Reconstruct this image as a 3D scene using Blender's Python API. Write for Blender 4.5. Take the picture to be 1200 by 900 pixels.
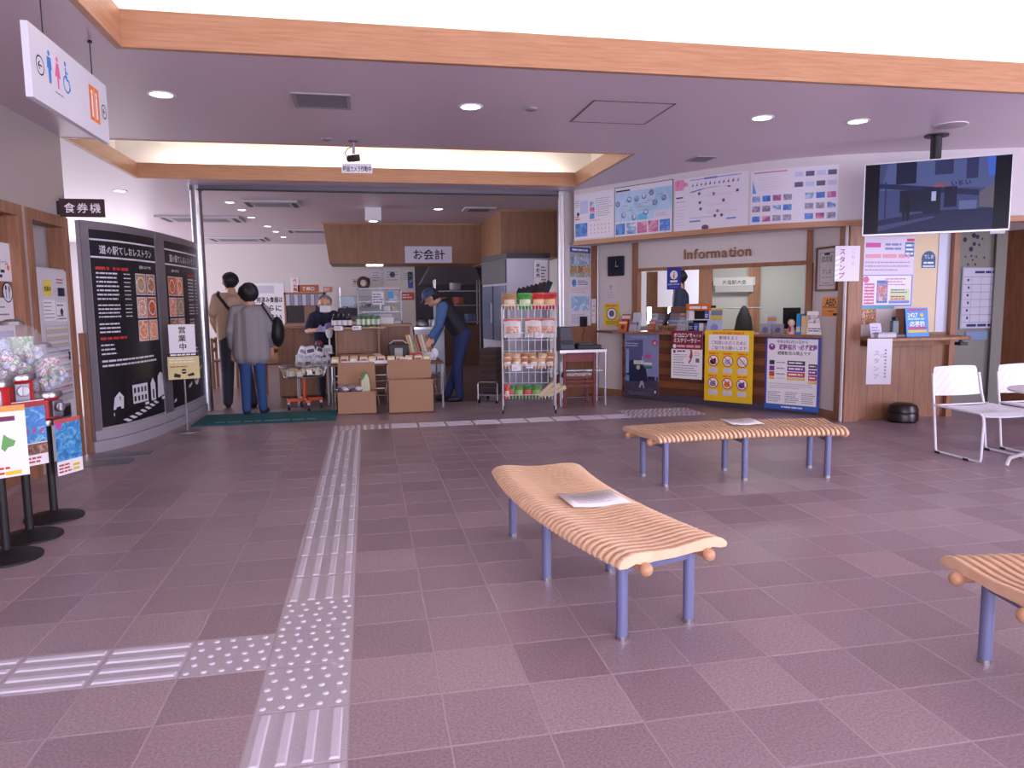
import bpy, math, random
from mathutils import Vector, Matrix
from math import sin, cos, pi, radians as rad
for _o in list(bpy.data.objects): bpy.data.objects.remove(_o)
sc = bpy.context.scene; col = sc.collection
random.seed(7)

# ---------------------------------------------------------------- camera
PITCH, YAW, ROLL, EYE = 0.1102, 0.1932, -0.012, 1.2996
fw = Vector((sin(YAW)*cos(PITCH), cos(YAW)*cos(PITCH), -sin(PITCH)))
rt = Vector((cos(YAW), -sin(YAW), 0)); up = rt.cross(fw)
r2 = cos(ROLL)*rt + sin(ROLL)*up; u2 = -sin(ROLL)*rt + cos(ROLL)*up
cd = bpy.data.cameras.new('camera'); cam = bpy.data.objects.new('camera', cd); col.objects.link(cam)
cd.sensor_width = 36; cd.lens = 859.2354/1200*36; cd.clip_start = .05; cd.clip_end = 200
m = Matrix.Identity(4)
for i in range(3): m[i][0] = r2[i]; m[i][1] = u2[i]; m[i][2] = -fw[i]
m[2][3] = EYE; cam.matrix_world = m; sc.camera = cam

# ---------------------------------------------------------------- light and exposure
sc.view_settings.view_transform = 'Standard'; sc.view_settings.look = 'None'
sc.view_settings.exposure = 0.24; sc.view_settings.gamma = 1.0; sc.view_settings.use_curve_mapping = False
w = bpy.data.worlds.new('world'); sc.world = w; w.use_nodes = True
w.node_tree.nodes['Background'].inputs[0].default_value = (.80, .84, 1, 1)
w.node_tree.nodes['Background'].inputs[1].default_value = 3.0
def area(name, loc, target, sx, sy, power, color):
    l = bpy.data.lights.new(name, 'AREA'); l.shape = 'RECTANGLE'; l.size = sx; l.size_y = sy; l.energy = power; l.color = color
    o = bpy.data.objects.new(name, l); col.objects.link(o); o.location = loc
    o.rotation_euler = (Vector(target)-Vector(loc)).to_track_quat('-Z', 'Y').to_euler(); return o
area('daylight_entrance_windows', (1.5, -3.3, 1.45), (1.5, 5, 1.0), 7.5, 2.3, 280, (.90, .81, 1))
area('daylight_side_windows', (8.6, 0.8, 1.45), (2, 1.2, .7), 5.4, 2.3, 235, (.82, .76, 1))
area('daylight_restaurant_windows', (-6.7, 14, 1.5), (0, 14, 1.3), 6.5, 2.0, 220, (.95, .88, 1))
area('added_restaurant_far_light', (-5.6, 18.4, 1.45), (-4.5, 10, 1.6), 3.8, 1.7, 50, (.93, .90, 1))  # added lamp before the unbroken far wall, brightens the restaurant ceiling
area('daylight_office_windows', (4.4, 12.4, 1.4), (4.6, 9.2, 1.2), 2.4, 1.0, 60, (.92, .92, 1))
area('added_office_fill', (5.35, 9.15, 2.05), (5.45, 9.35, 0), 1.2, .5, 22, (1, .97, .95))  # added lamp without a fitting, brightens the front of the office partition

# ---------------------------------------------------------------- materials
def H(h):
    h = h.lstrip('#'); c = [int(h[i:i+2], 16)/255 for i in (0, 2, 4)]
    return tuple((x/12.92 if x <= .04045 else ((x+.055)/1.055)**2.4) for x in c) + (1,)
_M = {}
def mat(hexc, rough=.6, metal=0, emit=0, name=None, alpha=None, trans=0, coat=0, spec=.5):
    key = (hexc, rough, metal, emit, trans, alpha, coat, spec)
    if key in _M: return _M[key]
    ma = bpy.data.materials.new(name or 'colour_'+hexc.strip('#')); ma.use_nodes = True
    b = ma.node_tree.nodes['Principled BSDF']; c = H(hexc)
    b.inputs['Base Color'].default_value = c; b.inputs['Roughness'].default_value = rough; b.inputs['Metallic'].default_value = metal
    b.inputs['Specular IOR Level'].default_value = spec
    if emit: b.inputs['Emission Color'].default_value = c; b.inputs['Emission Strength'].default_value = emit
    if trans: b.inputs['Transmission Weight'].default_value = trans; b.inputs['IOR'].default_value = 1.08
    if alpha is not None: b.inputs['Alpha'].default_value = alpha
    if coat: b.inputs['Coat Weight'].default_value = coat
    ma.diffuse_color = c; _M[key] = ma; return ma
def nodes(ma):
    nt = ma.node_tree; return nt, nt.nodes, nt.links, nt.nodes['Principled BSDF']
def ramp(nt, stops, interp='LINEAR'):
    r = nt.nodes.new('ShaderNodeValToRGB'); r.color_ramp.interpolation = interp
    e = r.color_ramp.elements
    while len(e) < len(stops): e.new(.5)
    for el, (p, c) in zip(e, stops): el.position = p; el.color = H(c)
    return r
def wood(name, c1, c2, scale=(1, 14, 14), rough=.45, bump=.05):
    ma = mat(c1, rough, name=name, spec=.4).copy(); ma.name = name; nt, N, L, b = nodes(ma)
    tc = N.new('ShaderNodeTexCoord'); mp = N.new('ShaderNodeMapping'); mp.inputs['Scale'].default_value = scale
    nz = N.new('ShaderNodeTexNoise'); nz.inputs['Scale'].default_value = 3; nz.inputs['Detail'].default_value = 5; nz.inputs['Distortion'].default_value = .6
    r = ramp(nt, [(.3, c1), (.7, c2)])
    L.new(tc.outputs['Object'], mp.inputs['Vector']); L.new(mp.outputs['Vector'], nz.inputs['Vector']); L.new(nz.outputs['Fac'], r.inputs['Fac'])
    L.new(r.outputs['Color'], b.inputs['Base Color']); return ma
def photo(name, stops, scale=9, rough=.5, dist=1.5, detail=3):
    ma = mat(stops[0][1], rough, name=name).copy(); ma.name = name; nt, N, L, b = nodes(ma)
    g = N.new('ShaderNodeNewGeometry'); nz = N.new('ShaderNodeTexNoise'); nz.inputs['Scale'].default_value = scale
    nz.inputs['Detail'].default_value = detail; nz.inputs['Distortion'].default_value = dist
    r = ramp(nt, stops)
    L.new(g.outputs['Position'], nz.inputs['Vector']); L.new(nz.outputs['Fac'], r.inputs['Fac']); L.new(r.outputs['Color'], b.inputs['Base Color']); return ma
def plaster(name, c, var='', rough=.75):
    ma = mat(c, rough, name=name, spec=.3).copy(); ma.name = name; nt, N, L, b = nodes(ma)
    g = N.new('ShaderNodeNewGeometry'); nz = N.new('ShaderNodeTexNoise'); nz.inputs['Scale'].default_value = 180
    bp = N.new('ShaderNodeBump'); bp.inputs['Strength'].default_value = .06; bp.inputs['Distance'].default_value = .002
    L.new(g.outputs['Position'], nz.inputs['Vector']); L.new(nz.outputs['Fac'], bp.inputs['Height']); L.new(bp.outputs['Normal'], b.inputs['Normal']); return ma

WHITE = '#e8e4e4'
m_wall = plaster('wall_paint', '#d8d0cf'); m_wall_l = plaster('wall_paint_grey', '#b3a7a3', rough=.6)
m_ceil = mat('#d2c0cc', .36, name='ceiling_panel'); m_cove = mat('#f4f0ea', .7, name='cove_white')
m_trim = wood('beech_lamella', '#bc8e6e', '#aa7a5a', (1.2, 1.2, 22), .4)
m_trimd = wood('stained_post', '#a3765a', '#8a5f45', (9, 9, 1), .45)
m_fascia = mat('#cfc8cc', .6, name='fascia_panel')
m_ply = wood('plywood_panel', '#9c7157', '#8a6047', (10, 10, 1.2), .45)
m_steel = mat('#b9b9be', .28, 1, name='brushed_steel'); m_steel2 = mat('#8f8f98', .4, .9, name='dull_steel')
m_dark = mat('#17161a', .5, name='black_plastic'); m_black = mat('#0b0b0d', .55)
m_white = mat('#ecebee', .45, name='white_paint'); m_paper = mat('#e9e7ec', .7, name='white_paper')
m_glass = mat('#eef2f4', .04, trans=1, name='clear_glass')
m_wire = mat('#d9d9de', .35, .3, name='white_wire')
m_card = mat('#a57f63', .75, name='cardboard'); m_cardd = mat('#8a6240', .8)

# ---------------------------------------------------------------- mesh helpers
class MB:
    def __init__(s): s.v = []; s.f = []; s.mi = []; s.mats = []
    def k(s, m):
        if m not in s.mats: s.mats.append(m)
        return s.mats.index(m)
    def add(s, vs, fs, m, M=None):
        n = len(s.v); k = s.k(m)
        s.v += [tuple(M @ Vector(p)) for p in vs] if M else [tuple(p) for p in vs]
        s.f += [tuple(i+n for i in f) for f in fs]; s.mi += [k]*len(fs); return s
    def b2(s, lo, hi, m, M=None):
        (a, b, c), (d, e, f) = lo, hi
        return s.add([(a,b,c),(d,b,c),(d,e,c),(a,e,c),(a,b,f),(d,b,f),(d,e,f),(a,e,f)], [(0,3,2,1),(4,5,6,7),(0,1,5,4),(1,2,6,5),(2,3,7,6),(3,0,4,7)], m, M)
    def box(s, c, d, m, rz=0, M=None):
        if rz: M = (M or Matrix()) @ Matrix.Translation(c) @ Matrix.Rotation(rz, 4, 'Z'); c = (0, 0, 0)
        return s.b2([c[i]-d[i]/2 for i in range(3)], [c[i]+d[i]/2 for i in range(3)], m, M)
    def cyl(s, p0, p1, r0, m, r1=None, n=12, M=None):
        p0 = Vector(p0); p1 = Vector(p1); r1 = r0 if r1 is None else r1; z = (p1-p0).normalized()
        x = z.orthogonal().normalized(); y = z.cross(x); vs = []
        for p, r in ((p0, r0), (p1, r1)): vs += [p+r*(cos(2*pi*i/n)*x+sin(2*pi*i/n)*y) for i in range(n)]
        fs = [(i, (i+1) % n, n+(i+1) % n, n+i) for i in range(n)] + [tuple(range(n-1, -1, -1)), tuple(range(n, 2*n))]
        return s.add(vs, fs, m, M)
    def tube(s, pts, r, m, n=8, closed=False, M=None):
        P = [Vector(p) for p in pts]; N = len(P); vs = []; fs = []; ref = None
        for i, p in enumerate(P):
            a = P[(i-1) % N] if (closed or i > 0) else p; b = P[(i+1) % N] if (closed or i < N-1) else p
            z = (b-a).normalized()
            x = z.orthogonal().normalized() if ref is None else (ref - z*ref.dot(z)).normalized()
            ref = x; y = z.cross(x); vs += [p+r*(cos(2*pi*j/n)*x+sin(2*pi*j/n)*y) for j in range(n)]
        for i in range(N if closed else N-1):
            q = (i+1) % N
            fs += [(i*n+j, i*n+(j+1) % n, q*n+(j+1) % n, q*n+j) for j in range(n)]
        if not closed: fs += [tuple(range(n-1, -1, -1)), tuple((N-1)*n+j for j in range(n))]
        return s.add(vs, fs, m, M)
    def lathe(s, prof, m, n=20, o=(0, 0, 0), M=None):
        vs = []; fs = []; K = len(prof)
        for r, z in prof: vs += [(o[0]+r*cos(2*pi*i/n), o[1]+r*sin(2*pi*i/n), o[2]+z) for i in range(n)]
        for q in range(K-1): fs += [(q*n+i, q*n+(i+1) % n, (q+1)*n+(i+1) % n, (q+1)*n+i) for i in range(n)]
        if prof[0][0] > 1e-5: fs.append(tuple(range(n-1, -1, -1)))
        if prof[-1][0] > 1e-5: fs.append(tuple((K-1)*n+i for i in range(n)))
        return s.add(vs, fs, m, M)
    def sph(s, c, r, m, n=14, sc3=(1, 1, 1), M=None):
        K = max(5, n//2); vs = []; fs = []
        for q in range(K+1):
            t = pi*q/K
            vs += [(c[0]+r*sc3[0]*sin(t)*cos(2*pi*i/n), c[1]+r*sc3[1]*sin(t)*sin(2*pi*i/n), c[2]-r*sc3[2]*cos(t)) for i in range(n)]
        for q in range(K): fs += [(q*n+i, q*n+(i+1) % n, (q+1)*n+(i+1) % n, (q+1)*n+i) for i in range(n)]
        return s.add(vs, fs, m, M)
    def prism(s, poly, z0, z1, m, M=None):
        n = len(poly); vs = [(x, y, z0) for x, y in poly]+[(x, y, z1) for x, y in poly]
        fs = [(i, (i+1) % n, n+(i+1) % n, n+i) for i in range(n)]+[tuple(range(n-1, -1, -1)), tuple(range(n, 2*n))]
        return s.add(vs, fs, m, M)
    def ribbon(s, line, z0, z1, th, m):   # vertical sheet of thickness th (to the left of the line) along a plan polyline
        P = [Vector((p[0], p[1])) for p in line]; n = len(P); vs = []
        for i, p in enumerate(P):
            t = (P[min(i+1, n-1)]-P[max(i-1, 0)]).normalized(); q = p+Vector((-t.y, t.x))*th
            vs += [(p.x, p.y, z0), (p.x, p.y, z1), (q.x, q.y, z1), (q.x, q.y, z0)]
        fs = []
        for i in range(n-1):
            a = 4*i; b = a+4
            fs += [(a, b, b+1, a+1), (a+1, b+1, b+2, a+2), (a+2, b+2, b+3, a+3), (a+3, b+3, b, a)]
        fs += [(0, 1, 2, 3), (4*n-1, 4*n-2, 4*n-3, 4*n-4)]
        return s.add(vs, fs, m)
    def mesh(s, name, smooth=0):
        me = bpy.data.meshes.new(name); me.from_pydata(s.v, [], s.f)
        for m in s.mats: me.materials.append(m)
        me.polygons.foreach_set('material_index', s.mi)
        if smooth:
            me.polygons.foreach_set('use_smooth', [True]*len(s.f)); me.update(); me.set_sharp_from_angle(angle=rad(smooth))
        me.update(); return me
    def obj(s, name, parent=None, loc=None, rz=0, smooth=0, bevel=0):
        return put(name, s.mesh(name, smooth), parent, loc, rz, bevel)
def put(name, me, parent=None, loc=None, rz=0, bevel=0):
    o = bpy.data.objects.new(name, me); col.objects.link(o)
    if parent: o.parent = parent
    if loc is not None: o.location = loc
    o.rotation_euler[2] = rz
    if bevel:
        b = o.modifiers.new('bevel', 'BEVEL'); b.width = bevel; b.segments = 2; b.limit_method = 'ANGLE'; b.angle_limit = rad(50)
    return o
def tag(o, label, cat, group=None):
    o['label'] = label; o['category'] = cat
    if group: o['group'] = group
    return o
def thing(name, label, cat, loc=(0, 0, 0), rz=0, group=None):
    o = bpy.data.objects.new(name, None); col.objects.link(o); o.location = loc; o.rotation_euler[2] = rz
    o.empty_display_size = .1; return tag(o, label, cat, group)
def struct(o, label=None):
    o['kind'] = 'structure'
    if label: o['label'] = label
    return o
def dup(root, loc, rz=0, label=None, group=None):
    r = root.copy(); col.objects.link(r); r.location = loc; r.rotation_euler[2] = rz
    if label: r['label'] = label
    if group: r['group'] = group
    for ch in list(root.children):
        c = ch.copy(); col.objects.link(c); c.parent = r
        for g in ch.children: d = g.copy(); col.objects.link(d); d.parent = c
    return r
def crom(pts, n=12):
    pts = [Vector(p) for p in pts]; P = [2*pts[0]-pts[1]]+pts+[2*pts[-1]-pts[-2]]; out = []
    for i in range(1, len(P)-2):
        a, b, c, d = P[i-1:i+3]
        for k in range(n):
            t = k/n; out.append(.5*((2*b)+(c-a)*t+(2*a-5*b+4*c-d)*t*t+(-a+3*b-3*c+d)*t**3))
    return out+[pts[-1]]
class Path:           # plan polyline with arc length; at(s, off): point off metres towards the viewer's side (right of travel)
    def __init__(s, pts):
        s.p = [Vector((p[0], p[1])) for p in pts]; s.c = [0]
        for a, b in zip(s.p, s.p[1:]): s.c.append(s.c[-1]+(b-a).length)
        s.L = s.c[-1]
    def at(s, d, off=0):
        i = 0
        while i < len(s.c)-2 and d > s.c[i+1]: i += 1
        a, b = s.p[i], s.p[i+1]; t = (b-a).normalized(); return a+t*(d-s.c[i])+Vector((t.y, -t.x))*off
    def rz(s, d):
        e = .02; a = s.at(max(0, d-e)); b = s.at(min(s.L, d+e)); return math.atan2(b.y-a.y, b.x-a.x)
    def cut(s, a, b, n=2, off=0):
        ds = sorted({a, b, *[c for c in s.c if a < c < b]}); return [s.at(d, off) for d in ds]

# ---------------------------------------------------------------- flat print
_T = {}
def glyphs(txt, bold=0):
    if (txt, bold) not in _T:
        c = bpy.data.curves.new('text', 'FONT'); c.body = txt; c.resolution_u = 1; c.fill_mode = 'FRONT'; c.offset = bold
        o = bpy.data.objects.new('text', c); me = o.to_mesh()
        vs = [(v.co.x, v.co.y) for v in me.vertices]; fs = [tuple(p.vertices) for p in me.polygons]
        o.to_mesh_clear(); bpy.data.objects.remove(o); bpy.data.curves.remove(c)
        wd = max((x for x, y in vs), default=0); _T[(txt, bold)] = (vs, fs, wd)
    return _T[(txt, bold)]
class Print(MB):      # print layers on a sheet: local x right, z up, face towards -y; fn bends it onto a curved wall
    def __init__(s, fn=None, step=.06): super().__init__(); s.fn = fn or (lambda x, z, o: (x, -o, z)); s.step = step; s.lay = .0012
    def poly2(s, pts, fs, m, off): s.add([s.fn(x, z, off) for x, z in pts], fs, m)
    def rect(s, x, z, w, h, m, off=None):
        off = s.up() if off is None else off; n = max(1, int(w/s.step)) if s.fn.__code__.co_freevars else 1
        vs = []; 
        for i in range(n+1): vs += [(x+w*i/n, z), (x+w*i/n, z+h)]
        s.poly2(vs, [(2*i, 2*i+2, 2*i+3, 2*i+1) for i in range(n)], m, off); return s
    def up(s): s.lay += .00004; return s.lay
    def sheet(s, w, h, m, th=.003, x=0, z=0):     # the board itself, front face at off=.001
        n = max(1, int(w/s.step)) if s.fn.__code__.co_freevars else 1; vs = []; fs = []
        for i in range(n+1):
            for (o, zz) in ((.001, z), (.001, z+h), (.001-th, z+h), (.001-th, z)): vs.append(s.fn(x+w*i/n, zz, o))
        for i in range(n):
            a = 4*i; b = a+4; fs += [(a, b, b+1, a+1), (a+1, b+1, b+2, a+2), (a+2, b+2, b+3, a+3), (a+3, b+3, b, a)]
        fs += [(0, 1, 2, 3), (4*n+3, 4*n+2, 4*n+1, 4*n)]; s.add(vs, fs, m); return s
    def disc(s, x, z, r, m, n=20, sx=1): s.poly2([(x+sx*r*cos(2*pi*i/n), z+r*sin(2*pi*i/n)) for i in range(n)], [tuple(range(n))], m, s.up()); return s
    def ring(s, x, z, r, t, m, n=24, a0=0, a1=2*pi):
        vs = []
        for i in range(n+1):
            a = a0+(a1-a0)*i/n; vs += [(x+r*cos(a), z+r*sin(a)), (x+(r-t)*cos(a), z+(r-t)*sin(a))]
        s.poly2(vs, [(2*i, 2*i+2, 2*i+3, 2*i+1) for i in range(n)], m, s.up()); return s
    def shape(s, pts, m): s.poly2(pts, [tuple(range(len(pts)))], m, s.up()); return s
    def line(s, x0, z0, x1, z1, t, m):
        d = Vector((x1-x0, z1-z0)).normalized(); q = Vector((-d.y, d.x))*t/2
        return s.shape([(x0-q.x, z0-q.y), (x1-q.x, z1-q.y), (x1+q.x, z1+q.y), (x0+q.x, z0+q.y)], m)
    def text(s, t, x, z, size, m, al='C', bold=.01, sx=1, maxw=None):
        vs, fs, wd = glyphs(t, bold)
        if maxw and wd*size*sx > maxw: sx = maxw/(wd*size)
        dx = {'C': -wd/2, 'L': 0, 'R': -wd}[al]; s.poly2([(x+(a+dx)*size*sx, z+b*size) for a, b in vs], fs, m, s.up()); return s
    def vtext(s, t, x, z, size, m, bold=.01, gap=1.12):
        for i, ch in enumerate(t): s.text(ch, x, z-size*gap*i-size*.8, size, m, 'C', bold)
        return s
    def lines(s, x, z, w, h, n, m, fill=.42, rag=.35, words=True):   # rows of print too small to read
        ph = h/n; off = s.up(); vs = []; fs = []
        for i in range(n):
            y = z+h-ph*(i+.5)-ph*fill/2; xe = x; end = x+w*(1-rag*random.random())
            while xe < end:
                ww = (random.uniform(1.2, 5)*ph*fill if words else w); e = min(xe+ww, end)
                if e-xe > .2*ph*fill: k = len(vs); vs += [(xe, y), (e, y), (e, y+ph*fill), (xe, y+ph*fill)]; fs.append((k, k+1, k+2, k+3))
                xe = e+ph*fill*.5
        s.poly2(vs, fs, m, off); return s
def poster(name, label, loc, rz, pr, cat='poster', group=None, smooth=0):
    return tag(pr.obj(name, loc=loc, rz=rz, smooth=smooth), label, cat, group)
# ================================================================ THE SETTING
CZ = 2.76; T = .3; UX = -.0974; VY = 2.3324     # ceiling height, tile pitch, tile grid origin
FAS = Path(crom([(2.72,9.50),(3.22,8.7),(3.61,8.08),(4.08,7.43),(4.5,7.07),(5.0,6.8),(5.7,6.54),(6.4,6.30),(7.6,5.95)]))
MEN = Path(crom([(-2.46,7.10),(-2.26,7.45),(-2.12,8.04),(-2.03,8.94),(-2.01,9.9)]))
WIN = Path([(3.12,9.98),(4.94,7.52)]); AED = Path([(4.94,7.52),(4.92,6.92)]); LAV = Path([(2.62,9.62),(3.12,9.98)])

# ---- floor: mortar bed, tiles, tactile tiles
def tile_mat(name, c1, c2, c3, rough, fine):
    ma = mat(c1, rough, name=name).copy(); ma.name = name; nt, N, L, b = nodes(ma)
    g = N.new('ShaderNodeNewGeometry')
    va = N.new('ShaderNodeVectorMath'); va.operation = 'SUBTRACT'; va.inputs[1].default_value = (UX, VY, 0)
    vd = N.new('ShaderNodeVectorMath'); vd.operation = 'SCALE'; vd.inputs['Scale'].default_value = 1/T
    vf = N.new('ShaderNodeVectorMath'); vf.operation = 'FLOOR'
    wn = N.new('ShaderNodeTexWhiteNoise'); wn.noise_dimensions = '2D'
    L.new(g.outputs['Position'], va.inputs[0]); L.new(va.outputs[0], vd.inputs[0]); L.new(vd.outputs[0], vf.inputs[0]); L.new(vf.outputs[0], wn.inputs['Vector'])
    r = ramp(nt, [(0, c1), (.5, c2), (1, c3)]); L.new(wn.outputs['Value'], r.inputs['Fac'])
    nz = N.new('ShaderNodeTexNoise'); nz.inputs['Scale'].default_value = fine; nz.inputs['Detail'].default_value = 2
    L.new(g.outputs['Position'], nz.inputs['Vector'])
    r2_ = ramp(nt, [(.30, '#8c8c8c'), (.70, '#ffffff')])
    mx = N.new('ShaderNodeMix'); mx.data_type = 'RGBA'; mx.blend_type = 'MULTIPLY'; mx.inputs[0].default_value = .55
    L.new(nz.outputs['Fac'], r2_.inputs['Fac']); L.new(r.outputs['Color'], mx.inputs[6]); L.new(r2_.outputs['Color'], mx.inputs[7]); L.new(mx.outputs[2], b.inputs['Base Color'])
    bp = N.new('ShaderNodeBump'); bp.inputs['Strength'].default_value = .25; bp.inputs['Distance'].default_value = .002
    L.new(nz.outputs['Fac'], bp.inputs['Height']); L.new(bp.outputs['Normal'], b.inputs['Normal']); return ma
m_tile = tile_mat('brick_red_floor_tile', '#9d8791', '#a7919c', '#b49fa6', .34, 110)
m_grout = mat('#ab9aa2', .8, name='mortar'); m_tact = tile_mat('grey_tactile_tile', '#c2bac4', '#c9c1cb', '#c5bdc7', .5, 260)
m_tactbar = mat('#cec8d4', .45, name='tactile_relief')
m_vinyl = mat('#6b5350', .35, name='shop_vinyl')
floor = struct(MB().b2((-8, -3.6, -.12), (9.2, 9.62, -.0008), m_grout).obj('floor'), 'brick red tiled lobby floor')
sf = MB(); sf.b2((-8, 9.62, -.12), (9.2, 19.5, -.001), m_vinyl); struct(sf.obj('floor_shop'), 'dark vinyl floor of the shop and restaurant')
struct(MB().b2((2.62, 9.62, -.001), (9.2, 9.66, .004), m_steel2).obj('trim_1'))
def tile_mesh(name, m, d=.2972, extra=None):
    q = MB(); a = d/2; c = a-.003
    q.add([(-a,-a,-.006),(a,-a,-.006),(a,a,-.006),(-a,a,-.006),(-a,-a,-.0015),(a,-a,-.0015),(a,a,-.0015),(-a,a,-.0015),(-c,-c,0),(c,-c,0),(c,c,0),(-c,c,0)],
          [(0,1,5,4),(1,2,6,5),(2,3,7,6),(3,0,4,7),(4,5,9,8),(5,6,10,9),(6,7,11,10),(7,4,8,11),(8,9,10,11)], m)
    if extra: extra(q)
    return q.mesh(name)
def bars(q):
    for i in range(4):
        x = -.1125+.075*i; q.add([(x-.017,-.138,0),(x+.017,-.138,0),(x+.017,.138,0),(x-.017,.138,0),(x-.011,-.132,.005),(x+.011,-.132,.005),(x+.011,.132,.005),(x-.011,.132,.005)],
            [(0,1,5,4),(1,2,6,5),(2,3,7,6),(3,0,4,7),(4,5,6,7)], m_tactbar)
def dots(q):
    for i in range(5):
        for j in range(5): q.lathe([(.012,0),(.0095,.0035),(.005,.005)], m_tactbar, 8, (-.12+.06*i+(.008 if j % 2 else -.008), -.12+.06*j, 0))
me_tile = tile_mesh('tile', m_tile); me_bar = tile_mesh('tactile_bar_tile', m_tact, extra=bars); me_dot = tile_mesh('tactile_dot_tile', m_tact, extra=dots)
tact = {}
for v in range(-6, 19): tact[(-1, v)] = ('bar', 0)
for v in (0, 1, 2): tact[(-1, v)] = ('dot', 0)
tact[(-1, 18)] = ('dot', 0)
tact[(-2, 1)] = ('dot', 0)
for u in range(-8, -2): tact[(u, 1)] = ('bar', pi/2)
tact[(0, 18)] = ('bar', 0)
for u in range(1, 10): tact[(u, 18)] = ('bar', pi/2)
for u in range(10, 13):
    for v in (18, 19): tact[(u, v)] = ('dot', 0)
def cell(u, v): return (UX+(u+.5)*T, VY+(v+.5)*T)
def in_view(x, y):
    d = Vector((x, y, -EYE)); z = d.dot(fw)
    if z < .3: return None
    px = 600+859.2*d.dot(r2)/z; py = 450-859.2*d.dot(u2)/z
    return z if -60 < px < 1260 and py < 960 else None
cand = []; rest = []
for u in range(-9, 27):
    for v in range(-19, 24):
        x, y = cell(u, v)
        if x < -2.45 or y > 9.6 or (u, v) in tact: continue
        z = in_view(x, y); (cand.append((z, x, y)) if z else rest.append((x, y)))
cand.sort()
for z, x, y in cand[:296]: put('tile', me_tile, floor, (x, y, 0))
q = MB()
for x, y in [(c[1], c[2]) for c in cand[296:]]+rest:
    a = .1486; c = .1456
    q.add([(x-a,y-a,-.0015),(x+a,y-a,-.0015),(x+a,y+a,-.0015),(x-a,y+a,-.0015),(x-c,y-c,0),(x+c,y-c,0),(x+c,y+c,0),(x-c,y+c,0)], [(0,1,5,4),(1,2,6,5),(2,3,7,6),(3,0,4,7),(4,5,6,7)], m_tile)
o = q.obj('far_tiles', floor); o['kind'] = 'stuff'
for (u, v), (k, rz) in tact.items():
    x, y = cell(u, v)
    if in_view(x, y): put('tactile_tile', me_bar if k == 'bar' else me_dot, floor, (x, y, 0), rz)

# ---- ceiling with two lit coffers
C1 = (-1.31, .55, 6.2, 4.65); C2 = (-2.50, 7.15, 2.64, 9.16); BASE = MB()
def slab(x0, y0, x1, y1): BASE.b2((x0, y0, CZ), (x1, y1, CZ+.05), m_ceil)
slab(-8, -3.6, 9.2, C1[1]); slab(-8, C1[1], C1[0], C1[3]); slab(C1[2], C1[1], 9.2, C1[3]); slab(-8, C1[3], 9.2, C2[1])
slab(-8, C2[1], C2[0], C2[3]); slab(C2[2], C2[1], 9.2, C2[3]); slab(-8, C2[3], 9.2, 19.5)
ceiling = struct(BASE.obj('ceiling'), 'mauve grey suspended lobby ceiling')
def coffer(c, hgt, rise, back, k):
    x0, y0, x1, y1 = c; q = MB(); t = .035; g = .006
    for lo, hi in (((x0+g, y1-g, CZ-.003), (x1-g, y1+t, CZ+hgt)), ((x0+g, y0-t, CZ-.003), (x1-g, y0+g, CZ+hgt)), ((x0-t, y0-t, CZ-.003), (x0+g, y1+t, CZ+hgt)), ((x1-g, y0-t, CZ-.003), (x1+t, y1+t, CZ+hgt))):
        q.b2(lo, hi, m_trim)
    struct(q.obj('trim_%d' % k), 'beech lamella edging of the ceiling recess'); q = MB(); B = back; z1 = CZ+rise; z0 = CZ+.05
    q.b2((x0-B, y1+B, z0), (x1+B, y1+B+.03, z1), m_cove); q.b2((x0-B, y0-B-.03, z0), (x1+B, y0-B, z1), m_cove)
    q.b2((x0-B-.03, y0-B, z0), (x0-B, y1+B, z1), m_cove); q.b2((x1+B, y0-B, z0), (x1+B+.03, y1+B, z1), m_cove)
    q.b2((x0-B-.03, y0-B-.03, z1), (x1+B+.03, y1+B+.03, z1+.04), m_cove)
    struct(q.obj('ceiling_recess_%d' % k, ceiling))
coffer(C1, .20, .75, .34, 2); coffer(C2, .165, .62, .30, 3)
def tube_lamp(x0, x1, y, z, power, label, vis=True):
    t = thing('cove_lamp', label, 'lamp', ((x0+x1)/2, y, z), 0, 'fluorescent lamps in the ceiling coves'); L = x1-x0
    MB().b2((-L/2, -.03, -.045), (L/2, .03, -.02), m_white).obj('batten', t)
    em = mat('#fff6ec', .5, emit=power, name='lamp_glow_%g' % power)
    MB().cyl((-L/2+.02, 0, 0), (L/2-.02, 0, 0), .014, em, n=8).obj('tube', t)
W1, W2 = 34, 26
for i in range(4):
    a = C2[0]+.16+i*1.24
    tube_lamp(a, a+1.14, C2[3]+.16, CZ+.11, W2, ['first', 'second', 'third', 'fourth'][i]+' glowing tube from the left behind the far beech edge')
for i in range(6):
    a = C1[0]+.1+i*1.22
    tube_lamp(a, a+1.16, C1[3]+.17, CZ+.13, W1, ['first', 'second', 'third', 'fourth', 'fifth', 'sixth'][i]+' glowing tube from the left above the near beech edge')
for i in range(3): tube_lamp(C1[0]+.6+i*2.2, C1[0]+1.8+i*2.2, C1[1]-.17, CZ+.13, W1, 'glowing tube behind the entrance side of the ceiling recess')
for i in range(2): tube_lamp(C2[0]+1+i*2.2, C2[0]+2.2+i*2.2, C2[1]-.16, CZ+.11, W2, 'glowing tube hidden behind the lobby side of the shop recess')

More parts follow.
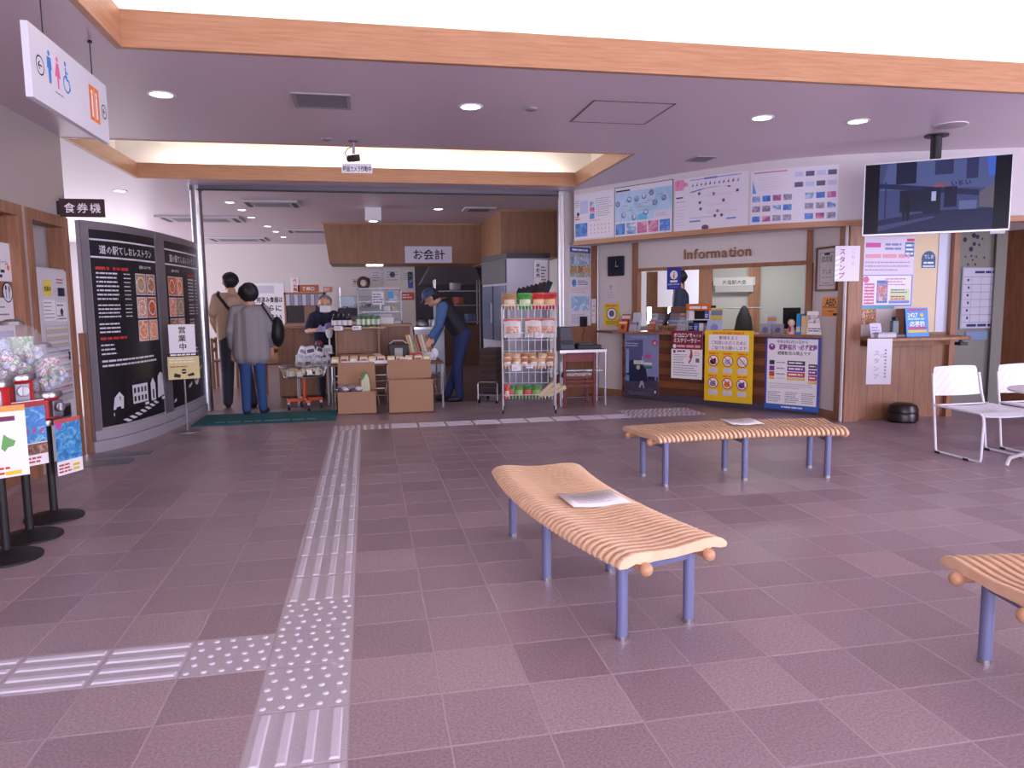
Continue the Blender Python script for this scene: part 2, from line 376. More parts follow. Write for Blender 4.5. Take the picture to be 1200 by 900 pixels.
# ---- walls
q = MB(); q.b2((-8, -3.6, 0), (-2.6, -3.5, CZ), m_wall); q.b2((5.6, -3.6, 0), (9.2, -3.5, CZ), m_wall); q.b2((-2.6, -3.6, 2.62), (5.6, -3.5, CZ), m_wall)
struct(q.obj('wall_back'), 'white wall around the entrance glazing')
q = MB()
for i in range(6): q.box((-2.6+8.2*i/5, -3.55, 1.31), (.07, .07, 2.62), m_steel2)
struct(q.obj('window_1'), 'entrance glazing with steel mullions')
q = MB(); q.b2((9.1, -3.6, 0), (9.2, -1.9, CZ), m_wall); q.b2((9.1, 3.5, 0), (9.2, 12.5, CZ), m_wall); q.b2((9.1, -1.9, 2.62), (9.2, 3.5, CZ), m_wall); struct(q.obj('wall_right'))
q = MB()
for i in range(5): q.box((9.15, -1.9+5.4*i/4, 1.31), (.07, .07, 2.62), m_steel2)
struct(q.obj('window_2'), 'side glazing with steel mullions')
# left wall with two wood framed recesses
XL = -2.53; q = MB()
q.b2((XL-.12, -3.5, 2.07), (XL, 7.09, CZ), m_wall_l); q.b2((XL-.12, -3.5, 0), (XL, 4.55, 2.07), m_wall_l)
q.b2((XL-.12, 6.20, 0), (XL, 6.29, 2.07), m_wall_l); q.b2((XL-.12, 7.05, 0), (XL, 7.09, 2.07), m_wall_l)
q.b2((XL-.75, 4.4, 0), (XL-.70, 7.09, 2.3), m_wall_l); q.b2((XL-.7, 7.06, 0), (XL-.12, 7.09, CZ), m_wall)
struct(q.obj('wall_left'), 'grey painted left wall with wood framed recesses')
q = MB()
for y0, y1 in ((4.55, 6.20), (6.29, 7.07)):
    for a, b in ((y0, y0+.075), (y1-.075, y1)): q.b2((XL-.13, a, 0), (XL+.02, b, 2.07), m_trimd)
    q.b2((XL-.13, y0+.075, 1.985), (XL+.02, y1-.075, 2.07), m_trimd)
struct(q.obj('trim_4'), 'reddish wood frames of the two left recesses')
q = MB(); q.b2((XL-.10, 4.6, 0), (XL-.06, 6.15, 1.97), m_ply); o = struct(q.obj('wall_left_panel'), 'plywood panel closing the first left recess')
q = MB(); q.b2((XL-.70, 6.36, 1.2), (XL-.66, 7.0, 1.99), m_wall_l); struct(q.obj('wall_recess'))
# restaurant and shop shell
q = MB(); q.b2((-8, 18.5, 0), (9.2, 18.6, CZ), m_wall); struct(q.obj('wall_far'), 'white far wall of the restaurant')
q = MB(); q.b2((-8.1, 7.1, 0), (-8, 9.6, CZ), m_wall); q.b2((-8.1, 9.6, 2.5), (-8, 18.6, CZ), m_wall); q.b2((-8.1, 9.6, 0), (-8, 18.6, .6), m_wall); q.b2((-8, 7.06, 0), (XL-.7, 7.1, CZ), m_wall); struct(q.obj('wall_restaurant'))
q = MB(); q.b2((-2.7, 18.46, 0), (-.2, 18.5, .83), m_ply); struct(q.obj('trim_5'), 'plywood wainscot below the far serving hatch')
q = MB(); q.b2((-.62, 15.2, 0), (.98, 15.3, CZ), m_wall); struct(q.obj('wall_register'), 'white wall behind the register counter')
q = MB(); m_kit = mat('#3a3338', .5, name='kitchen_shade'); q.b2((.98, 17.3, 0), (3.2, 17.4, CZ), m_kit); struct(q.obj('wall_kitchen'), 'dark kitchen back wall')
q = MB(); q.b2((3.12, 9.98, 0), (3.2, 17.3, CZ), m_wall); struct(q.obj('wall_office_side'))
# plywood bulkheads hung from the shop ceiling
m_bulk = wood('bulkhead_veneer', '#9e7558', '#8f664a', (5, 5, .6), .5)
q = MB(); q.add([(-.72,13.7,CZ),(-.63,13.7,2.04),(2.12,13.7,2.04),(2.12,13.7,CZ),(-.72,14.9,CZ),(-.63,14.9,2.04),(2.12,14.9,2.04),(2.12,14.9,CZ)], [(0,1,2,3),(7,6,5,4),(0,4,5,1),(1,5,6,2),(2,6,7,3),(3,7,4,0)], m_bulk)
q.b2((2.12, 11.6, 2.02), (3.12, 14.9, CZ), m_bulk); bulk = struct(q.obj('ceiling_bulkhead'), 'brown veneer bulkhead over register and kitchen')
q = MB(); q.b2((-.74, 13.66, 2.735), (2.10, 13.7, CZ), m_trim); q.b2((2.08, 11.56, 2.735), (3.12, 11.6, CZ), m_trim)
for x in (-.12, .5, 1.12, 1.74): q.b2((x, 13.694, 2.05), (x+.006, 13.7, 2.73), m_trimd)
q.b2((2.6, 11.594, 2.03), (2.606, 11.6, 2.73), m_trimd); struct(q.obj('trim_6', bulk))
# sliding door track and its posts
q = MB(); q.b2((-1.98, 9.63, 2.715), (2.53, 9.71, CZ), mat('#5d5763', .4, .5)); q.b2((-1.98, 9.62, 2.70), (2.53, 9.66, 2.716), m_dark); struct(q.obj('trim_7'), 'dark sliding shutter track over the shop opening')
q = MB(); q.cyl((-2.0, 9.70, 0), (-2.0, 9.70, CZ), .068, m_steel, n=24); q.cyl((-2.0, 9.70, 2.70), (-2.0, 9.70, CZ), .085, m_steel2, n=24); tag(q.obj('steel_column', smooth=40), 'round brushed steel column at the end of the menu wall', 'column')
q = MB(); q.b2((2.535, 9.60, 0), (2.612, 9.69, CZ), m_steel); q.b2((2.56, 9.585, 0), (2.59, 9.60, 2.7), m_white); tag(q.obj('steel_post', bevel=.006), 'slim square steel post beside the poster of the shop corner', 'post')
# information office
q = MB(); q.ribbon([LAV.at(0), LAV.at(LAV.L)], 0, CZ, .06, m_wall); q.ribbon([LAV.at(.02, .012), LAV.at(LAV.L-.02, .012)], 0, .97, .01, m_ply)
struct(q.obj('wall_corner'), 'lavender white wall strip with plywood lower half')
q = MB(); q.ribbon([WIN.at(0), WIN.at(.67)], 0, 2.10, .07, m_wall); q.ribbon([WIN.at(.67), WIN.at(WIN.L)], 1.71, 2.10, .07, m_wall); q.ribbon([WIN.at(.67), WIN.at(WIN.L)], 0, .86, .07, m_ply)
struct(q.obj('wall_information'), 'cream wall around the information window')
q = MB()
for a, b in ((.672, .752), (2.985, 3.05)): q.ribbon([WIN.at(a, .02), WIN.at(b, .02)], .86, 2.07, .10, m_trimd)
q.ribbon([WIN.at(.752, .02), WIN.at(2.985, .02)], 1.69, 1.735, .10, m_trimd); q.ribbon([WIN.at(0, .03), WIN.at(.10, .03)], 0, 2.07, .05, m_trimd)
q.cyl((*WIN.at(.125, .04), 0), (*WIN.at(.125, .04), 2.07), .012, m_steel, n=8)
struct(q.obj('window_3'), 'wood framed information window')
q = MB(); q.ribbon([AED.at(0), AED.at(AED.L)], 0, 2.1, .05, m_wall); q.ribbon([AED.at(0, .012), AED.at(AED.L, .012)], 0, .09, .01, m_trimd)
struct(q.obj('wall_notice'), 'narrow white wall with the framed certificate')
q = MB(); q.ribbon([WIN.at(0.12, .012), WIN.at(.67, .012)], 0, .09, .01, m_trimd); struct(q.obj('baseboard_information'))
q = MB(); q.b2((4.90, 6.84, 0), (5.07, 7.02, 2.07), m_trimd); q.b2((4.882, 6.86, 0), (4.90, 6.90, 2.07), m_white); struct(q.obj('pillar_wood', bevel=.008), 'brown wooden pillar between counter and stamp nook')
# curved fascia and soffit
n = 70; ln = [FAS.at(FAS.L*i/n) for i in range(n+1)]; q = MB(); q.ribbon(ln, 2.085, CZ, .10, m_fascia); q.ribbon([FAS.at(FAS.L*i/n, .018) for i in range(n+1)], 2.045, 2.10, .16, m_trim)
struct(q.obj('wall_fascia', smooth=40), 'curved white fascia with beech bottom rail')
q = MB(); pl = [tuple(FAS.at(FAS.L*i/n, -.05)) for i in range(n+1)]+[(9.1, 6.2), (9.1, 10.2), (3.0, 10.3), (2.68, 9.7)]
q.prism(pl, 2.075, 2.085, m_wall); struct(q.obj('ceiling_soffit'), 'low white soffit under the curved fascia')
# office interior behind the window
m_off = plaster('office_wall', '#a9a6a0'); q = MB(); q.b2((3.2, 12.6, 0), (9.1, 12.7, .85), m_off); q.b2((3.2, 12.6, 1.95), (9.1, 12.7, CZ), m_off); q.b2((6.55, 12.6, .85), (9.1, 12.7, 1.95), m_off)
for x in (3.2, 4.12, 5.0, 5.52, 6.3): q.b2((x, 12.58, .85), (x+.16, 12.72, 1.95), m_trimd)
struct(q.obj('wall_office'), 'office back wall with wood window posts')
q = MB(); q.ribbon([(5.02, 10.55), (7.27, 9.25)], 0, 2.08, .06, mat('#b4b6b2', .5)); q.ribbon([(4.97, 10.50), (5.14, 10.40)], 0, 2.08, .1, m_trimd); q.ribbon([(5.60, 10.14), (5.74, 10.06)], 0, 2.08, .05, m_trimd); q.ribbon([(5.14, 10.45), (7.17, 9.28)], .78, .86, .05, m_trimd)
struct(q.obj('wall_partition'), 'grey office partition with wood posts')
# stamp nook and the passage at the right
m_cream = plaster('cream_wall', '#e2cfae'); q = MB(); q.b2((5.07, 6.97, .80), (5.78, 7.05, 2.08), m_wall); q.b2((5.78, 6.97, .80), (6.16, 7.05, 2.08), m_cream); q.b2((6.06, 6.96, .92), (6.2, 6.97, 2.07), mat('#c9cde0', .4))
struct(q.obj('wall_nook'), 'cream wall of the stamp nook')
q = MB()
for i in range(6): q.b2((5.07+i*.19, 6.955, .02), (5.07+i*.19+.187, 7.05, .80), m_ply)
q.b2((5.07, 6.965, 0), (6.21, 7.05, .8), m_trimd); q.b2((6.2, 6.90, 0), (6.27, 7.05, 2.08), m_trimd); q.b2((5.78, 6.94, .88), (6.2, 6.97, .93), m_trimd); struct(q.obj('wall_nook_panel'), 'brown wood panelling under the stamp shelf')
m_grn = plaster('grey_green_wall', '#8f8d86'); q = MB(); q.b2((6.27, 7.62, 0), (7.62, 7.7, 2.08), m_grn); q.b2((6.27, 7.05, 0), (6.31, 7.62, 2.08), m_grn); struct(q.obj('wall_passage'), 'grey green wall of the short passage')
m_dwood = wood('dark_door_wood', '#7c4f35', '#633c27', (9, 9, 1), .45)
q = MB(); q.ribbon([(7.46, 7.5), (7.60, 7.16)], 0, 2.08, .05, m_dwood); q.ribbon([(7.36, 7.55), (7.46, 7.5)], 0, 2.08, .05, m_grn); struct(q.obj('trim_8'), 'dark brown door frame at the right')
q = MB(); q.ribbon([(7.60, 7.16), (9.1, 6.5)], .0, 2.08, .05, m_dwood); struct(q.obj('door_1'), 'dark brown door at the right edge')
q = MB(); q.ribbon([(7.72, 7.05), (8.6, 6.66)], .25, .75, .03, m_black); struct(q.obj('door_dark_opening', bpy.data.objects['door_1']))  # black sheet: darkness of the opening low in the door, put in as colour
# ================================================================ LOBBY FURNITURE
m_bench = wood('bench_beech', '#eac7a8', '#dfb592', (3, 30, 3), .42)
m_ball = wood('ball_wood', '#c49674', '#b48460', (6, 6, 6), .35)
m_leg = mat('#767aa0', .4, .25, name='blue_grey_leg_paint')
def slat_mesh():
    top = [(-.268,.338),(-.262,.352),(-.24,.368),(-.20,.379),(-.14,.380),(-.07,.374),(0,.369),(.07,.371),(.14,.378),(.20,.381),(.24,.372),(.262,.356),(.268,.340)]
    bot = [(.262,.330),(.23,.328),(.19,.340),(.16,.330),(.10,.334),(0,.330),(-.10,.334),(-.16,.330),(-.19,.340),(-.23,.328),(-.262,.328)]
    P = top+bot; n = len(P); q = MB(); t = .0102; c = .003; vs = []
    for y, k in ((-t, 1), (-t+c, 0), (t-c, 0), (t, 1)):
        vs += [(x*(1-.008*k), y, (z-.355)*(1-.10*k)+.355) for x, z in P]
    fs = [(r*n+i, r*n+(i+1) % n, (r+1)*n+(i+1) % n, (r+1)*n+i) for r in range(3) for i in range(n)]
    q.add(vs, [f[::-1] for f in fs]+[tuple(range(n)), tuple(3*n+i for i in range(n-1, -1, -1))], m_bench); return q.mesh('slat', 35)
me_slat = slat_mesh()
def bench(label, loc, ang, n=42):
    t = thing('slatted_bench', label, 'bench', loc, rad(ang), 'curved slatted beech benches'); R = 4.02; A = .192
    for i in range(n):
        f = -A+2*A*(i+.5)/n; put('slat', me_slat, t, (-R+R*cos(f), R*sin(f), 0), f)
    for d in (-.155, .155):
        q = MB(); r = R+d; B = A-.003
        q.tube([(-R+r*cos(-B+2*B*i/24), r*sin(-B+2*B*i/24), .318) for i in range(25)], .017, m_ball, 8)
        for sg in (-1, 1): q.sph((-R+r*cos(sg*(B+.0045)), r*sin(sg*(B+.0045)), .318), .026, m_ball, 16)
        q.obj('rail', t, smooth=50)
    for f in (-.162, 0, .162):
        for d in (-.165, .165):
            r = R+d; x, y = -R+r*cos(f), r*sin(f); q = MB(); q.cyl((x, y, .012), (x, y, .315), .0225, m_leg, n=20); lg = q.obj('leg', t, smooth=50)
            MB().cyl((x, y, 0), (x, y, .016), .0245, m_steel, n=20).obj('foot_cap', lg, smooth=50)
        MB().box((-R+R*cos(f), R*sin(f), .288), (.33, .03, .04), m_leg, f).obj('cross_beam', t, bevel=.003)
    return t
bench('curved slatted beech bench in the middle of the lobby, end towards the viewer', (.955, 3.27, 0), 187)
bench('curved slatted beech bench standing across, in front of the information counter', (2.66, 4.97, 0), 88)
_c = bench('slatted beech bench cut off by the right edge of the picture', (2.745, 1.83, 0), 73)
def notice(label, loc, rz, w=.29, h=.21):
    q = MB(); n = 8; vs = []; fs = []
    for i in range(n+1):
        x = -w/2+w*i/n; z = .003+.004*cos(i/n*7)
        vs += [(x, -h/2, z), (x, h/2, z)]
    q.add(vs, [(2*i, 2*i+2, 2*i+3, 2*i+1) for i in range(n)], m_paper)
    o = q.obj('paper_notice', loc=loc, rz=rz, smooth=60); tag(o, label, 'paper', 'paper notices on the benches')
    s = o.modifiers.new('thickness', 'SOLIDIFY'); s.thickness = .0008
    p = Print(lambda a, b, off: (a, b, .0045+.004*cos((a+w/2)/w*7)+off)); p.step = .04
    p.lines(-w*.36, -h*.3, w*.72, h*.62, 7, mat('#a8a4b2'), .24); pr = p.obj('print', o)
notice('white notice sheet lying on the middle bench', (1.015, 3.23, .377), rad(4), .28, .24)
notice('white notice sheet lying on the bench before the counter', (2.77, 5.08, .377), rad(-6), .25, .27)

# white stacking chairs
m_chair = mat('#e6e6ee', .4, name='white_chair_plastic')
m_perf = mat('#dcdce6', .45, name='perforated_back').copy(); nt, N, L, b = nodes(m_perf)
tc = N.new('ShaderNodeTexCoord'); vo = N.new('ShaderNodeTexVoronoi'); vo.inputs['Scale'].default_value = 75; vo.inputs['Randomness'].default_value = 0
r_ = ramp(nt, [(.2, '#c4c2ce'), (.4, '#e2e2ec')]); L.new(tc.outputs['Object'], vo.inputs['Vector']); L.new(vo.outputs['Distance'], r_.inputs['Fac']); L.new(r_.outputs['Color'], b.inputs['Base Color'])
def sheet(q, fn, nu, nv, th, m):
    def P(u, v, s):
        e = 1e-3; p = Vector(fn(u, v)); du = Vector(fn(u+e, v))-Vector(fn(u-e, v)); dv = Vector(fn(u, v+e))-Vector(fn(u, v-e)); return p+du.cross(dv).normalized()*th*s
    k = (nu+1)*(nv+1); vs = [P(i/nu, j/nv, s) for s in (.5, -.5) for i in range(nu+1) for j in range(nv+1)]; fs = []
    I = lambda i, j, s: s*k+i*(nv+1)+j
    for i in range(nu):
        for j in range(nv): fs += [(I(i,j,0), I(i+1,j,0), I(i+1,j+1,0), I(i,j+1,0)), (I(i,j,1), I(i,j+1,1), I(i+1,j+1,1), I(i+1,j,1))]
    for i in range(nu): fs += [(I(i,0,0), I(i,0,1), I(i+1,0,1), I(i+1,0,0)), (I(i,nv,0), I(i+1,nv,0), I(i+1,nv,1), I(i,nv,1))]
    for j in range(nv): fs += [(I(0,j,0), I(0,j+1,0), I(0,j+1,1), I(0,j,1)), (I(nu,j,0), I(nu,j,1), I(nu,j+1,1), I(nu,j+1,0))]
    q.add(vs, fs, m)
def chair(label, loc, rz):    # local: faces -y, origin between the rear feet
    t = thing('stacking_chair', label, 'chair', loc, rz, 'white stacking chairs')
    q = MB(); sheet(q, lambda u, v: (-.235+.47*u+.02*(1-2*u)*v*0, -.06-.42*v+.0, .405-.012*sin(pi*u)-.015*sin(pi*min(1, v*1.1))-.03*max(0, v-.85)/.15), 10, 10, .012, m_chair); q.obj('seat', t, smooth=50)
    q = MB(); sheet(q, lambda u, v: ((-.215+.43*u)*(1.06-.08*v+(0 if v < .9 else -.05*(v-.9)/.1)), .035+.04*v-.035*sin(pi*u)+.035, .475+.25*v-.012*(2*u-1)**2*v), 14, 8, .010, m_perf); q.obj('backrest', t, smooth=50)
    for sg in (-1, 1):
        q = MB(); x = .245*sg
        q.tube([(x*.93, .09, .66), (x*.97, .06, .48), (x*.99, .045, .42), (x, .0, .05), (x, -.005, .022), (x, -.03, .012), (x, -.44, .012), (x, -.465, .02), (x, -.47, .05), (x, -.475, .33), (x, -.468, .375), (x, -.44, .393), (x, -.08, .397), (x*.99, .03, .40)], .010, m_chair, 8); q.obj('sled_leg', t, smooth=50)
        for y in (-.03, -.33): MB().box((x, y, .008), (.026, .055, .018), m_dark).obj('glide', t, bevel=.003)
    MB().cyl((-.24, .02, .40), (.24, .02, .40), .008, m_chair, n=8).obj('cross_bar', t, smooth=50)
chair('white stacking chair with perforated back, standing fully in view', (4.925, 5.30, 0), 0)
chair('white stacking chair with perforated back, cut off by the right picture edge', (5.57, 5.30, 0), 0)
t = thing('side_table', 'small white table with curved tube legs at the right edge', 'table', (5.03, 4.42, 0))
q = MB(); q.lathe([(0, .595), (.35, .595), (.395, .602), (.40, .61), (.395, .618), (0, .62)], m_chair, 32); q.obj('table_top', t, smooth=40)
for k in range(4):
    a = pi*k/2+rad(130.6); q = MB(); c, s_ = cos(a), sin(a)
    q.tube([(.37*c, .37*s_, .014), (.365*c, .365*s_, .035), (.35*c, .35*s_, .075), (.25*c, .25*s_, .12), (.06*c, .06*s_, .17), (.025*c, .025*s_, .25), (.025*c, .025*s_, .595)], .014, m_chair, 8); q.obj('leg', t, smooth=50)

# ceiling mounted television
pL, pR = Vector((4.57, 6.21)), Vector((5.525, 5.55)); cxy = (pL+pR)/2; rz = math.atan2(pR.y-pL.y, pR.x-pL.x); TW, TH = (pR-pL).length, .655
t = thing('television', 'large flat television with thin white bezel hung from the ceiling', 'television', (cxy.x, cxy.y, 2.205), rz)
q = MB(); q.b2((-TW/2, -.012, -TH/2), (TW/2, .022, TH/2), mat('#2a2a30', .4)); q.b2((-.42, .022, -.26), (.42, .06, .24), m_dark); q.obj('housing', t, bevel=.004)
q = MB(); e = .009
for lo, hi in (((-TW/2, -.018, -TH/2), (TW/2, .0, -TH/2+.016)), ((-TW/2, -.018, TH/2-e), (TW/2, 0, TH/2)), ((-TW/2, -.018, -TH/2), (-TW/2+e, 0, TH/2)), ((TW/2-e, -.018, -TH/2), (TW/2, 0, TH/2))): q.b2(lo, hi, mat('#c9c9d4', .3, .3))
bz = q.obj('bezel', t)
MB().b2((TW/2-.14, -.016, -TH/2-.025), (TW/2-.03, .01, -TH/2), mat('#b9b9c4', .4)).obj('sensor_box', t)
def em(h, s=.75):
    if ('scr', h) not in _M:
        ma = mat('#05050a', .25, spec=.12, name='screen_'+h.strip('#')).copy(); b_ = ma.node_tree.nodes['Principled BSDF']; b_.inputs['Emission Color'].default_value = H(h); b_.inputs['Emission Strength'].default_value = .9; _M[('scr', h)] = ma
    return _M[('scr', h)]
p = Print(lambda x, z, o: (x, -.0115-o, z)); W, Hh = TW-2*e, TH-.025
p.rect(-W/2, -Hh/2, W, Hh, em('#0a0a18', .5)); sx = W*.395; p.rect(-sx, -Hh/2, 2*sx, Hh, em('#3a4270', .55))
p.shape([(-sx, -Hh/2), (sx, -Hh/2), (sx, -Hh*.19), (0, -Hh*.20), (-sx, -Hh*.30)], em('#23244a', .5))
p.shape([(-sx, -Hh*.38), (0, -Hh*.27), (0, -Hh*.30), (-sx, -Hh*.46)], em('#3b3f6c', .5))
p.shape([(-sx*.97, Hh*.12), (-sx*.85, Hh*.5), (sx*.99, Hh*.5), (sx*.99, Hh*.08), (0, Hh*.13)], em('#4a5384', .6))
p.shape([(-sx, Hh*.23), (sx*.75, Hh*.06), (sx*.75, -Hh*.02), (-sx, Hh*.16)], em('#232648', .5))
for a, b, w_, h_ in ((-.70, .20, .36, .36), (-.62, -.2, .5, .34), (-.2, -.24, .30, .42), (.16, -.16, .22, .32)): p.rect(sx*a, Hh*(b), sx*w_, Hh*h_*.9, em('#1a1a38', .5))
p.rect(-sx*.06, -Hh*.06, sx*.08, Hh*.13, em('#9aa4cc', .7)); p.rect(-sx*.02, Hh*.30, sx*.32, Hh*.2, em('#2b2f57', .5)); p.rect(sx*.52, Hh*.22, sx*.2, Hh*.28, em('#2b2f57', .5))
p.rect(sx*.42, -Hh*.2, sx*.3, Hh*.12, em('#59618f', .6)); p.shape([(sx*.76, -Hh*.17), (sx, -Hh*.2), (sx, Hh*.12), (sx*.88, Hh*.10), (sx*.76, Hh*.02)], em('#5c5566', .6)); p.shape([(sx*.9, Hh*.24), (sx, Hh*.24), (sx, Hh*.5), (sx*.86, Hh*.5)], em('#3f5cc0', .8))
p.text('いちい', sx*.26, Hh*.135, Hh*.085, em('#15152a', .3), 'L', .02); p.lines(sx*-.02, Hh*.12, sx*.26, Hh*.07, 1, em('#7a4a5c', .6), .8, 0)
p.disc(-sx*.50, Hh*.02, Hh*.035, em('#141428', .4)); p.shape([(-sx*.58, -Hh*.12), (-sx*.56, -Hh*.02), (-sx*.44, -Hh*.02), (-sx*.42, -Hh*.12), (-sx*.45, -Hh*.33), (-sx*.49, -Hh*.33), (-sx*.5, -Hh*.18), (-sx*.52, -Hh*.33), (-sx*.56, -Hh*.33)], em('#141428', .4))
p.line(-sx*.88, Hh*.25, -sx*.88, -Hh*.3, .012, em('#222a58', .5)); p.obj('screen', t)
q = MB(); q.cyl((0, .09, .29), (0, .09, .555), .035, m_dark, n=16); q.cyl((0, .09, .30), (0, .09, .555), .046, m_dark, n=16); q.lathe([(.10, 0), (.10, .012), (.05, .014)], m_dark, 20, (0, .09, .541)); q.obj('ceiling_pole', t, smooth=40)
MB().b2((-.12, .055, -.1), (.12, .12, .30), m_dark).obj('mount_bracket', t)

# ceiling fittings
m_lit = mat('#fffdf6', .4, emit=9, name='downlight_glow'); m_vent = mat('#6f6870', .5)
def downlight(x, y, label, z=CZ, r=.075, mat_=m_lit):
    t = thing('downlight', label, 'downlight', (x, y, z), 0, 'recessed ceiling downlights')
    q = MB(); q.lathe([(r+.018, 0), (r+.018, -.004), (r, -.006), (r-.004, 0)], m_white, 24); q.obj('rim', t, smooth=40)
    q = MB(); q.lathe([(0, -.0015), (r-.003, -.0015), (r-.003, 0), (0, 0)], mat_, 24); q.obj('lens', t)
for x, y, l in ((-1.345, 5.62, 'lit downlight nearest the hanging toilet sign'), (.81, 5.62, 'lit downlight right of the square ceiling grille'), (3.18, 5.61, 'lit downlight right of the ceiling hatch'), (4.04, 5.60, 'lit downlight nearest the television pole')): downlight(x, y, l)
for x, y, l in ((3.98, 8.95, 'warm downlight in the soffit above the word sign start'), (4.50, 8.30, 'warm downlight in the soffit above the word sign end')):
    downlight(x, y, l, 2.075, .065); s = bpy.data.lights.new('soffit_spot', 'SPOT'); s.energy = 26; s.spot_size = rad(105); s.spot_blend = .7; s.color = (1, .86, .68); s.shadow_soft_size = .05
    o = bpy.data.objects.new('soffit_spot', s); col.objects.link(o); o.location = (x, y, 2.055)
for i, (x, y, l) in enumerate(((-1.85, 11.15, 'first'), (-1.82, 12.0, 'second'), (-1.83, 13.0, 'third'), (-1.75, 14.4, 'fourth'), (-1.72, 15.4, 'fifth'), (-1.7, 16.6, 'sixth'))): downlight(x, y, l+' small downlight in the row over the restaurant, counted from the lobby', CZ, .06, m_lit)
for x, y, l in ((.14, 11.55, 'downlight under the square white box in the shop ceiling'), (1.14, 11.6, 'shop downlight nearest the kitchen bulkhead'), (-3.0, 10.2, 'restaurant downlight seen above the menu wall')): downlight(x, y, l, CZ-(.001 if x != .14 else .20), .07, m_lit)
q = MB(); q.b2((.02, 11.45, CZ-.199), (.26, 11.65, CZ-.001), m_white); tag(q.obj('ceiling_box', bevel=.004), 'square white lamp box under the shop ceiling', 'lamp box')
def grille(x0, y0, x1, y1, label, name='ceiling_vent', n=8, fr=.03, dark=m_vent, cat='vent'):
    t = thing(name, label, cat, ((x0+x1)/2, (y0+y1)/2, CZ), 0); a, b = (x1-x0)/2, (y1-y0)/2; q = MB()
    for lo, hi in (((-a, -b, -.008), (a, -b+fr, 0)), ((-a, b-fr, -.008), (a, b, 0)), ((-a, -b+fr, -.008), (-a+fr, b-fr, 0)), ((a-fr, -b+fr, -.008), (a, b-fr, 0))): q.b2(lo, hi, mat('#9d949c', .5))
    q.obj('frame', t); MB().b2((-a+fr, -b+fr, -.002), (a-fr, b-fr, 0), dark).obj('backing', t)
    sm = MB().b2((-a+fr, -.008, -.007), (a-fr, .008, -.003), m_vent).mesh('slat')
    for i in range(n): put('slat', sm, t, (0, -b+fr+(2*b-2*fr)*(i+.5)/n, 0))
    return t
grille(-.47, 5.43, -.065, 5.82, 'square grey intake grille in the lobby ceiling', n=12)
grille(3.34, 7.14, 3.56, 7.42, 'small dark grille in the ceiling before the curved fascia', n=6, fr=.015)
t = thing('ceiling_hatch', 'square access hatch outlined in the lobby ceiling', 'hatch', (1.99, 5.63, CZ)); q = MB(); a = .32
for lo, hi in (((-a, -a, -.004), (a, -a+.012, 0)), ((-a, a-.012, -.004), (a, a, 0)), ((-a, -a, -.004), (-a+.012, a, 0)), ((a-.012, -a, -.004), (a, a, 0))): q.b2(lo, hi, mat('#5b525a', .5))
q.obj('frame', t); MB().b2((-a+.012, -a+.012, -.002), (a-.012, a-.012, 0), m_ceil).obj('door', t)
q = MB(); q.lathe([(.125, 0), (.125, -.006), (.115, -.010), (.0, -.011)], mat('#a89ca4', .6), 28); q.lathe([(.132, 0), (.132, -.004), (.125, -.005)], m_white, 28)
tag(q.obj('ceiling_speaker', loc=(4.93, 5.60, CZ), smooth=40), 'round ceiling speaker in front of the television pole', 'speaker')
for x, y, l in ((1.27, 5.60, 'small round sensor between downlight and hatch'), (-.30, 6.86, 'small round sensor beside the camera mount')):
    q = MB(); q.lathe([(.05, 0), (.045, -.012), (.02, -.02), (0, -.02)], mat('#8d8590', .5), 16); tag(q.obj('ceiling_sensor', loc=(x, y, CZ), smooth=40), l, 'sensor')
# air conditioner cassettes over the restaurant
def cassette(x, y, w_, d_, label):
    t = thing('air_conditioner', label, 'air conditioner', (x, y, CZ), 0, 'ceiling cassette air conditioners'); q = MB()
    q.b2((-w_/2, -d_/2, -.03), (w_/2, d_/2, 0), mat('#c9c4cc', .5)); q.obj('panel', t, bevel=.006)
    MB().b2((-w_*.32, -d_*.3, -.034), (w_*.32, d_*.3, -.03), mat('#8c8690', .6)).obj('intake_grille', t)
    for sg in (-1, 1): MB().b2((sg*w_*.42-.03, -d_*.36, -.036), (sg*w_*.42+.03, d_*.36, -.03), mat('#35313a', .5)).obj('louvre', t)
cassette(-1.28, 11.15, .75, .62, 'square cassette air conditioner nearest the shop opening'); cassette(-2.65, 13.2, 1.3, .75, 'wide cassette air conditioner left of the steel column')
cassette(-2.70, 17.1, 1.2, .9, 'farthest wide cassette air conditioner over the restaurant'); cassette(-1.05, 15.1, .85, .6, 'cassette air conditioner before the register bulkhead')
q = MB(); q.b2((1.52, 11.3, CZ-.02), (2.0, 11.75, CZ), mat('#bdb7c0', .5)); q.b2((1.6, 11.38, CZ-.024), (1.92, 11.67, CZ-.02), mat('#6d6872', .6)); tag(q.obj('ceiling_vent'), 'square vent in the shop ceiling by the kitchen bulkhead', 'vent')
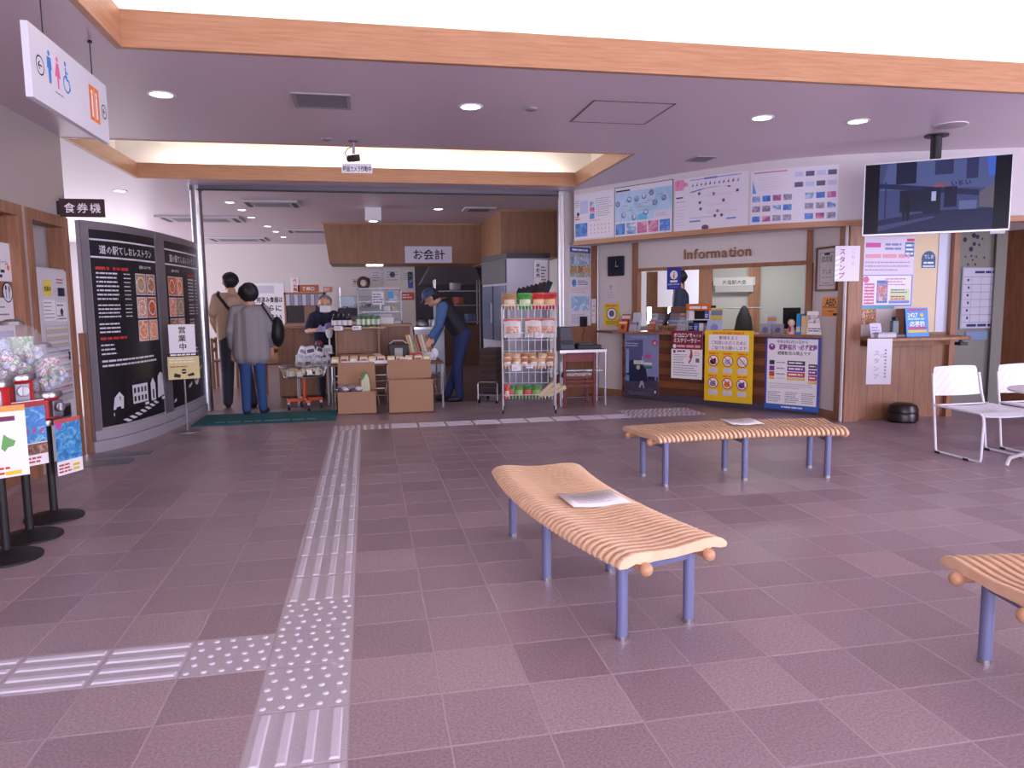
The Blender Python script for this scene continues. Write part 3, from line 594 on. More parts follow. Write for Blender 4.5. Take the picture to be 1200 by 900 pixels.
# camera under the ceiling with its notice
t = thing('security_camera', 'small black security camera on a ceiling stem before the shop recess', 'camera', (-.07, 6.90, CZ)); q = MB(); q.lathe([(.045, 0), (.045, -.01), (.012, -.016)], mat('#6f6870', .5), 16); q.cyl((0, 0, -.01), (0, 0, -.115), .011, mat('#9a94a0', .4, .5), n=10); q.obj('stem', t, smooth=40)
q = MB(); M = Matrix.Translation((.0, 0, -.155)) @ Matrix.Rotation(rad(-25), 4, 'Z') @ Matrix.Rotation(rad(14), 4, 'X'); q.box((0, 0, 0), (.062, .13, .058), m_dark, M=M); q.cyl((0, -.065, 0), (0, -.10, 0), .027, m_dark, n=14, M=M); bd = q.obj('body', t, bevel=.004)
q = MB(); q.cyl((0, -.1005, 0), (0, -.103, 0), .019, mat('#3a3644', .1, .4), n=14, M=M); q.obj('lens', bd)
q = MB(); q.tube([(0, .0, -.05), (-.05, 0, -.07), (-.075, 0, -.11), (-.06, .02, -.15), (-.02, .05, -.16)], .004, m_dark, 6); q.obj('cable', t)
p = Print(); p.sheet(.27, .085, m_paper, .004, -.135, -.0425); p.text('録画カメラ作動中', 0, -.026, .056, mat('#2a2530'), maxw=.25, bold=.02)
o = poster('camera_notice', 'white notice plate with black characters below the security camera', (-.045, 6.885, 2.515), rad(-3), p, 'sign'); q = MB(); q.cyl((0, .006, .0425), (0, .006, .1), .003, m_steel2, n=6); q.obj('hanger', o)
# ================================================================ LEFT SIDE
K = mat('#1c1820', .7); RED = mat('#c23a34', .6); ORG = mat('#ee7d22', .6); BLU = mat('#2f7fd0', .6); PNK = mat('#e0659c', .6); NAVY = mat('#2b3470', .6); GRY = mat('#8a8790', .6); YEL = mat('#f2c81e', .6); GRN = mat('#4f9a4a', .6)
TXT = mat('#6a6470', .7); WHT = mat('#f3f1f4', .6)
# hanging toilet sign
p = Print(); p.sheet(1.0, .325, mat('#dfe0ea', .4), .03, 0, 0)
def arrow_ring(p, x, z, r, k):
    p.ring(x, z, r, r*.16, k); p.line(x+r*.45, z, x-r*.45, z, r*.16, k); p.line(x-r*.5, z, x-r*.05, z+r*.4, r*.16, k); p.line(x-r*.5, z, x-r*.05, z-r*.4, r*.16, k)
arrow_ring(p, .10, .165, .045, K)
def person(p, x, z, k, skirt):
    p.disc(x, z+.062, .013, k); p.shape([(x-.022, z+.045), (x-.027, z-.01), (x-.016, z-.01), (x-.013, z-.075), (x+.013, z-.075), (x+.016, z-.01), (x+.027, z-.01), (x+.022, z+.045)] if not skirt else [(x-.014, z+.045), (x-.034, z-.022), (x-.010, z-.022), (x-.008, z-.075), (x+.008, z-.075), (x+.010, z-.022), (x+.034, z-.022), (x+.014, z+.045)], k)
person(p, .205, .19, BLU, 0); person(p, .30, .19, PNK, 1)
p.disc(.40, .262, .012, BLU); p.line(.40, .245, .403, .19, .014, BLU); p.line(.402, .19, .435, .188, .012, BLU); p.line(.435, .19, .45, .145, .012, BLU); p.ring(.405, .165, .043, .010, BLU, a0=rad(70), a1=rad(350)); p.line(.402, .225, .43, .22, .009, BLU)
p.lines(.255, .085, .10, .012, 1, GRY, .6, 0)
p.rect(.715, .075, .145, .185, ORG); 
for x in (.755, .82): p.disc(x, .225, .013, WHT); p.rect(x-.012, .095, .024, .115, WHT)
p.rect(.785, .085, .006, .165, WHT); arrow_ring(p, .935, .165, .04, K)
o = poster('hanging_sign', 'white hanging sign with toilet pictograms and orange locker symbol', (-1.43, 3.74, 2.24), rad(90), p, 'sign')
for x in (.2, .83): q = MB(); q.cyl((x, .014, .32), (x, .014, .519), .003, m_dark, n=6); q.lathe([(.014, -.012), (.008, 0)], m_dark, 10, (x, .014, .519)); q.obj('hanger_wire', o)
# ticket machine sign on a bracket
p = Print(); p.sheet(.345, .15, mat('#3b1f20', .4), .02, 0, 0); p.text('食', .075, .04, .088, WHT, bold=.008); p.text('券', .175, .04, .088, WHT, bold=.008); p.text('機', .275, .04, .088, WHT, bold=.006)
o = poster('ticket_sign', 'dark brown sign with white characters projecting from the left wall', (-2.505, 6.90, 2.065), 0, p, 'sign'); q = MB(); q.b2((-.03, .004, .02), (0, .018, .13), m_dark); q.obj('bracket', o)
# ticket machine
t = thing('ticket_machine', 'tall white meal ticket machine in the wood framed recess', 'vending machine', (XL-.03, 6.70, 0), rad(90)); m_vm = mat('#cfcdd6', .4)
q = MB(); q.b2((-.29, -.02, .05), (.29, .5, 1.63), m_vm); q.obj('body', t, bevel=.008); q = MB(); q.b2((-.285, -.034, .07), (.285, -.02, 1.615), mat('#d9d7e0', .35)); dr = q.obj('door', t, bevel=.004)
q = MB()
for sx in (-.24, .24): q.b2((sx-.05, .05, 0), (sx+.05, .45, .05), m_dark)
q.obj('plinth', t)
p = Print(lambda x, z, o_: (x, -.034-o_, z)); p.rect(-.20, 1.40, .16, .13, mat('#f0d860', .5)); p.text('営業中', -.12, 1.44, .045, K, bold=.02); p.rect(.08, 1.40, .14, .07, mat('#1c2040', .3)); p.lines(.06, 1.50, .17, .05, 2, RED, .35); p.rect(-.22, 1.20, .23, .17, WHT); p.lines(-.21, 1.21, .2, .15, 5, TXT, .2)
p.rect(.03, 1.19, .21, .16, WHT); p.disc(.13, 1.27, .03, K); p.lines(.04, 1.2, .19, .05, 2, TXT, .4); p.lines(.04, 1.31, .19, .03, 1, TXT, .4)
p.rect(-.22, .52, .46, .64, mat('#bdbbc8', .4)); rows = ['#d9c14c', '#d9c14c', '#c8b070', '#5b628c', '#b0504c', '#5b628c', '#b0504c', '#a39ab0', '#b0504c', '#8a84a0']
for i, c in enumerate(rows):
    for j in range(7): p.rect(-.205+j*.062, 1.115-i*.06, .054, .038, mat('#dddbe4', .4)); p.rect(-.203+j*.062, 1.117-i*.06, .05, .013, mat(c, .5))
p.obj('button_panel', dr); MB().b2((.20, -.042, .86), (.225, -.034, .93), m_dark).obj('coin_slot', dr)
q = MB(); q.b2((-.12, -.06, .38), (.10, -.034, .50), mat('#8f8d9a', .3, .6)); q.b2((-.10, -.062, .40), (.08, -.06, .48), m_dark); q.obj('ticket_tray', dr, bevel=.004)
# notices in the first left recess
def lp(pr, y, z, name, label): return poster(name, label, (XL-.055, y, z), rad(90), pr, 'poster')
p = Print(); p.sheet(.34, .28, m_paper); p.text('うに', .02, .19, .06, TXT, 'L'); p.text('クリーム', .09, .12, .05, TXT, 'L'); p.lines(.02, .02, .22, .07, 2, K, .6); p.disc(.29, .1, .02, ORG); lp(p, 5.79, 1.50, 'wall_notice', 'white notice with handwriting on the upper plywood of the left recess')
p = Print(); p.sheet(.36, .30, m_paper); p.lines(.03, .10, .28, .16, 3, TXT, .2); p.lines(.03, .25, .1, .03, 1, RED, .5); p.rect(.03, .01, .3, .05, mat('#8a8cb8')); lp(p, 5.75, 1.08, 'wall_notice', 'white printed notice below the fork and knife plate')
p = Print(); p.disc(0, 0, .075, mat('#2c2a36'), 28); p.disc(0, 0, .066, mat('#e6e4ee'), 28); p.rect(-.028, -.045, .008, .07, K); p.shape([(-.038, .02), (-.01, .02), (-.013, .05), (-.035, .05)], K); p.rect(.018, -.045, .008, .09, K); p.shape([(.026, -.005), (.038, .02), (.03, .05), (.02, .05)], K)
q = p; q.add([(cos(2*pi*i/28)*.075, (0.004 if k else -.001), sin(2*pi*i/28)*.075) for k in (0, 1) for i in range(28)], [(i, (i+1) % 28, 28+(i+1) % 28, 28+i) for i in range(28)]+[tuple(range(28, 56))], mat('#2c2a36')); lp(p, 6.04, 1.42, 'restaurant_plate', 'round plate with fork and knife symbol on the recess frame')
# capsule globe machines
m_globe = mat('#eef0f8', .05, alpha=.16, name='globe_plastic'); m_cap = [photo('capsules_%d' % i, s, 26, .25, 2) for i, s in enumerate(([(.3, '#c7d0e6'), (.45, '#ffffff'), (.55, '#b4543c'), (.62, '#dfe6f2'), (.75, '#5b79b8')], [(.3, '#f0ede6'), (.5, '#7bb26a'), (.6, '#ffffff'), (.72, '#89b8d8')], [(.3, '#e8ecf4'), (.5, '#9fb4dc'), (.62, '#e0e4ee'), (.75, '#c25a50')]))]
m_redp = mat('#cf2a2c', .35, name='red_enamel')
def globe_machine(label, x, y, z0, ci, face, flyer, flabel, fo=(.0, 0), frz=0):
    t = thing('capsule_machine', label, 'capsule machine', (x, y, 0), face, 'capsule globe machines in a row')
    q = MB(); q.lathe([(.165, 0), (.165, .012), (.14, .022), (.05, .04), (.022, .05)], m_dark, 32); q.obj('base', t, smooth=40)
    MB().cyl((0, 0, .04), (0, 0, z0), .022, m_dark, n=16).obj('pole', t, smooth=40)
    q = MB(); q.lathe([(.05, z0), (.085, z0), (.085, z0+.03), (.072, z0+.04), (.072, z0+.15), (.09, z0+.17), (.092, z0+.185), (.05, z0+.19)], m_redp, 24); bd = q.obj('body', t, smooth=40)
    q = MB(); q.lathe([(.088, z0-.004), (.09, z0+.016), (.087, z0+.028)], m_steel, 24); q.obj('chrome_band', bd, smooth=40); q = MB(); q.lathe([(.094, z0+.166), (.096, z0+.185), (.09, z0+.2)], m_steel, 24); q.obj('chrome_band', bd, smooth=40)
    q = MB(); q.b2((-.035, -.10, z0+.05), (.035, -.07, z0+.15), m_steel2); q.cyl((0, -.10, z0+.11), (0, -.125, z0+.11), .03, m_steel, n=16); q.b2((-.006, -.135, z0+.085), (.006, -.12, z0+.135), m_steel); q.obj('coin_mechanism', bd, bevel=.003)
    MB().b2((-.04, -.115, z0+.005), (.04, -.075, z0+.04), m_steel2).obj('chute', bd)
    R = .155; zc = z0+.19+R*.92; q = MB(); q.sph((0, 0, zc), R, m_globe, 32); q.obj('globe', t, smooth=80)
    q = MB()
    for k in range(150):
        a = random.uniform(0, 2*pi); rr = .128*math.sqrt(random.random()); zz = zc-.12+random.random()*.13
        if rr*rr+(zz-zc)**2 < .0165: q.sph((rr*cos(a), rr*sin(a), zz), .021, m_cap[random.randrange(3)], 8)
    cp = q.obj('capsules', t, smooth=60); cp['kind'] = 'stuff'
    q = MB(); q.lathe([(.06, zc+R-.018), (.055, zc+R+.002), (.03, zc+R+.014), (0, zc+R+.016)], m_steel, 20); q.obj('lid', t, smooth=40)
    # display card inside the globe
    q = MB(); n = 8
    q.add([(.10*sin(-1+2*i/n), -.10*cos(-1+2*i/n)*.9, zc+dz) for i in range(n+1) for dz in (-.02, .075)], [(2*i, 2*i+2, 2*i+3, 2*i+1) for i in range(n)], m_cap[ci]); o = q.obj('display_card', t); s = o.modifiers.new('thickness', 'SOLIDIFY'); s.thickness = .001
    fl = poster('flyer', flabel, (x+fo[0], y+fo[1], 0), frz, flyer, 'poster')
    q = MB(); q.tube([(.0, .02, z0+.02), (.0, .05, z0+.01), (.0, .12, z0)], .004, m_steel, 6)
def flyer1():
    p = Print(); p.sheet(.19, .34, WHT, .002, -.095, .30); p.rect(-.095, .385, .19, .23, photo('flyer_sea', [(.3, '#2a6cb0'), (.5, '#3f93cc'), (.65, '#7cc0e0'), (.8, '#1f4f90')], 22)); p.rect(-.095, .615, .19, .025, mat('#c85a50')); p.disc(-.065, .60, .022, mat('#d8489c')); p.lines(-.085, .31, .1, .06, 3, RED, .5); p.lines(.02, .31, .065, .05, 2, YEL, .6); return p
def flyer2():
    p = Print(); p.sheet(.17, .36, WHT, .002, -.085, .44); p.rect(-.085, .565, .17, .20, photo('flyer_blue', [(.3, '#5f9fe0'), (.5, '#3f7fd0'), (.62, '#8fd0e8'), (.75, '#3f9a90')], 14)); p.rect(-.085, .765, .17, .03, mat('#b03a38')); p.rect(-.085, .50, .17, .06, photo('flyer_brown', [(.3, '#5a3c34'), (.5, '#8a5a48'), (.7, '#c9a08c')], 30)); p.lines(-.07, .45, .13, .04, 2, RED, .5)
    for i in range(4): p.disc(-.06+.04*i, .63, .01, mat('#d04a60'))
    return p
def flyer3():
    p = Print(); p.sheet(.21, .36, WHT, .002, -.105, .46); p.rect(-.105, .79, .21, .03, mat('#e0a050')); p.shape([(-.01, .61), (.005, .68), (.025, .66), (.055, .64), (.045, .615), (.02, .61), (.005, .59)], mat('#6aa85a')); p.lines(-.09, .74, .15, .03, 1, mat('#6a2a4c'), .8); p.lines(-.09, .55, .07, .16, 4, mat('#c4c8d8'), .5); p.lines(-.09, .47, .16, .05, 2, RED, .45); p.rect(.0, .47, .07, .02, YEL); return p
globe_machine('red capsule globe machine standing farthest from the viewer', -1.955, 4.93, .595, 0, rad(62), flyer1(), 'blue fish flyer on the farthest capsule machine', (.15, -.10), rad(66))
globe_machine('red capsule globe machine second from the far end', -1.93, 4.53, .74, 1, rad(35), flyer2(), 'blue and white flyer on the second capsule machine', (.10, -.13), rad(52))
globe_machine('red capsule globe machine at the left picture edge', -1.89, 4.16, .74, 2, rad(25), flyer3(), 'white flyer with green island map at the left edge', (.09, -.14), rad(38))
globe_machine('capsule globe machine mostly outside the left picture edge', -1.95, 3.80, .74, 0, rad(20), flyer1(), 'blue flyer on the capsule machine outside the left edge', (.05, -.17), rad(10))
# foot plate stands by the ticket machine
for x, y, l, rz in ((-2.22, 6.60, 'flat grey steel foot plate lying before the ticket machine', .05), (-2.15, 6.93, 'flat grey steel foot plate lying by the menu wall corner', .12)):
    q = MB(); q.b2((-.22, -.12, 0), (.22, .12, .006), m_steel2); tag(q.obj('foot_plate', loc=(x, y, .001), rz=rz, bevel=.002), l, 'stand base')
q = MB(); q.b2((-2.50, 7.075, .0), (-2.455, 7.135, 1.08), m_ply); tag(q.obj('wood_post', bevel=.003), 'narrow wooden post between ticket machine and menu wall', 'post')

# curved menu wall with two backlit style posters
m_frame = mat('#8f8a92', .35, .6, name='satin_frame'); m_framel = mat('#b3aeb8', .4, .3)
t = thing('menu_wall', 'curved grey metal menu wall carrying two black restaurant menus', 'display wall')
def strip(a, b, z0, z1, off, th, m, n=20):
    q = MB(); q.ribbon([MEN.at(a+(b-a)*i/n, off) for i in range(n+1)], z0, z1, th, m); return q
strip(.03, 2.72, 0, 2.065, 0, .05, m_framel).obj('core', t, smooth=40)
strip(.0, 2.75, 0, .10, .03, .03, m_framel).obj('plinth', t, smooth=40)
strip(.03, 2.72, .105, .19, .015, .02, m_framel).obj('lower_rail', t, smooth=40)
strip(.03, 2.72, 2.0, 2.065, .012, .02, m_frame).obj('upper_rail', t, smooth=40)
for a, b in ((.03, .10), (1.12, 1.33), (2.56, 2.72)): strip(a, b, .10, 2.065, .014, .02, m_frame, 4).obj('upright', t, smooth=40)
BLK = mat('#15131c', .35, name='menu_black'); BLK2 = mat('#221e2a', .35)
def menufn(s0, flip=False):
    def fn(x, z, o_): v = MEN.at(s0+x, .006+o_); return (v.x, v.y, z)
    return fn
FOOD = [photo('food_%d' % i, s, sc_, .45, 2.2) for i, (s, sc_) in enumerate(((([(.3, '#e9e2d8'), (.45, '#7d5b3a'), (.55, '#d9b27a'), (.7, '#3f2a22')]), 24), (([(.3, '#d98a3c'), (.5, '#8a3b20'), (.62, '#e8d2b0'), (.75, '#5a7a3a')]), 26), (([(.3, '#e8c9a0'), (.48, '#c96a30'), (.6, '#e9e4da'), (.75, '#6a3a22')]), 22), (([(.32, '#c2452a'), (.5, '#e07a3a'), (.66, '#7a2418'), (.8, '#e8d8c8')]), 20), (([(.3, '#f0a048'), (.5, '#d8702a'), (.62, '#f0dcc0'), (.8, '#8a3a1a')]), 22), (([(.3, '#e05a2a'), (.5, '#f09a60'), (.65, '#f4d8c8'), (.8, '#a03a20')]), 24)))]
MW = mat('#d9d6e0', .5); MR = mat('#b8322e', .5)
def menu(s0, w, left, label):
    p = Print(menufn(s0), .05); p.sheet(w, 1.78, BLK, .004, 0, .215)
    for z in (1.90, 1.745): p.rect(0, z, w, .016, MW)
    p.text('道の駅てしおレストラン', w/2, 1.79, .085, MW, maxw=w*.82, bold=.012)
    px = w*.56 if left else w*.04; tx = w*.04 if left else w*.60; tw = w*.44 if left else w*.34
    p.text('当店のおすすめ', px+w*.2, 1.675, .034, MW, bold=.02, maxw=w*.28)
    for r in range(3):
        for c in range(2):
            x = px+c*w*.205; z = 1.42-r*.225; p.rect(x, z, w*.19, .205, MW); p.rect(x+.008, z+.008, w*.19-.016, .189, FOOD[(r*2+c+(0 if left else 3)) % 6]); p.ring(x+w*.095, z+.1, .075, .012, MW, 18)
    p.lines(tx, 1.63, tw, .05, 1, MR, .55, .4)
    p.lines(tx, 1.36, tw*.62, .27, 7, MW, .38, .2); p.lines(tx+tw*.75, 1.36, tw*.24, .27, 7, MW, .25, .1)
    p.lines(tx, 1.20, tw*.6, .14, 4, MW, .38, .2); p.lines(tx+tw*.75, 1.20, tw*.24, .14, 4, MW, .25, .1); p.lines(tx, 1.06, tw*.55, .11, 3, MW, .38, .2)
    p.lines(tx, 1.0, tw*.9, .04, 1, MR, .6, .2); p.lines(tx, .86, tw*.4, .12, 3, MW, .35, .2)
    p.lines(w*.04, .75, w*.9, .085, 2, MW, .42, .15)
    if left:   # black and white picture of a street with a long building and a zebra crossing
        p.shape([(.12, .36), (.14, .47), (.2, .52), (.25, .47), (.24, .36)], MW); p.rect(.30, .36, .05, .26, BLK2); p.rect(.38, .38, .26, .18, MW); p.shape([(.36, .56), (.66, .58), (.62, .64), (.42, .63)], BLK2)
        for i in range(4):
            for j in range(2): p.rect(.40+i*.06, .40+j*.08, .032, .05, BLK)
        p.shape([(.70, .37), (.70, .54), (.75, .60), (.80, .53), (.80, .37)], MW); p.rect(.735, .39, .03, .09, BLK); p.shape([(.84, .38), (.86, .6), (.92, .64), (.98, .62), (.99, .40)], MW)
        p.shape([(.12, .33), (.6, .37), (1.0, .38), (1.0, .355), (.6, .345), (.12, .30)], MW)
        for i in range(7): x = .22+i*.085; z = .235+i*.017; p.shape([(x, z), (x+.15, z-.012), (x+.20, z+.012), (x+.08, z+.02)] if 0 else [(x, z+.02), (x+.05, z+.025), (x+.13, z-.005), (x+.07, z-.012)], MW)
    else:
        p.shape([(.02, .58), (w-.05, .70), (w-.05, .68), (.02, .56)], MW); p.shape([(.02, .30), (w*.5, .42), (w-.05, .60), (w-.05, .57), (w*.5, .39), (.02, .27)], MW); p.disc(w*.72, .45, .07, MW, sx=1.4); p.disc(w*.70, .46, .03, BLK, sx=1.6); p.lines(.1, .42, w*.5, .14, 4, mat('#3a3642'), .2, .3)
    poster('menu_poster', label, (0, 0, 0), 0, p, 'menu', 'restaurant menus on the curved wall', 30)
menu(.115, .985, True, 'large black restaurant menu with zebra crossing picture, nearer one'); menu(1.35, 1.19, False, 'black restaurant menu behind the easel sign, farther one')
# easel with the open sign
t = thing('sign_stand', 'thin steel stand holding two notices before the menu wall', 'sign stand', (-1.885, 8.10, 0), rad(18)); q = MB(); q.lathe([(.13, 0), (.13, .008), (.02, .014)], m_steel2, 24); q.obj('base', t, smooth=40); MB().cyl((0, 0, .01), (0, 0, 1.12), .009, m_steel2, n=8).obj('pole', t, smooth=40)
p = Print(); p.sheet(.25, .32, m_paper, .004, -.125, .80); p.vtext('営業中', .0, 1.095, .075, K, .02, 1.15); poster('open_notice', 'white notice with three black characters on the thin stand', (-1.885+.005, 8.10-.016, 0), rad(18), p, 'sign')
p = Print(); p.sheet(.30, .27, mat('#d8c890', .6), .004, -.15, .555); p.rect(-.15, .79, .30, .035, K); p.lines(-.12, .795, .24, .025, 1, WHT, .6, 0); p.lines(-.13, .72, .26, .055, 2, mat('#f0e8c8'), .5); p.lines(-.13, .67, .26, .03, 1, mat('#b0722a'), .4)
p.shape([(-.10, .58), (-.04, .57), (-.03, .60), (-.09, .62)], K); p.shape([(.04, .58), (.10, .59), (.09, .62), (.03, .60)], K); p.disc(0, .635, .026, K); p.rect(-.03, .63, .06, .01, mat('#d8c890')); poster('dish_notice', 'cream notice with black dish drawing on the thin stand', (-1.88, 8.10-.017, 0), rad(18), p, 'sign')
# entrance mat
m_mat = photo('teal_mat', [(.3, '#0d4a52'), (.6, '#12606a'), (.8, '#0a3a44')], 60, .9)
q = MB(); q.b2((-1.93, 8.42, 0), (-.39, 9.22, .012), m_mat); o = tag(q.obj('entrance_mat', loc=(0, 0, .0005), bevel=.005), 'teal entrance mat on the tiles before the restaurant', 'mat')
p = Print(lambda x, z, o_: (x, z, .012+o_)); p.lines(-1.7, 8.50, 1.2, .12, 1, mat('#7fa8ac', .9), .5, .1); p.obj('print', o)
# ================================================================ INFORMATION COUNTER
CNT = Path([(3.36, 9.40), (4.94, 7.28)]); crz = CNT.rz(1.0); wrz = WIN.rz(1.0); lrz = LAV.rz(.3)
MAR = mat('#7c1f38', .5)
t = thing('information_counter', 'striped wood information counter with a broad brown top', 'counter')
m_cw = [wood('counter_dark', '#5f3826', '#6e432d', (1.5, 1.5, 20), .4), wood('counter_mid', '#8a5837', '#7a4b2e', (1.5, 1.5, 20), .4)]
q = MB(); q.ribbon([CNT.at(.03, -.03), CNT.at(2.60, -.03)], .0, .10, .06, mat('#6f6c7c', .3, .7)); q.obj('kick_plate', t)
for i in range(9):
    q = MB(); q.ribbon([CNT.at(0), CNT.at(2.60)], .10+i*.0865, .10+i*.0865+.084, .02, m_cw[i % 2]); q.obj('board', t)
a, b, c, d = CNT.at(-.10, .09), CNT.at(2.64, .085), WIN.at(2.96, -.12), WIN.at(.60, .0)
q = MB(); q.prism([tuple(a), tuple(b), (4.90, 7.42), tuple(WIN.at(2.88, -.20)), tuple(WIN.at(.76, -.20)), tuple(WIN.at(.76, .03)), tuple(WIN.at(.45, .03)), tuple(WIN.at(.10, .06))], .875, .905, m_trimd); q.obj('counter_top', t, bevel=.006)
def onc(pr, s, off, name, label, cat='poster'):
    v = CNT.at(s, off); return poster(name, label, (v.x, v.y, 0), crz, pr, cat)
# poster 1: night station photograph
p = Print(); p.sheet(.52, .83, mat('#8d93bc', .4), .003, 0, .045); SKY = mat('#9aa0cc', .4); p.shape([(0, .30), (0, .60), (.03, .78), (.28, .80), (.28, .46), (.34, .30)], mat('#5a5f8c', .4)); p.rect(0, .045, .52, .20, photo('station_ground', [(.3, '#3a3346'), (.5, '#5b5066'), (.7, '#2c2836')], 14)); p.shape([(.02, .24), (.08, .52), (.22, .54), (.33, .42), (.36, .24)], mat('#26294e', .4)); p.rect(.14, .47, .16, .055, mat('#c8d2c4', .4)); p.disc(.21, .43, .03, mat('#b9bfae', .4)); p.rect(.02, .35, .045, .32, mat('#8fa8d0', .4)); p.rect(.03, .24, .04, .08, mat('#6fa0d8', .4)); p.shape([(.34, .24), (.52, .20), (.52, .26), (.36, .31)], mat('#4a4358', .4)); p.rect(.27, .48, .005, .10, WHT); p.rect(.30, .47, .12, .03, mat('#dfe8e0', .4)); p.rect(.30, .42, .12, .03, mat('#3f7a6a', .4)); p.disc(.36, .58, .035, mat('#cc5a9a', .4), sx=1.4); p.disc(.46, .76, .04, mat('#c23a6a', .4)); p.text('星', .46, .74, .045, WHT); p.shape([(.22, .16), (.25, .25), (.29, .25), (.31, .16), (.29, .16), (.28, .20), (.26, .20), (.25, .16)], mat('#b9b2c4', .4)); p.lines(.02, .70, .24, .06, 2, mat('#c9cce4', .5), .4); p.lines(.1, .82, .36, .03, 1, mat('#a9afd8', .5), .6); p.lines(.36, .27, .15, .05, 1, mat('#2c2a44'), .9, 0); p.rect(.46, .10, .025, .035, WHT); p.lines(.05, .06, .4, .05, 2, mat('#7a7290', .5), .3)
onc(p, .045, .006, 'counter_poster', 'bluish poster of a small railway station at dusk on the counter front')
# poster 2: mystery rally
p = Print(); p.sheet(.43, .60, WHT, .003, 0, .33); p.rect(0, .70, .43, .23, MAR); p.text('オロロンで', .03, .85, .062, WHT, 'L', .03, maxw=.26); p.text('めぐる', .30, .855, .04, WHT, 'L', .01, maxw=.11); p.text('ミステリーラリー', .03, .785, .062, WHT, 'L', .03, maxw=.37); p.disc(.045, .735, .025, WHT); p.lines(.08, .715, .32, .045, 1, mat('#e0a8a0'), .7, 0); p.rect(.03, .65, .03, .035, MAR); p.lines(.08, .66, .14, .03, 1, K, .5); p.lines(.03, .55, .20, .09, 4, TXT, .25); p.shape([(.25, .60), (.27, .66), (.26, .70), (.29, .69), (.30, .62), (.28, .56), (.25, .52), (.24, .54), (.27, .58)], mat('#a04a58')); p.lines(.32, .62, .08, .06, 3, ORG, .4); p.rect(.34, .54, .05, .05, mat('#6a7a6a')); p.lines(.03, .52, .2, .02, 1, TXT, .5); p.lines(.03, .36, .36, .15, 5, mat('#8a86a0'), .3, .2)
onc(p, .80, .096, 'counter_poster', 'white and maroon rally poster left of the yellow poster')
# poster 3: yellow prohibition poster
p = Print(); p.sheet(.615, .86, YEL, .003, 0, .083); p.rect(.05, .70, .51, .19, WHT); PT = mat('#8a3a6a', .6); p.lines(.10, .895, .4, .03, 1, ORG, .8, 0); p.text('気持ちよく', .30, .835, .05, PT, bold=.01); p.text('ご利用いただくために', .305, .775, .05, PT, maxw=.46); p.text('ご協力をお願いします!', .31, .715, .05, PT, maxw=.46)
for r in range(2):
    for c in range(3):
        x = .115+c*.185; z = .575-r*.27; p.lines(x-.06, z+.072, .12, .03, 1, ORG, .7, 0); p.disc(x, z, .070, WHT, 24)
        col_ = [[m_black, mat('#b8b4c4'), mat('#dcdae4')], [mat('#8a8aa8'), ORG, mat('#4a4aa0')]][r][c]; p.disc(x-.005, z-.012, .034, col_, 14, 1.2); p.disc(x+.02, z+.018, .014, col_, 10); p.ring(x, z, .070, .011, RED, 28); p.line(x-.047, z+.047, x+.047, z-.047, .011, RED); p.rect(x-.055, z-.145, .115, .06, mat('#d8d6e4', .6)); p.lines(x-.05, z-.14, .10, .05, 3, mat('#b0aec4'), .3)
onc(p, 1.265, .101, 'counter_poster', 'bright yellow prohibition poster with six red crossed circles')
# poster 4: evacuation notice
p = Print(); p.sheet(.625, .832, mat('#4a50b4', .5), .003, 0, .04); p.rect(.022, .10, .575, .755, WHT); p.rect(0, .04, .625, .055, mat('#3a6ac8', .5)); p.lines(.2, .06, .25, .02, 1, WHT, .8, 0); PU = mat('#8a4a9c', .6); p.text('令和3年5月20日から', .31, .805, .042, mat('#5a5a7a'), maxw=.36); p.text('避難指示', .155, .735, .068, PU, 'L', .03, maxw=.20); p.text('で', .365, .74, .04, PU, 'L'); p.text('必ず避難', .40, .735, .068, PU, 'L', .03, maxw=.19); p.disc(.075, .76, .038, PU); p.disc(.075, .775, .012, WHT); p.text('避難勧告は廃止です', .33, .675, .045, K, maxw=.38)
for z, h, c1, c2 in ((.555, .055, '#3a3848', '#3a3848'), (.485, .06, '#7a3a9c', '#7a3a9c'), (.42, .06, '#c8484a', '#c8484a'), (.385, .032, '#e2c23a', '#e2c23a')):
    p.rect(.05, z, .06, h-.004, mat(c1, .6)); p.rect(.26, z, .20, h-.004, mat(c2, .6)); p.lines(.275, z+.01, .16, h-.02, 1, WHT, .5, 0); p.rect(.50, z-.03, .095, h-.004, mat(c2, .6)); p.lines(.51, z-.02, .07, h-.02, 1, WHT, .4, 0); p.lines(.13, z+.01, .1, h-.02, 1, GRY, .3, 0)
p.lines(.05, .28, .50, .07, 3, mat('#b4b2c4'), .3)
for x in (.04, .24, .43): p.lines(x, .12, .16, .13, 6, mat('#8a88a4'), .35, .3)
onc(p, 1.99, .012, 'counter_poster', 'blue framed white evacuation notice on the counter right end')
# lettering on the cream panel
q = Print(lambda x, z, o: (x, -o, z)); vs, fs, wd = glyphs('Information', .0)
t = thing('lettering', 'brown raised letters reading Information above the window', 'lettering', (*WIN.at(1.43, .001), 1.822), wrz); x = 0; SC = .915/wd
for ch in 'Information':
    vs, fs, _ = glyphs(ch, .0); adv = {'I': .27, 'n': .56, 'f': .33, 'o': .57, 'r': .37, 'm': .83, 'a': .53, 't': .33, 'i': .25}[ch]
    c = bpy.data.curves.new('letter', 'FONT'); c.body = ch; c.size = .175; c.extrude = .008; c.resolution_u = 3; c.offset = .002
    o = bpy.data.objects.new('tmp', c); me = o.to_mesh().copy(); o.to_mesh_clear(); bpy.data.objects.remove(o)
    me.transform(Matrix.Rotation(pi/2, 4, 'X')); me.materials.clear(); me.materials.append(m_trimd); wx = max(v.co.x for v in me.vertices)
    o = put('letter', me, t, (x, -.009, 0)); x += adv*.175*1.04
sx_ = .915/(x-.006); t.scale = (sx_, 1, 1)
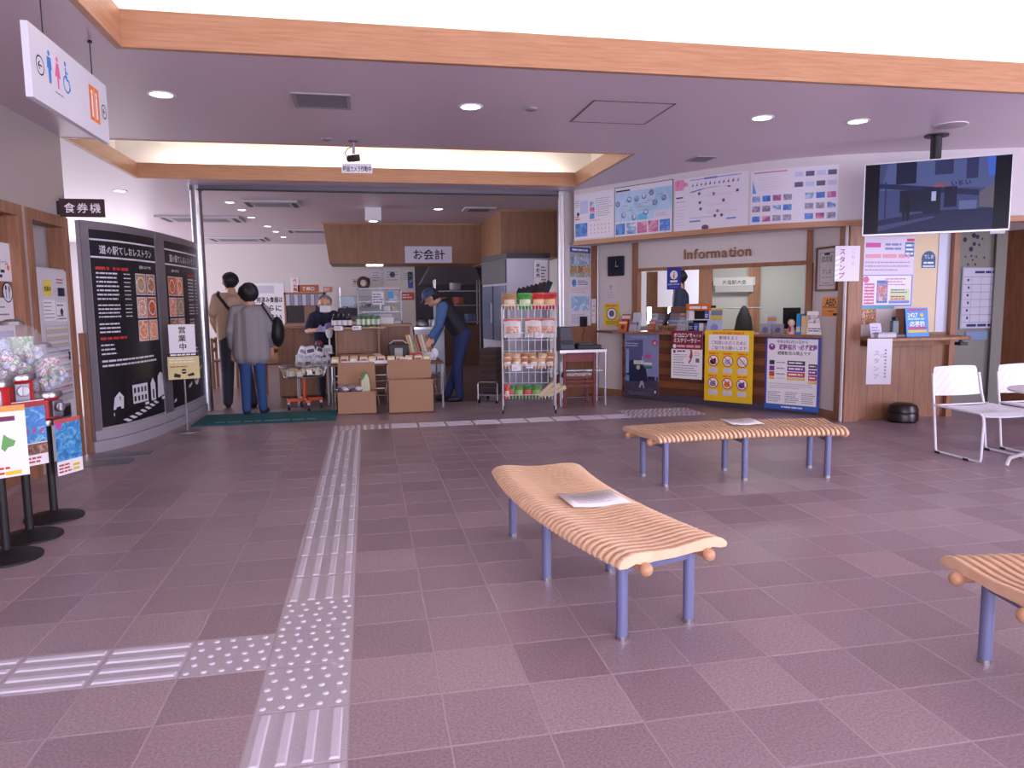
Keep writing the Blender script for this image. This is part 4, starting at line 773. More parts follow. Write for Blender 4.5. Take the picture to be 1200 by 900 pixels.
# blue "i" plate hung at the window head
p = Print(); p.sheet(.20, .28, mat('#26309a', .4), .004, -.1, -.28); p.disc(0, -.095, .055, WHT, 28); p.text('i', 0, -.135, .12, mat('#c2502a'), bold=.03); p.lines(-.055, -.19, .11, .028, 1, WHT, .9, 0); p.lines(-.085, -.225, .17, .022, 1, mat('#b8bce8'), .7, 0); p.lines(-.06, -.255, .12, .016, 1, mat('#7f86d0'), .6, 0)
poster('information_plate', 'blue plate with a white circled letter i at the window head', (*WIN.at(1.32, .05), 1.725), wrz, p, 'sign')
# window glass of the counter with a steel edge
q = MB(); q.ribbon([WIN.at(2.35, -.02), WIN.at(2.975, -.02)], .91, 1.69, .008, m_glass); o = struct(q.obj('window_4'), 'glass pane at the right half of the information window'); q = MB(); q.ribbon([WIN.at(2.955, -.005), WIN.at(2.975, -.005)], .91, 1.69, .03, m_white); q.obj('edge', o)
# clock, wifi note, yellow note
t = thing('wall_clock', 'square dark blue wall clock left of the information window', 'clock', (*WIN.at(.41, .002), 1.78), wrz); q = MB(); q.b2((-.135, -.035, -.135), (.135, 0, .135), mat('#1d2038', .3)); q.obj('case', t, bevel=.02)
p = Print(lambda x, z, o: (x, -.035-o, z)); p.disc(0, 0, .115, mat('#12142a', .3), 32)
for k in range(12): a = k*pi/6; p.rect(.098*sin(a)-.006, .098*cos(a)-.006, .012, .012, mat('#4a5078'))
p.obj('dial', t); p = Print(lambda x, z, o: (x, -.037-o, z)); p.line(.01, 0, .01, .07, .008, mat('#c8c0a0')); p.obj('minute_hand', t); p = Print(lambda x, z, o: (x, -.038-o, z)); p.line(.0, -.005, .05, -.005, .010, mat('#c8c0a0')); p.obj('hour_hand', t)
p = Print(); p.sheet(.17, .235, mat('#d9d0d4', .6), .001); BG = mat('#8a94b4'); p.ring(.085, .155, .05, .011, BG, 12, rad(45), rad(135)); p.ring(.085, .155, .032, .011, BG, 12, rad(45), rad(135)); p.disc(.085, .155, .012, BG); p.lines(.03, .03, .11, .09, 3, mat('#b4b0c0'), .25); poster('wifi_note', 'pale note with a grey wireless symbol below the clock', (*WIN.at(.23, .003), 1.318), wrz, p)
p = Print(); p.sheet(.255, .305, mat('#e8c53a', .6), .002); p.disc(.127, .165, .085, WHT, 24); p.ring(.127, .165, .085, .012, mat('#6a4a6a'), 24); p.disc(.127, .17, .045, mat('#6a6078'), 14); p.lines(.03, .255, .19, .04, 1, ORG, .6, 0); p.lines(.03, .02, .2, .05, 2, mat('#a07a20'), .5); poster('yellow_note', 'yellow note with a round emblem left of the counter', (*WIN.at(.203, .003), .967), wrz, p)
# certificate and AED plate on the narrow wall
arz = AED.rz(.3); t = thing('certificate', 'brown framed certificate on the narrow white wall', 'picture frame', (*AED.at(.275, .002), 1.625), arz); q = MB(); w_, h_ = .20, .24
for lo, hi in (((-w_, -.025, -h_), (w_, 0, -h_+.022)), ((-w_, -.025, h_-.022), (w_, 0, h_)), ((-w_, -.025, -h_), (-w_+.022, 0, h_)), ((w_-.022, -.025, -h_), (w_, 0, h_))): q.b2(lo, hi, m_dwood)
q.obj('frame', t, bevel=.004); p = Print(lambda x, z, o: (x, -.008-o, z)); p.rect(-w_+.02, -h_+.02, 2*w_-.04, 2*h_-.04, mat('#d2cdd2', .5)); 
for lo in ((-.13, .17, .26, .008), (-.13, -.18, .26, .008), (-.135, -.18, .008, .36), (.127, -.18, .008, .36)): p.rect(*lo, GRY)
p.lines(-.05, .145, .10, .03, 1, K, .8, 0); p.text('認定証', 0, .08, .07, mat('#4a4650'), maxw=.22); p.text('てしお', 0, -.05, .06, mat('#4a4650'), maxw=.2); p.lines(-.1, -.10, .2, .02, 1, TXT, .3, 0); p.lines(-.08, -.16, .16, .02, 1, GRY, .4, 0); p.obj('sheet', t)
p = Print(); p.sheet(.33, .21, mat('#e8901e', .4), .006); p.text('AED', .165, .115, .105, K, bold=.02, maxw=.30); p.rect(.01, .095, .31, .008, K); p.lines(.11, .045, .11, .02, 1, K, .5, 0); p.rect(.21, .012, .09, .022, K); poster('aed_plate', 'orange plate with black letters AED beside the pillar', (*AED.at(.196, .003), 1.113), arz, p, 'sign')
# fascia display boards
def ffn(s0):
    def fn(x, z, o): v = FAS.at(s0+x, .004+o); return (v.x, v.y, z)
    return fn
SEA = photo('board_sea', [(.3, '#2f5fb0'), (.5, '#4a7fd0'), (.65, '#7aa8e0'), (.8, '#c89ab0')], 7); SUN = photo('board_sunset', [(.3, '#7a4a8a'), (.5, '#c06a9a'), (.65, '#e0a8b8'), (.8, '#5a5aa8')], 8); MTN = photo('board_mountain', [(.3, '#5a78b8'), (.5, '#9ab4dc'), (.62, '#e4e8f0'), (.8, '#4a6a78')], 8); WAT = photo('board_watercolour', [(.3, '#a8c0e6'), (.5, '#b4cdea'), (.65, '#8fc0dc'), (.8, '#c4bce0')], 3); CRE = photo('board_creature', [(.3, '#6a6478'), (.5, '#8f8ca8'), (.6, '#b8b4c8'), (.75, '#4a4660')], 20)
LAVD = mat('#dcd8e6', .4); DT = mat('#9a94ac', .6)
p = Print(ffn(.005), .05); p.sheet(.665, .575, LAVD, .004, 0, 2.12); p.rect(.02, 2.15, .21, .17, SEA); p.rect(.27, 2.36, .08, .07, SEA); p.rect(.27, 2.44, .08, .07, SUN); p.rect(.27, 2.52, .08, .06, MTN); p.rect(.11, 2.44, .13, .16, mat('#b4c0e4', .5)); p.lines(.37, 2.38, .26, .24, 9, DT, .3); p.disc(.07, 2.44, .025, NAVY); p.lines(.02, 2.36, .1, .06, 2, RED, .5); p.lines(.02, 2.52, .08, .1, 4, DT, .4)
for i in range(6):
    for j in range(3): p.disc(.29+.06*i, 2.18+.05*j, .012, mat('#d89ab0', .5), 8)
p.lines(.27, 2.33, .2, .02, 1, DT, .4); poster('display_board', 'leftmost board on the curved fascia with blue sea photograph', (0, 0, 0), 0, p, 'display board', None, 30)
p = Print(ffn(.683), .05); p.sheet(.865, .61, mat('#3a3648', .5), .006, 0, 2.095); p.rect(.008, 2.103, .849, .594, LAVD); p.rect(.01, 2.28, .84, .36, WAT); p.rect(.60, 2.28, .25, .09, mat('#d4d0e4', .5)); p.shape([(.50, 2.52), (.85, 2.63), (.85, 2.60), (.62, 2.53), (.5, 2.50)], mat('#5fc0dc', .5)); p.shape([(.34, 2.28), (.36, 2.34), (.45, 2.37), (.5, 2.32), (.5, 2.28)], mat('#5fb8e0', .5)); p.rect(.02, 2.645, .22, .018, K)
for x, z in ((.05, 2.50), (.23, 2.54), (.34, 2.54), (.45, 2.56), (.56, 2.59), (.74, 2.51), (.61, 2.47), (.14, 2.36), (.48, 2.37), (.30, 2.32)): p.disc(x, z, .036, mat('#5a6a98', .5), 16); p.disc(x, z+.006, .027, CRE if x > .5 else MTN, 12)
for x, z in ((.12, 2.46), (.2, 2.40), (.35, 2.43), (.42, 2.47), (.5, 2.49), (.65, 2.55)): p.lines(x, z, .08, .016, 1, DT, .6, 0)
for i, m_ in enumerate((SEA, MTN, SUN, SUN, SEA)): p.rect(.02+.166*i, 2.125, .145, .135, m_)
p.lines(.62, 2.30, .2, .05, 3, DT, .3); poster('display_board', 'black framed illustrated area map on the curved fascia', (0, 0, 0), 0, p, 'display board', None, 30)
p = Print(ffn(1.572), .05); p.sheet(.90, .60, LAVD, .004, 0, 2.085); p.disc(.08, 2.62, .055, mat('#d070a0', .5)); p.rect(.0, 2.56, .12, .12, mat('#dc8ab4', .5)); p.text('鳥', .15, 2.60, .05, mat('#c0608a')); p.rect(.02, 2.47, .09, .016, NAVY); p.lines(.02, 2.42, .12, .02, 1, DT, .4, 0); p.lines(.02, 2.15, .13, .24, 7, mat('#c4bcd0'), .25); p.rect(.20, 2.655, .62, .008, mat('#8a6ab8')); p.rect(.38, 2.65, .16, .02, mat('#5a80c0'))
for i in range(11): p.shape([(.22+.055*i, 2.585), (.232+.055*i, 2.60+.004*(i % 5)), (.238+.055*i, 2.625), (.245+.055*i, 2.59)], NAVY)
p.shape([(.20, 2.53), (.35, 2.55), (.50, 2.56), (.70, 2.55), (.70, 2.535), (.20, 2.52)], mat('#8a3a58', .5)); p.shape([(.20, 2.53), (.33, 2.55), (.34, 2.535), (.2, 2.52)], mat('#5a8ac8'))
for x, z in ((.32, 2.50), (.50, 2.48), (.78, 2.49), (.33, 2.40), (.62, 2.40), (.34, 2.33), (.55, 2.29), (.52, 2.24), (.60, 2.24)): p.disc(x, z, .018, mat('#5a5478', .5), 10)
for z in (2.45, 2.35, 2.27): p.lines(.4, z, .4, .035, 2, mat('#c8c0d8'), .3)
p.rect(.20, 2.19, .14, .016, mat('#4a86c8')); p.rect(.66, 2.19, .11, .016, mat('#4a86c8')); p.disc(.40, 2.12, .03, mat('#5a5068'), 14, 1.5); p.lines(.2, 2.22, .3, .03, 1, mat('#b4c0e0'), .4, 0); poster('display_board', 'pale board with pink corner about animals, third on the fascia', (0, 0, 0), 0, p, 'display board', None, 30)
p = Print(ffn(2.50), .05); p.sheet(.865, .585, LAVD, .004, 0, 2.082); p.rect(.03, 2.635, .34, .014, mat('#c87a98', .5)); p.shape([(.02, 2.43), (.02, 2.57), (.06, 2.43)], mat('#5a9ad8')); p.lines(.08, 2.45, .28, .15, 6, mat('#cfc4d4'), .25)
for r in range(5):
    for c in range(8):
        x = .02+c*.106; z = 2.60-r*.105-(0 if r < 2 else .02)
        if r < 2 and c < 4: continue
        if c == 4 and r > 1: continue
        p.rect(x, z-.03, .083, .06 if r > 1 else .05, [CRE, MTN, SEA, SUN, CRE][(r*3+c) % 5] if r > 1 else [mat('#bcc4e4', .5), mat('#5a5478', .5)][(c+r) % 2])
poster('display_board', 'board with rows of small animal photographs, right end of the fascia', (0, 0, 0), 0, p, 'display board', None, 30)
# tall poster on the strip beside the shop corner
p = Print(); p.sheet(.46, 1.06, mat('#dcdae8', .5), .003, 0, .985); p.rect(0, 1.97, .46, .075, mat('#3a5ea8', .5)); p.lines(.05, 1.99, .35, .035, 1, WHT, .7, 0); p.rect(0, 1.64, .46, .33, photo('tall_poster', [(.3, '#5f8a4a'), (.42, '#c9b27a'), (.52, '#7fa8c8'), (.62, '#d8dce0'), (.75, '#b05a4a')], 12))
for r in range(2):
    for c in range(3): p.rect(.03+c*.145, 1.70+r*.12, .12, .09, [FOOD[c], MTN][r])
p.disc(.09, 1.56, .05, mat('#3f8ac0', .5)); p.lines(.17, 1.53, .25, .07, 3, NAVY, .4); p.lines(.03, 1.42, .4, .08, 3, mat('#d8a8a0'), .4); p.rect(.03, 1.18, .40, .20, photo('tall_poster_map', [(.3, '#b9d4ec'), (.5, '#7fb0dc'), (.65, '#e4e8f0'), (.8, '#5a8ac8')], 10)); p.lines(.03, 1.0, .4, .14, 5, DT, .35)
poster('tall_poster', 'tall sightseeing poster on the wall strip beside the steel post', (*LAV.at(.105, .005), 0), lrz, p)
p = Print(); p.sheet(.075, .34, m_paper, .002, 0, 1.0); p.vtext('ご自由に', .037, 1.325, .045, RED, .01, 1.4); poster('strip_notice', 'narrow vertical strip with red characters on the wood post', (*WIN.at(.012, .034), 0), wrz, p)
t = thing('wall_telephone', 'small black wall handset with cord beside the tall poster', 'telephone', (*LAV.at(.37, .003), 1.03), lrz); q = MB(); q.b2((-.05, -.06, -.07), (.05, 0, .07), m_dark); q.obj('body', t, bevel=.01); q = MB(); q.b2((-.02, -.085, -.06), (.02, -.06, .06), m_dark); q.obj('handset', t, bevel=.008); q = MB(); q.tube([(0, -.03, -.07), (.02, -.03, -.14), (-.03, -.025, -.2), (.0, -.02, -.26)], .004, m_dark, 6); q.obj('cord', t)

# leaflets, racks and small things standing on the counter
def cpos(s, off): v = CNT.at(s, off); return (v.x, v.y, .9055)
def leaflet(s, off, w_, h_, m_, label, tilt=12, band=None, rz=0, mark=None):
    p = Print(); M = Matrix.Rotation(rad(-tilt), 4, 'X'); p.fn = (lambda x, z, o, M=M: tuple(M @ Vector((x, -o, z)))); p.sheet(w_, h_, m_, .006, -w_/2, 0)
    if band: p.rect(-w_/2, h_*.72, w_, h_*.2, band)
    if mark: p.disc(0, h_*.4, w_*.25, mark)
    p.lines(-w_*.4, h_*.06, w_*.8, h_*.18, 2, TXT, .4); q = p; q.add([(-w_*.3, .0, 0), (w_*.3, 0, 0), (w_*.3, .06, 0), (-w_*.3, .06, 0), (-w_*.3, .0, .004), (w_*.3, 0, .004), (w_*.3, .06, .004), (-w_*.3, .06, .004)], [(0,3,2,1),(4,5,6,7),(0,1,5,4),(1,2,6,5),(2,3,7,6),(3,0,4,7)], m_dark)
    return poster('leaflet_stand', label, cpos(s, off), crz+rz, p, 'leaflet', 'leaflets standing on the information counter')
leaflet(.02, -.02, .13, .23, mat('#a8443a', .5), 'dark red leaflet at the left end of the counter', band=mat('#e8d8c8')); leaflet(.03, .05, .12, .14, mat('#d8702a', .5), 'small orange leaflet at the left end of the counter', band=mat('#f0c8a0'), mark=mat('#7a3a20'))
leaflet(.20, -.01, .13, .25, mat('#c8ccd8', .5), 'pale leaflet with blue mark beside the orange one', mark=mat('#4a6aa8')); leaflet(.19, .055, .11, .13, mat('#b9b4c4', .5), 'low grey leaflet in front of the pale one', band=mat('#8a86a0'))
# leaflet racks
def rack(s, off, w_, rows, label, mats, step=.085, d0=.12):
    t = thing('leaflet_rack', label, 'leaflet rack', cpos(s, off), crz, 'leaflet racks on the information counter'); q = MB(); h_ = rows*step+.06
    q.b2((-w_/2, 0, 0), (-w_/2+.006, d0, h_), m_glass); q.b2((w_/2-.006, 0, 0), (w_/2, d0, h_), m_glass); q.b2((-w_/2, d0-.006, 0), (w_/2, d0, h_), mat('#7a5238', .5)); q.b2((-w_/2, 0, 0), (w_/2, d0, .008), mat('#7a5238', .5)); q.obj('case', t)
    n = max(2, int(w_/.105))
    for r in range(rows):
        for c in range(n):
            x = -w_/2+.01+(w_-.02)*c/n; ww = (w_-.02)/n-.006; p = Print(lambda a, z, o, y=.012+r*d0/(rows+.4): (a, y-o+z*.25, z+.008+0)); z0 = r*step; p.sheet(ww, .14, mats[(r*n+c) % len(mats)], .004, x, z0); p.rect(x+.006, z0+.09, ww-.012, .03, mats[(r*n+c+2) % len(mats)]); p.lines(x+.006, z0+.02, ww-.012, .05, 2, mats[(r+c+1) % len(mats)], .4); p.obj('leaflet', t)
LM = [mat('#c8603a', .5), photo('leaf_mix', [(.3, '#8a7a70'), (.5, '#c4b8b0'), (.65, '#5a6a58'), (.8, '#b0684a')], 30), mat('#b9b6c6', .5), mat('#6a7aa8', .5), photo('leaf_sea', [(.3, '#4a7a9a'), (.5, '#a8c0c8'), (.7, '#5a8a6a')], 18), mat('#9a6a4a', .5)]
rack(.46, -.06, .24, 3, 'stepped leaflet rack with an orange top row, next to the small orange leaflet', LM); rack(.76, -.08, .30, 3, 'wide leaflet rack left of the boxed display', LM[1:]+LM[:1])
p = Print(); p.sheet(.26, .085, m_ply, .012, -.13, 0); p.text('観光案内', 0, .018, .055, mat('#3a2418'), maxw=.22, bold=.02); poster('wood_plate', 'wooden plate with dark characters in front of the leaflet rack', cpos(.72, .072), crz, p, 'sign')
t = thing('display_box', 'small shop shaped display box with an orange roof on the counter', 'display box', cpos(1.06, -.10), crz); q = MB(); q.b2((-.16, .0, 0), (.16, .16, .01), m_white); q.b2((-.16, .15, 0), (.16, .16, .33), m_dark); q.b2((-.16, 0, 0), (-.15, .16, .30), m_white); q.b2((.15, 0, 0), (.16, .16, .30), m_white); q.b2((-.16, 0, .15), (.16, .16, .16), m_white); q.obj('shelf_body', t)
p = Print(lambda a, z, o: (a, -.002-o, z)); p.sheet(.34, .085, mat('#d8702a', .5), .01, -.17, .27); p.lines(-.12, .285, .24, .045, 1, WHT, .7, 0); p.obj('header', t)
for r in range(2):
    for c in range(4):
        if r == 1 and c in (1, 2): continue
        p = Print(lambda a, z, o: (a, .02-o, z)); p.sheet(.06, .10, [mat('#2a2a5a', .5), mat('#5a6ac0', .5), WHT, mat('#8a8cc8', .5)][(r*2+c) % 4], .03, -.14+c*.073, .012+r*.15); p.lines(-.135+c*.073, .03+r*.15, .05, .05, 2, WHT, .4); p.obj('card_pack', t)
leaflet(1.31, -.05, .15, .30, mat('#d8c25a', .5), 'tall leaflet holder with a yellow top edge', band=mat('#7a86a8')); leaflet(1.345, .04, .20, .16, mat('#b4bce0', .4), 'pale blue card with two round pictures', mark=mat('#8a90c8'))
leaflet(2.02, -.04, .11, .21, mat('#a8b8dc', .5), 'blue postcard on a stand behind the notices', band=mat('#d88a4a')); leaflet(1.98, .03, .14, .12, mat('#9a98a8', .4), 'grey card with a round picture by the doll', mark=mat('#6a6880')); leaflet(2.13, .03, .13, .12, mat('#8f8d9c', .4), 'second grey round picture card by the doll', mark=mat('#5a5870'))
# small doll
t = thing('small_doll', 'small dark haired doll in a pink dress on the counter', 'doll', cpos(2.275, -.01), crz); q = MB(); q.lathe([(.05, 0), (.052, .02), (.035, .07), (.022, .10), (0, .105)], mat('#d8b4b4', .6), 16); q.obj('dress', t, smooth=60); q = MB(); q.sph((0, 0, .135), .042, mat('#e8c4a8', .6), 16); q.obj('head', t, smooth=80); q = MB(); q.sph((0, .012, .142), .046, mat('#1d1a24', .6), 16, (1, .9, 1)); q.b2((-.04, .0, .05), (.04, .04, .13), mat('#1d1a24', .6)); q.obj('hair', t, smooth=60); q = MB(); q.b2((-.012, -.05, .03), (.012, -.04, .09), mat('#b02a3a', .6)); q.obj('scarf', t)
for x, m_, l, h_ in ((2.37, mat('#2f8ac8', .5), 'blue binder between the doll and the white magazine', .235), (2.425, mat('#d8b888', .5), 'beige folder leaning against the white magazine', .21)):
    q = MB(); q.b2((-.022, -.07, 0), (.022, .07, h_), m_); q.b2((-.0225, -.071, .03), (.0225, -.069, .09), mat('#c8c0b8', .6)); tag(q.obj('binder', loc=cpos(x, -.03), rz=crz, bevel=.004), l, 'binder')
p = Print(); M = Matrix.Rotation(rad(-10), 4, 'X'); p.fn = lambda x, z, o, M=M: tuple(M @ Vector((x, -o, z))); p.sheet(.22, .265, WHT, .008, -.11, 0); p.rect(-.11, .13, .22, .09, photo('cover_pale', [(.3, '#d8d4dc'), (.5, '#eceaf0'), (.65, '#8a8498'), (.8, '#c46a90')], 16)); p.disc(.08, .235, .02, mat('#b03a6a')); p.lines(-.08, .03, .15, .05, 2, mat('#6a6a90'), .5); poster('white_magazine', 'white magazine propped up at the right end of the counter', cpos(2.535, -.02), crz, p, 'magazine')
t = thing('desk_monitor', 'small dark monitor inside the office window', 'monitor', (*WIN.at(2.76, -.16), .9055), wrz); q = MB(); q.b2((-.10, 0, .05), (.10, .03, .30), m_dark); q.obj('screen', t, bevel=.005); q = MB(); q.b2((-.03, .01, 0), (.03, .04, .06), m_dark); q.b2((-.07, -.03, 0), (.07, .07, .008), m_dark); q.obj('stand', t)
# office: jacket on a bar, name sign on the door glass
t = thing('hanging_jacket', 'black jacket hanging from a bar inside the office', 'jacket', (5.25, 9.62, 0), rad(-30)); q = MB(); q.lathe([(.14, .70), (.145, .80), (.10, 1.05), (.05, 1.18), (.02, 1.22)], mat('#14121a', .8), 16); q.obj('jacket', t, smooth=60); q = MB(); q.cyl((-.25, 0, 1.19), (.25, 0, 1.19), .01, m_steel, n=8); q.cyl((0, .03, 0), (0, .03, 1.19), .012, m_steel, n=8); q.obj('stand', t)
p = Print(); p.sheet(.55, .10, mat('#a8a8a8', .4), .01, -.275, -.10); p.sheet(.6, .12, mat('#c4c6c4', .5), .004, -.3, 0); p.text('天塩駅大会', 0, .02, .07, mat('#2c2c34'), maxw=.5); v = Vector((5.42, 10.27)); poster('office_sign', 'grey name sign on the office partition', (v.x-.02, v.y-.06, 1.52), math.atan2(-1.3, 2.25), p, 'sign')

# ================================================================ STAMP NOOK
t = thing('stamp_shelf', 'rounded wooden stamp shelf on the panelled wall', 'shelf', (0, 0, 0)); q = MB(); pl = [(5.06, 6.955), (5.06, 6.50), (5.95, 6.50), (6.10, 6.53), (6.19, 6.60), (6.22, 6.70), (6.20, 6.80), (6.195, 6.955)]; q.prism(pl, .865, .90, m_trimd); q.obj('shelf_board', t, bevel=.008)
q = MB(); q.cyl((6.12, 6.66, .83), (6.12, 6.66, .865), .02, m_dark, n=10); q.b2((6.08, 6.62, .80), (6.17, 6.70, .835), m_dark); q.obj('hook', t)
q = MB(); q.b2((5.15, 6.80, .80), (6.1, 6.955, .866), m_trimd); q.obj('bracket', t)
p = Print(); p.sheet(.61, .73, mat('#dcd6ea', .5), .003, 0, 1.215); P2 = mat('#d46a9c', .5); p.rect(0, 1.215, .61, .335, mat('#7a86d0', .5)); p.rect(.015, 1.23, .58, .31, mat('#ece8f2', .5)); p.rect(.03, 1.24, .12, .22, P2); p.lines(.035, 1.25, .11, .2, 6, WHT, .4, 0); p.disc(.05, 1.50, .035, P2); p.rect(.18, 1.25, .13, .24, mat('#4a7ac0', .5)); p.rect(.19, 1.27, .11, .19, photo('stamp_phone', [(.3, '#c8dcf0'), (.5, '#d86a4a'), (.6, '#5a8ac0'), (.8, '#e8e4d8')], 20)); p.rect(.34, 1.27, .24, .13, mat('#cfe0b4', .5)); p.lines(.35, 1.28, .22, .05, 2, RED, .5); p.lines(.35, 1.35, .22, .05, 2, TXT, .4); p.rect(.33, 1.245, .25, .03, mat('#7a86d0', .5)); p.rect(0, 1.19, .40, .025, mat('#5ab0b8', .5))
p.lines(.03, 1.83, .2, .06, 1, mat('#d05aa8'), .8, 0); p.lines(.26, 1.80, .2, .09, 2, mat('#8a90c0'), .5); p.rect(.5, 1.74, .11, .15, mat('#3a7ab8', .5)); p.lines(.51, 1.75, .09, .13, 3, WHT, .5, 0); p.rect(.52, 1.90, .09, .03, mat('#c8404a', .5)); p.lines(.03, 1.72, .55, .05, 1, mat('#e8a0b0'), .8, .2); p.lines(.03, 1.58, .55, .12, 3, mat('#b8a0b8'), .35)
p.lines(.28, 1.43, .3, .09, 3, mat('#c08ab0'), .4)
poster('rally_poster', 'large pastel stamp rally poster above the stamp shelf', (5.145, 6.962, 0), 0, p)
p = Print(); p.sheet(.17, .17, FOOD[1], .002); poster('food_photo', 'small food photograph under the pastel poster', (5.16, 6.962, 1.025), 0, p, 'photo')
p = Print(); p.disc(0, 0, .09, mat('#2f5a88', .5), 28, .95); p.rect(-.085, -.09, .17, .06, mat('#2f5a88', .5)); p.text('てしお', 0, .01, .05, WHT, maxw=.12); p.lines(-.06, -.05, .12, .03, 1, WHT, .6, 0); p.rect(-.07, -.082, .14, .02, mat('#c8d4e4')); poster('round_emblem', 'round blue emblem sticker on the cream wall', (5.945, 6.966, 1.71), 0, p, 'sticker')
p = Print(); M = Matrix.Rotation(rad(-8), 4, 'X'); p.fn = lambda x, z, o, M=M: tuple(M @ Vector((x, -o, z))); p.sheet(.265, .30, mat('#2f8ad8', .4), .008, -.132, 0); p.lines(-.10, .265, .2, .025, 1, mat('#c84a78'), .8, 0); p.text('2427', -.11, .205, .06, WHT, 'L', .02, maxw=.13); p.disc(.06, .225, .02, YEL); p.lines(-.11, .17, .2, .03, 1, mat('#a8e0f0'), .6, 0); p.text('応募箱', 0, .11, .06, WHT, bold=.02, maxw=.18); p.rect(-.11, .08, .22, .022, mat('#c84a4a')); p.rect(-.11, .045, .22, .022, YEL); poster('entry_box_card', 'bright blue card with white characters on the stamp shelf', (5.60, 6.66, .9005), 0, p, 'sign')
q = MB(); q.b2((-.075, -.06, 0), (.075, .06, .29), m_ply); tag(q.obj('entry_box', loc=(5.58, 6.82, .9005), bevel=.004), 'tan wooden box behind the blue card', 'box')
t = thing('rubber_stamp', 'grey green upright stamping press on the stamp shelf', 'stamp', (5.37, 6.72, .9005)); q = MB(); q.b2((-.06, -.09, 0), (.06, .05, .03), mat('#5a6a74', .5)); q.obj('base', t, bevel=.006); q = MB(); q.b2((-.035, -.02, .03), (.035, .03, .17), mat('#6a7c84', .5)); q.b2((-.02, -.03, .17), (.02, .03, .21), m_dark); q.obj('press', t, bevel=.008)
q = MB(); q.b2((-.13, -.06, 0), (.08, .06, .04), mat('#c8c6d0', .5)); q.b2((-.12, -.055, .04), (.07, .055, .055), mat('#a4a2b0', .5)); tag(q.obj('stamp_pad_box', loc=(5.22, 6.66, .9005), bevel=.004), 'flat pale box beside the stamping press', 'box')
p = Print(); M = Matrix.Rotation(rad(-14), 4, 'X'); p.fn = lambda x, z, o, M=M: tuple(M @ Vector((x, -o, z))); p.sheet(.13, .15, mat('#cfc8e0', .4), .005, -.065, 0); p.lines(-.05, .03, .1, .09, 3, mat('#9a8ac0'), .5); poster('small_card', 'pale violet card stand at the left end of the stamp shelf', (5.12, 6.66, .9005), 0, p, 'card')
p = Print(); p.sheet(.24, .46, mat('#dcdae4', .6), .001, -.12, -.46); V = mat('#8a86a4'); p.vtext('スタンプ', -.03, -.12, .06, V, .0, 1.3); p.lines(.05, -.4, .02, .3, 9, V, .5, 0); p.vtext('は', .03, -.15, .05, mat('#c07a9c'), 0); poster('hanging_note', 'white paper note hanging from the edge of the stamp shelf', (5.03, 6.495, .90), rad(-16), p)
# clear sleeve sign on the pillar
p = Print(); p.sheet(.27, .36, mat('#d4ccd8', .25), .003, -.135, -.36); p.vtext('スタンプ', -.06, -.03, .07, mat('#9a4a70'), .02, 1.15); p.vtext('こちら', .06, -.03, .05, mat('#a890a8'), 0, 1.3)
for i in range(5): p.shape([(-.135, -.12-.05*i), (-.08, -.10-.05*i), (-.10, -.13-.05*i), (-.132, -.135-.05*i)], mat('#f4f2fa', .1))
o = poster('sleeve_sign', 'crinkled clear sleeve with red characters on the wooden pillar', (4.86, 6.815, 1.84), rad(-4), p, 'sign')
# waste bin
t = thing('dome_bin', 'dark brown round domed bin on the floor before the panelling', 'bin', (5.53, 6.74, 0)); m_br = mat('#241818', .3); q = MB(); q.lathe([(.13, 0), (.15, .02), (.152, .08), (.145, .10)], m_br, 28); q.obj('lower_shell', t, smooth=40); q = MB(); q.lathe([(.148, .105), (.15, .13), (.13, .18), (.09, .20), (0, .205)], m_br, 28); q.obj('dome', t, smooth=40)
# notice board and dark stickers in the passage
t = thing('schedule_board', 'white gridded schedule board on the passage wall', 'notice board', (7.225, 7.615, 1.29)); q = MB(); q.b2((-.27, -.018, -.37), (.27, 0, .37), mat('#a9a8b4', .4, .3)); q.obj('frame', t, bevel=.004); p = Print(lambda x, z, o: (x, -.018-o, z)); p.rect(-.255, -.355, .51, .71, mat('#cbcbdc', .4)); LN = mat('#7f7e94')
for i in range(7): p.rect(-.25, .25-i*.09, .5, .005, LN)
for x in (-.14, -.01, .12): p.rect(x, -.29, .004, .54, LN)
p.lines(-.1, .29, .33, .035, 1, NAVY, .8, 0); p.lines(-.18, -.345, .38, .04, 1, NAVY, .8, 0)
for i in range(6): p.rect(-.2+.01*(i % 2), .2-i*.09, .025, .03, NAVY)
p.obj('face', t)
t = thing('dot_stickers', 'cluster of dark dot stickers on the grey passage wall', 'stickers', (7.20, 7.618, 1.86))
for x, z, r in ((-.22, .12, .028), (-.10, .17, .03), (-.05, .155, .026), (-.09, .07, .024), (-.13, .01, .03), (-.02, .06, .016), (.02, .13, .012), (-.2, -.08, .012), (-.12, -.07, .013), (-.05, -.08, .013), (.06, -.09, .014), (-.1, -.12, .012), (-.16, -.17, .014), (-.06, -.17, .014)): p = Print(); p.disc(x, z, r, mat('#2a2a4a'), 10); p.obj('dot_sticker', t)
p = Print(); p.sheet(.30, .10, mat('#7f9ac0', .4), .03); poster('blue_tray', 'small blue tray below the schedule board', (7.05, 7.60, .79), 0, p, 'tray')
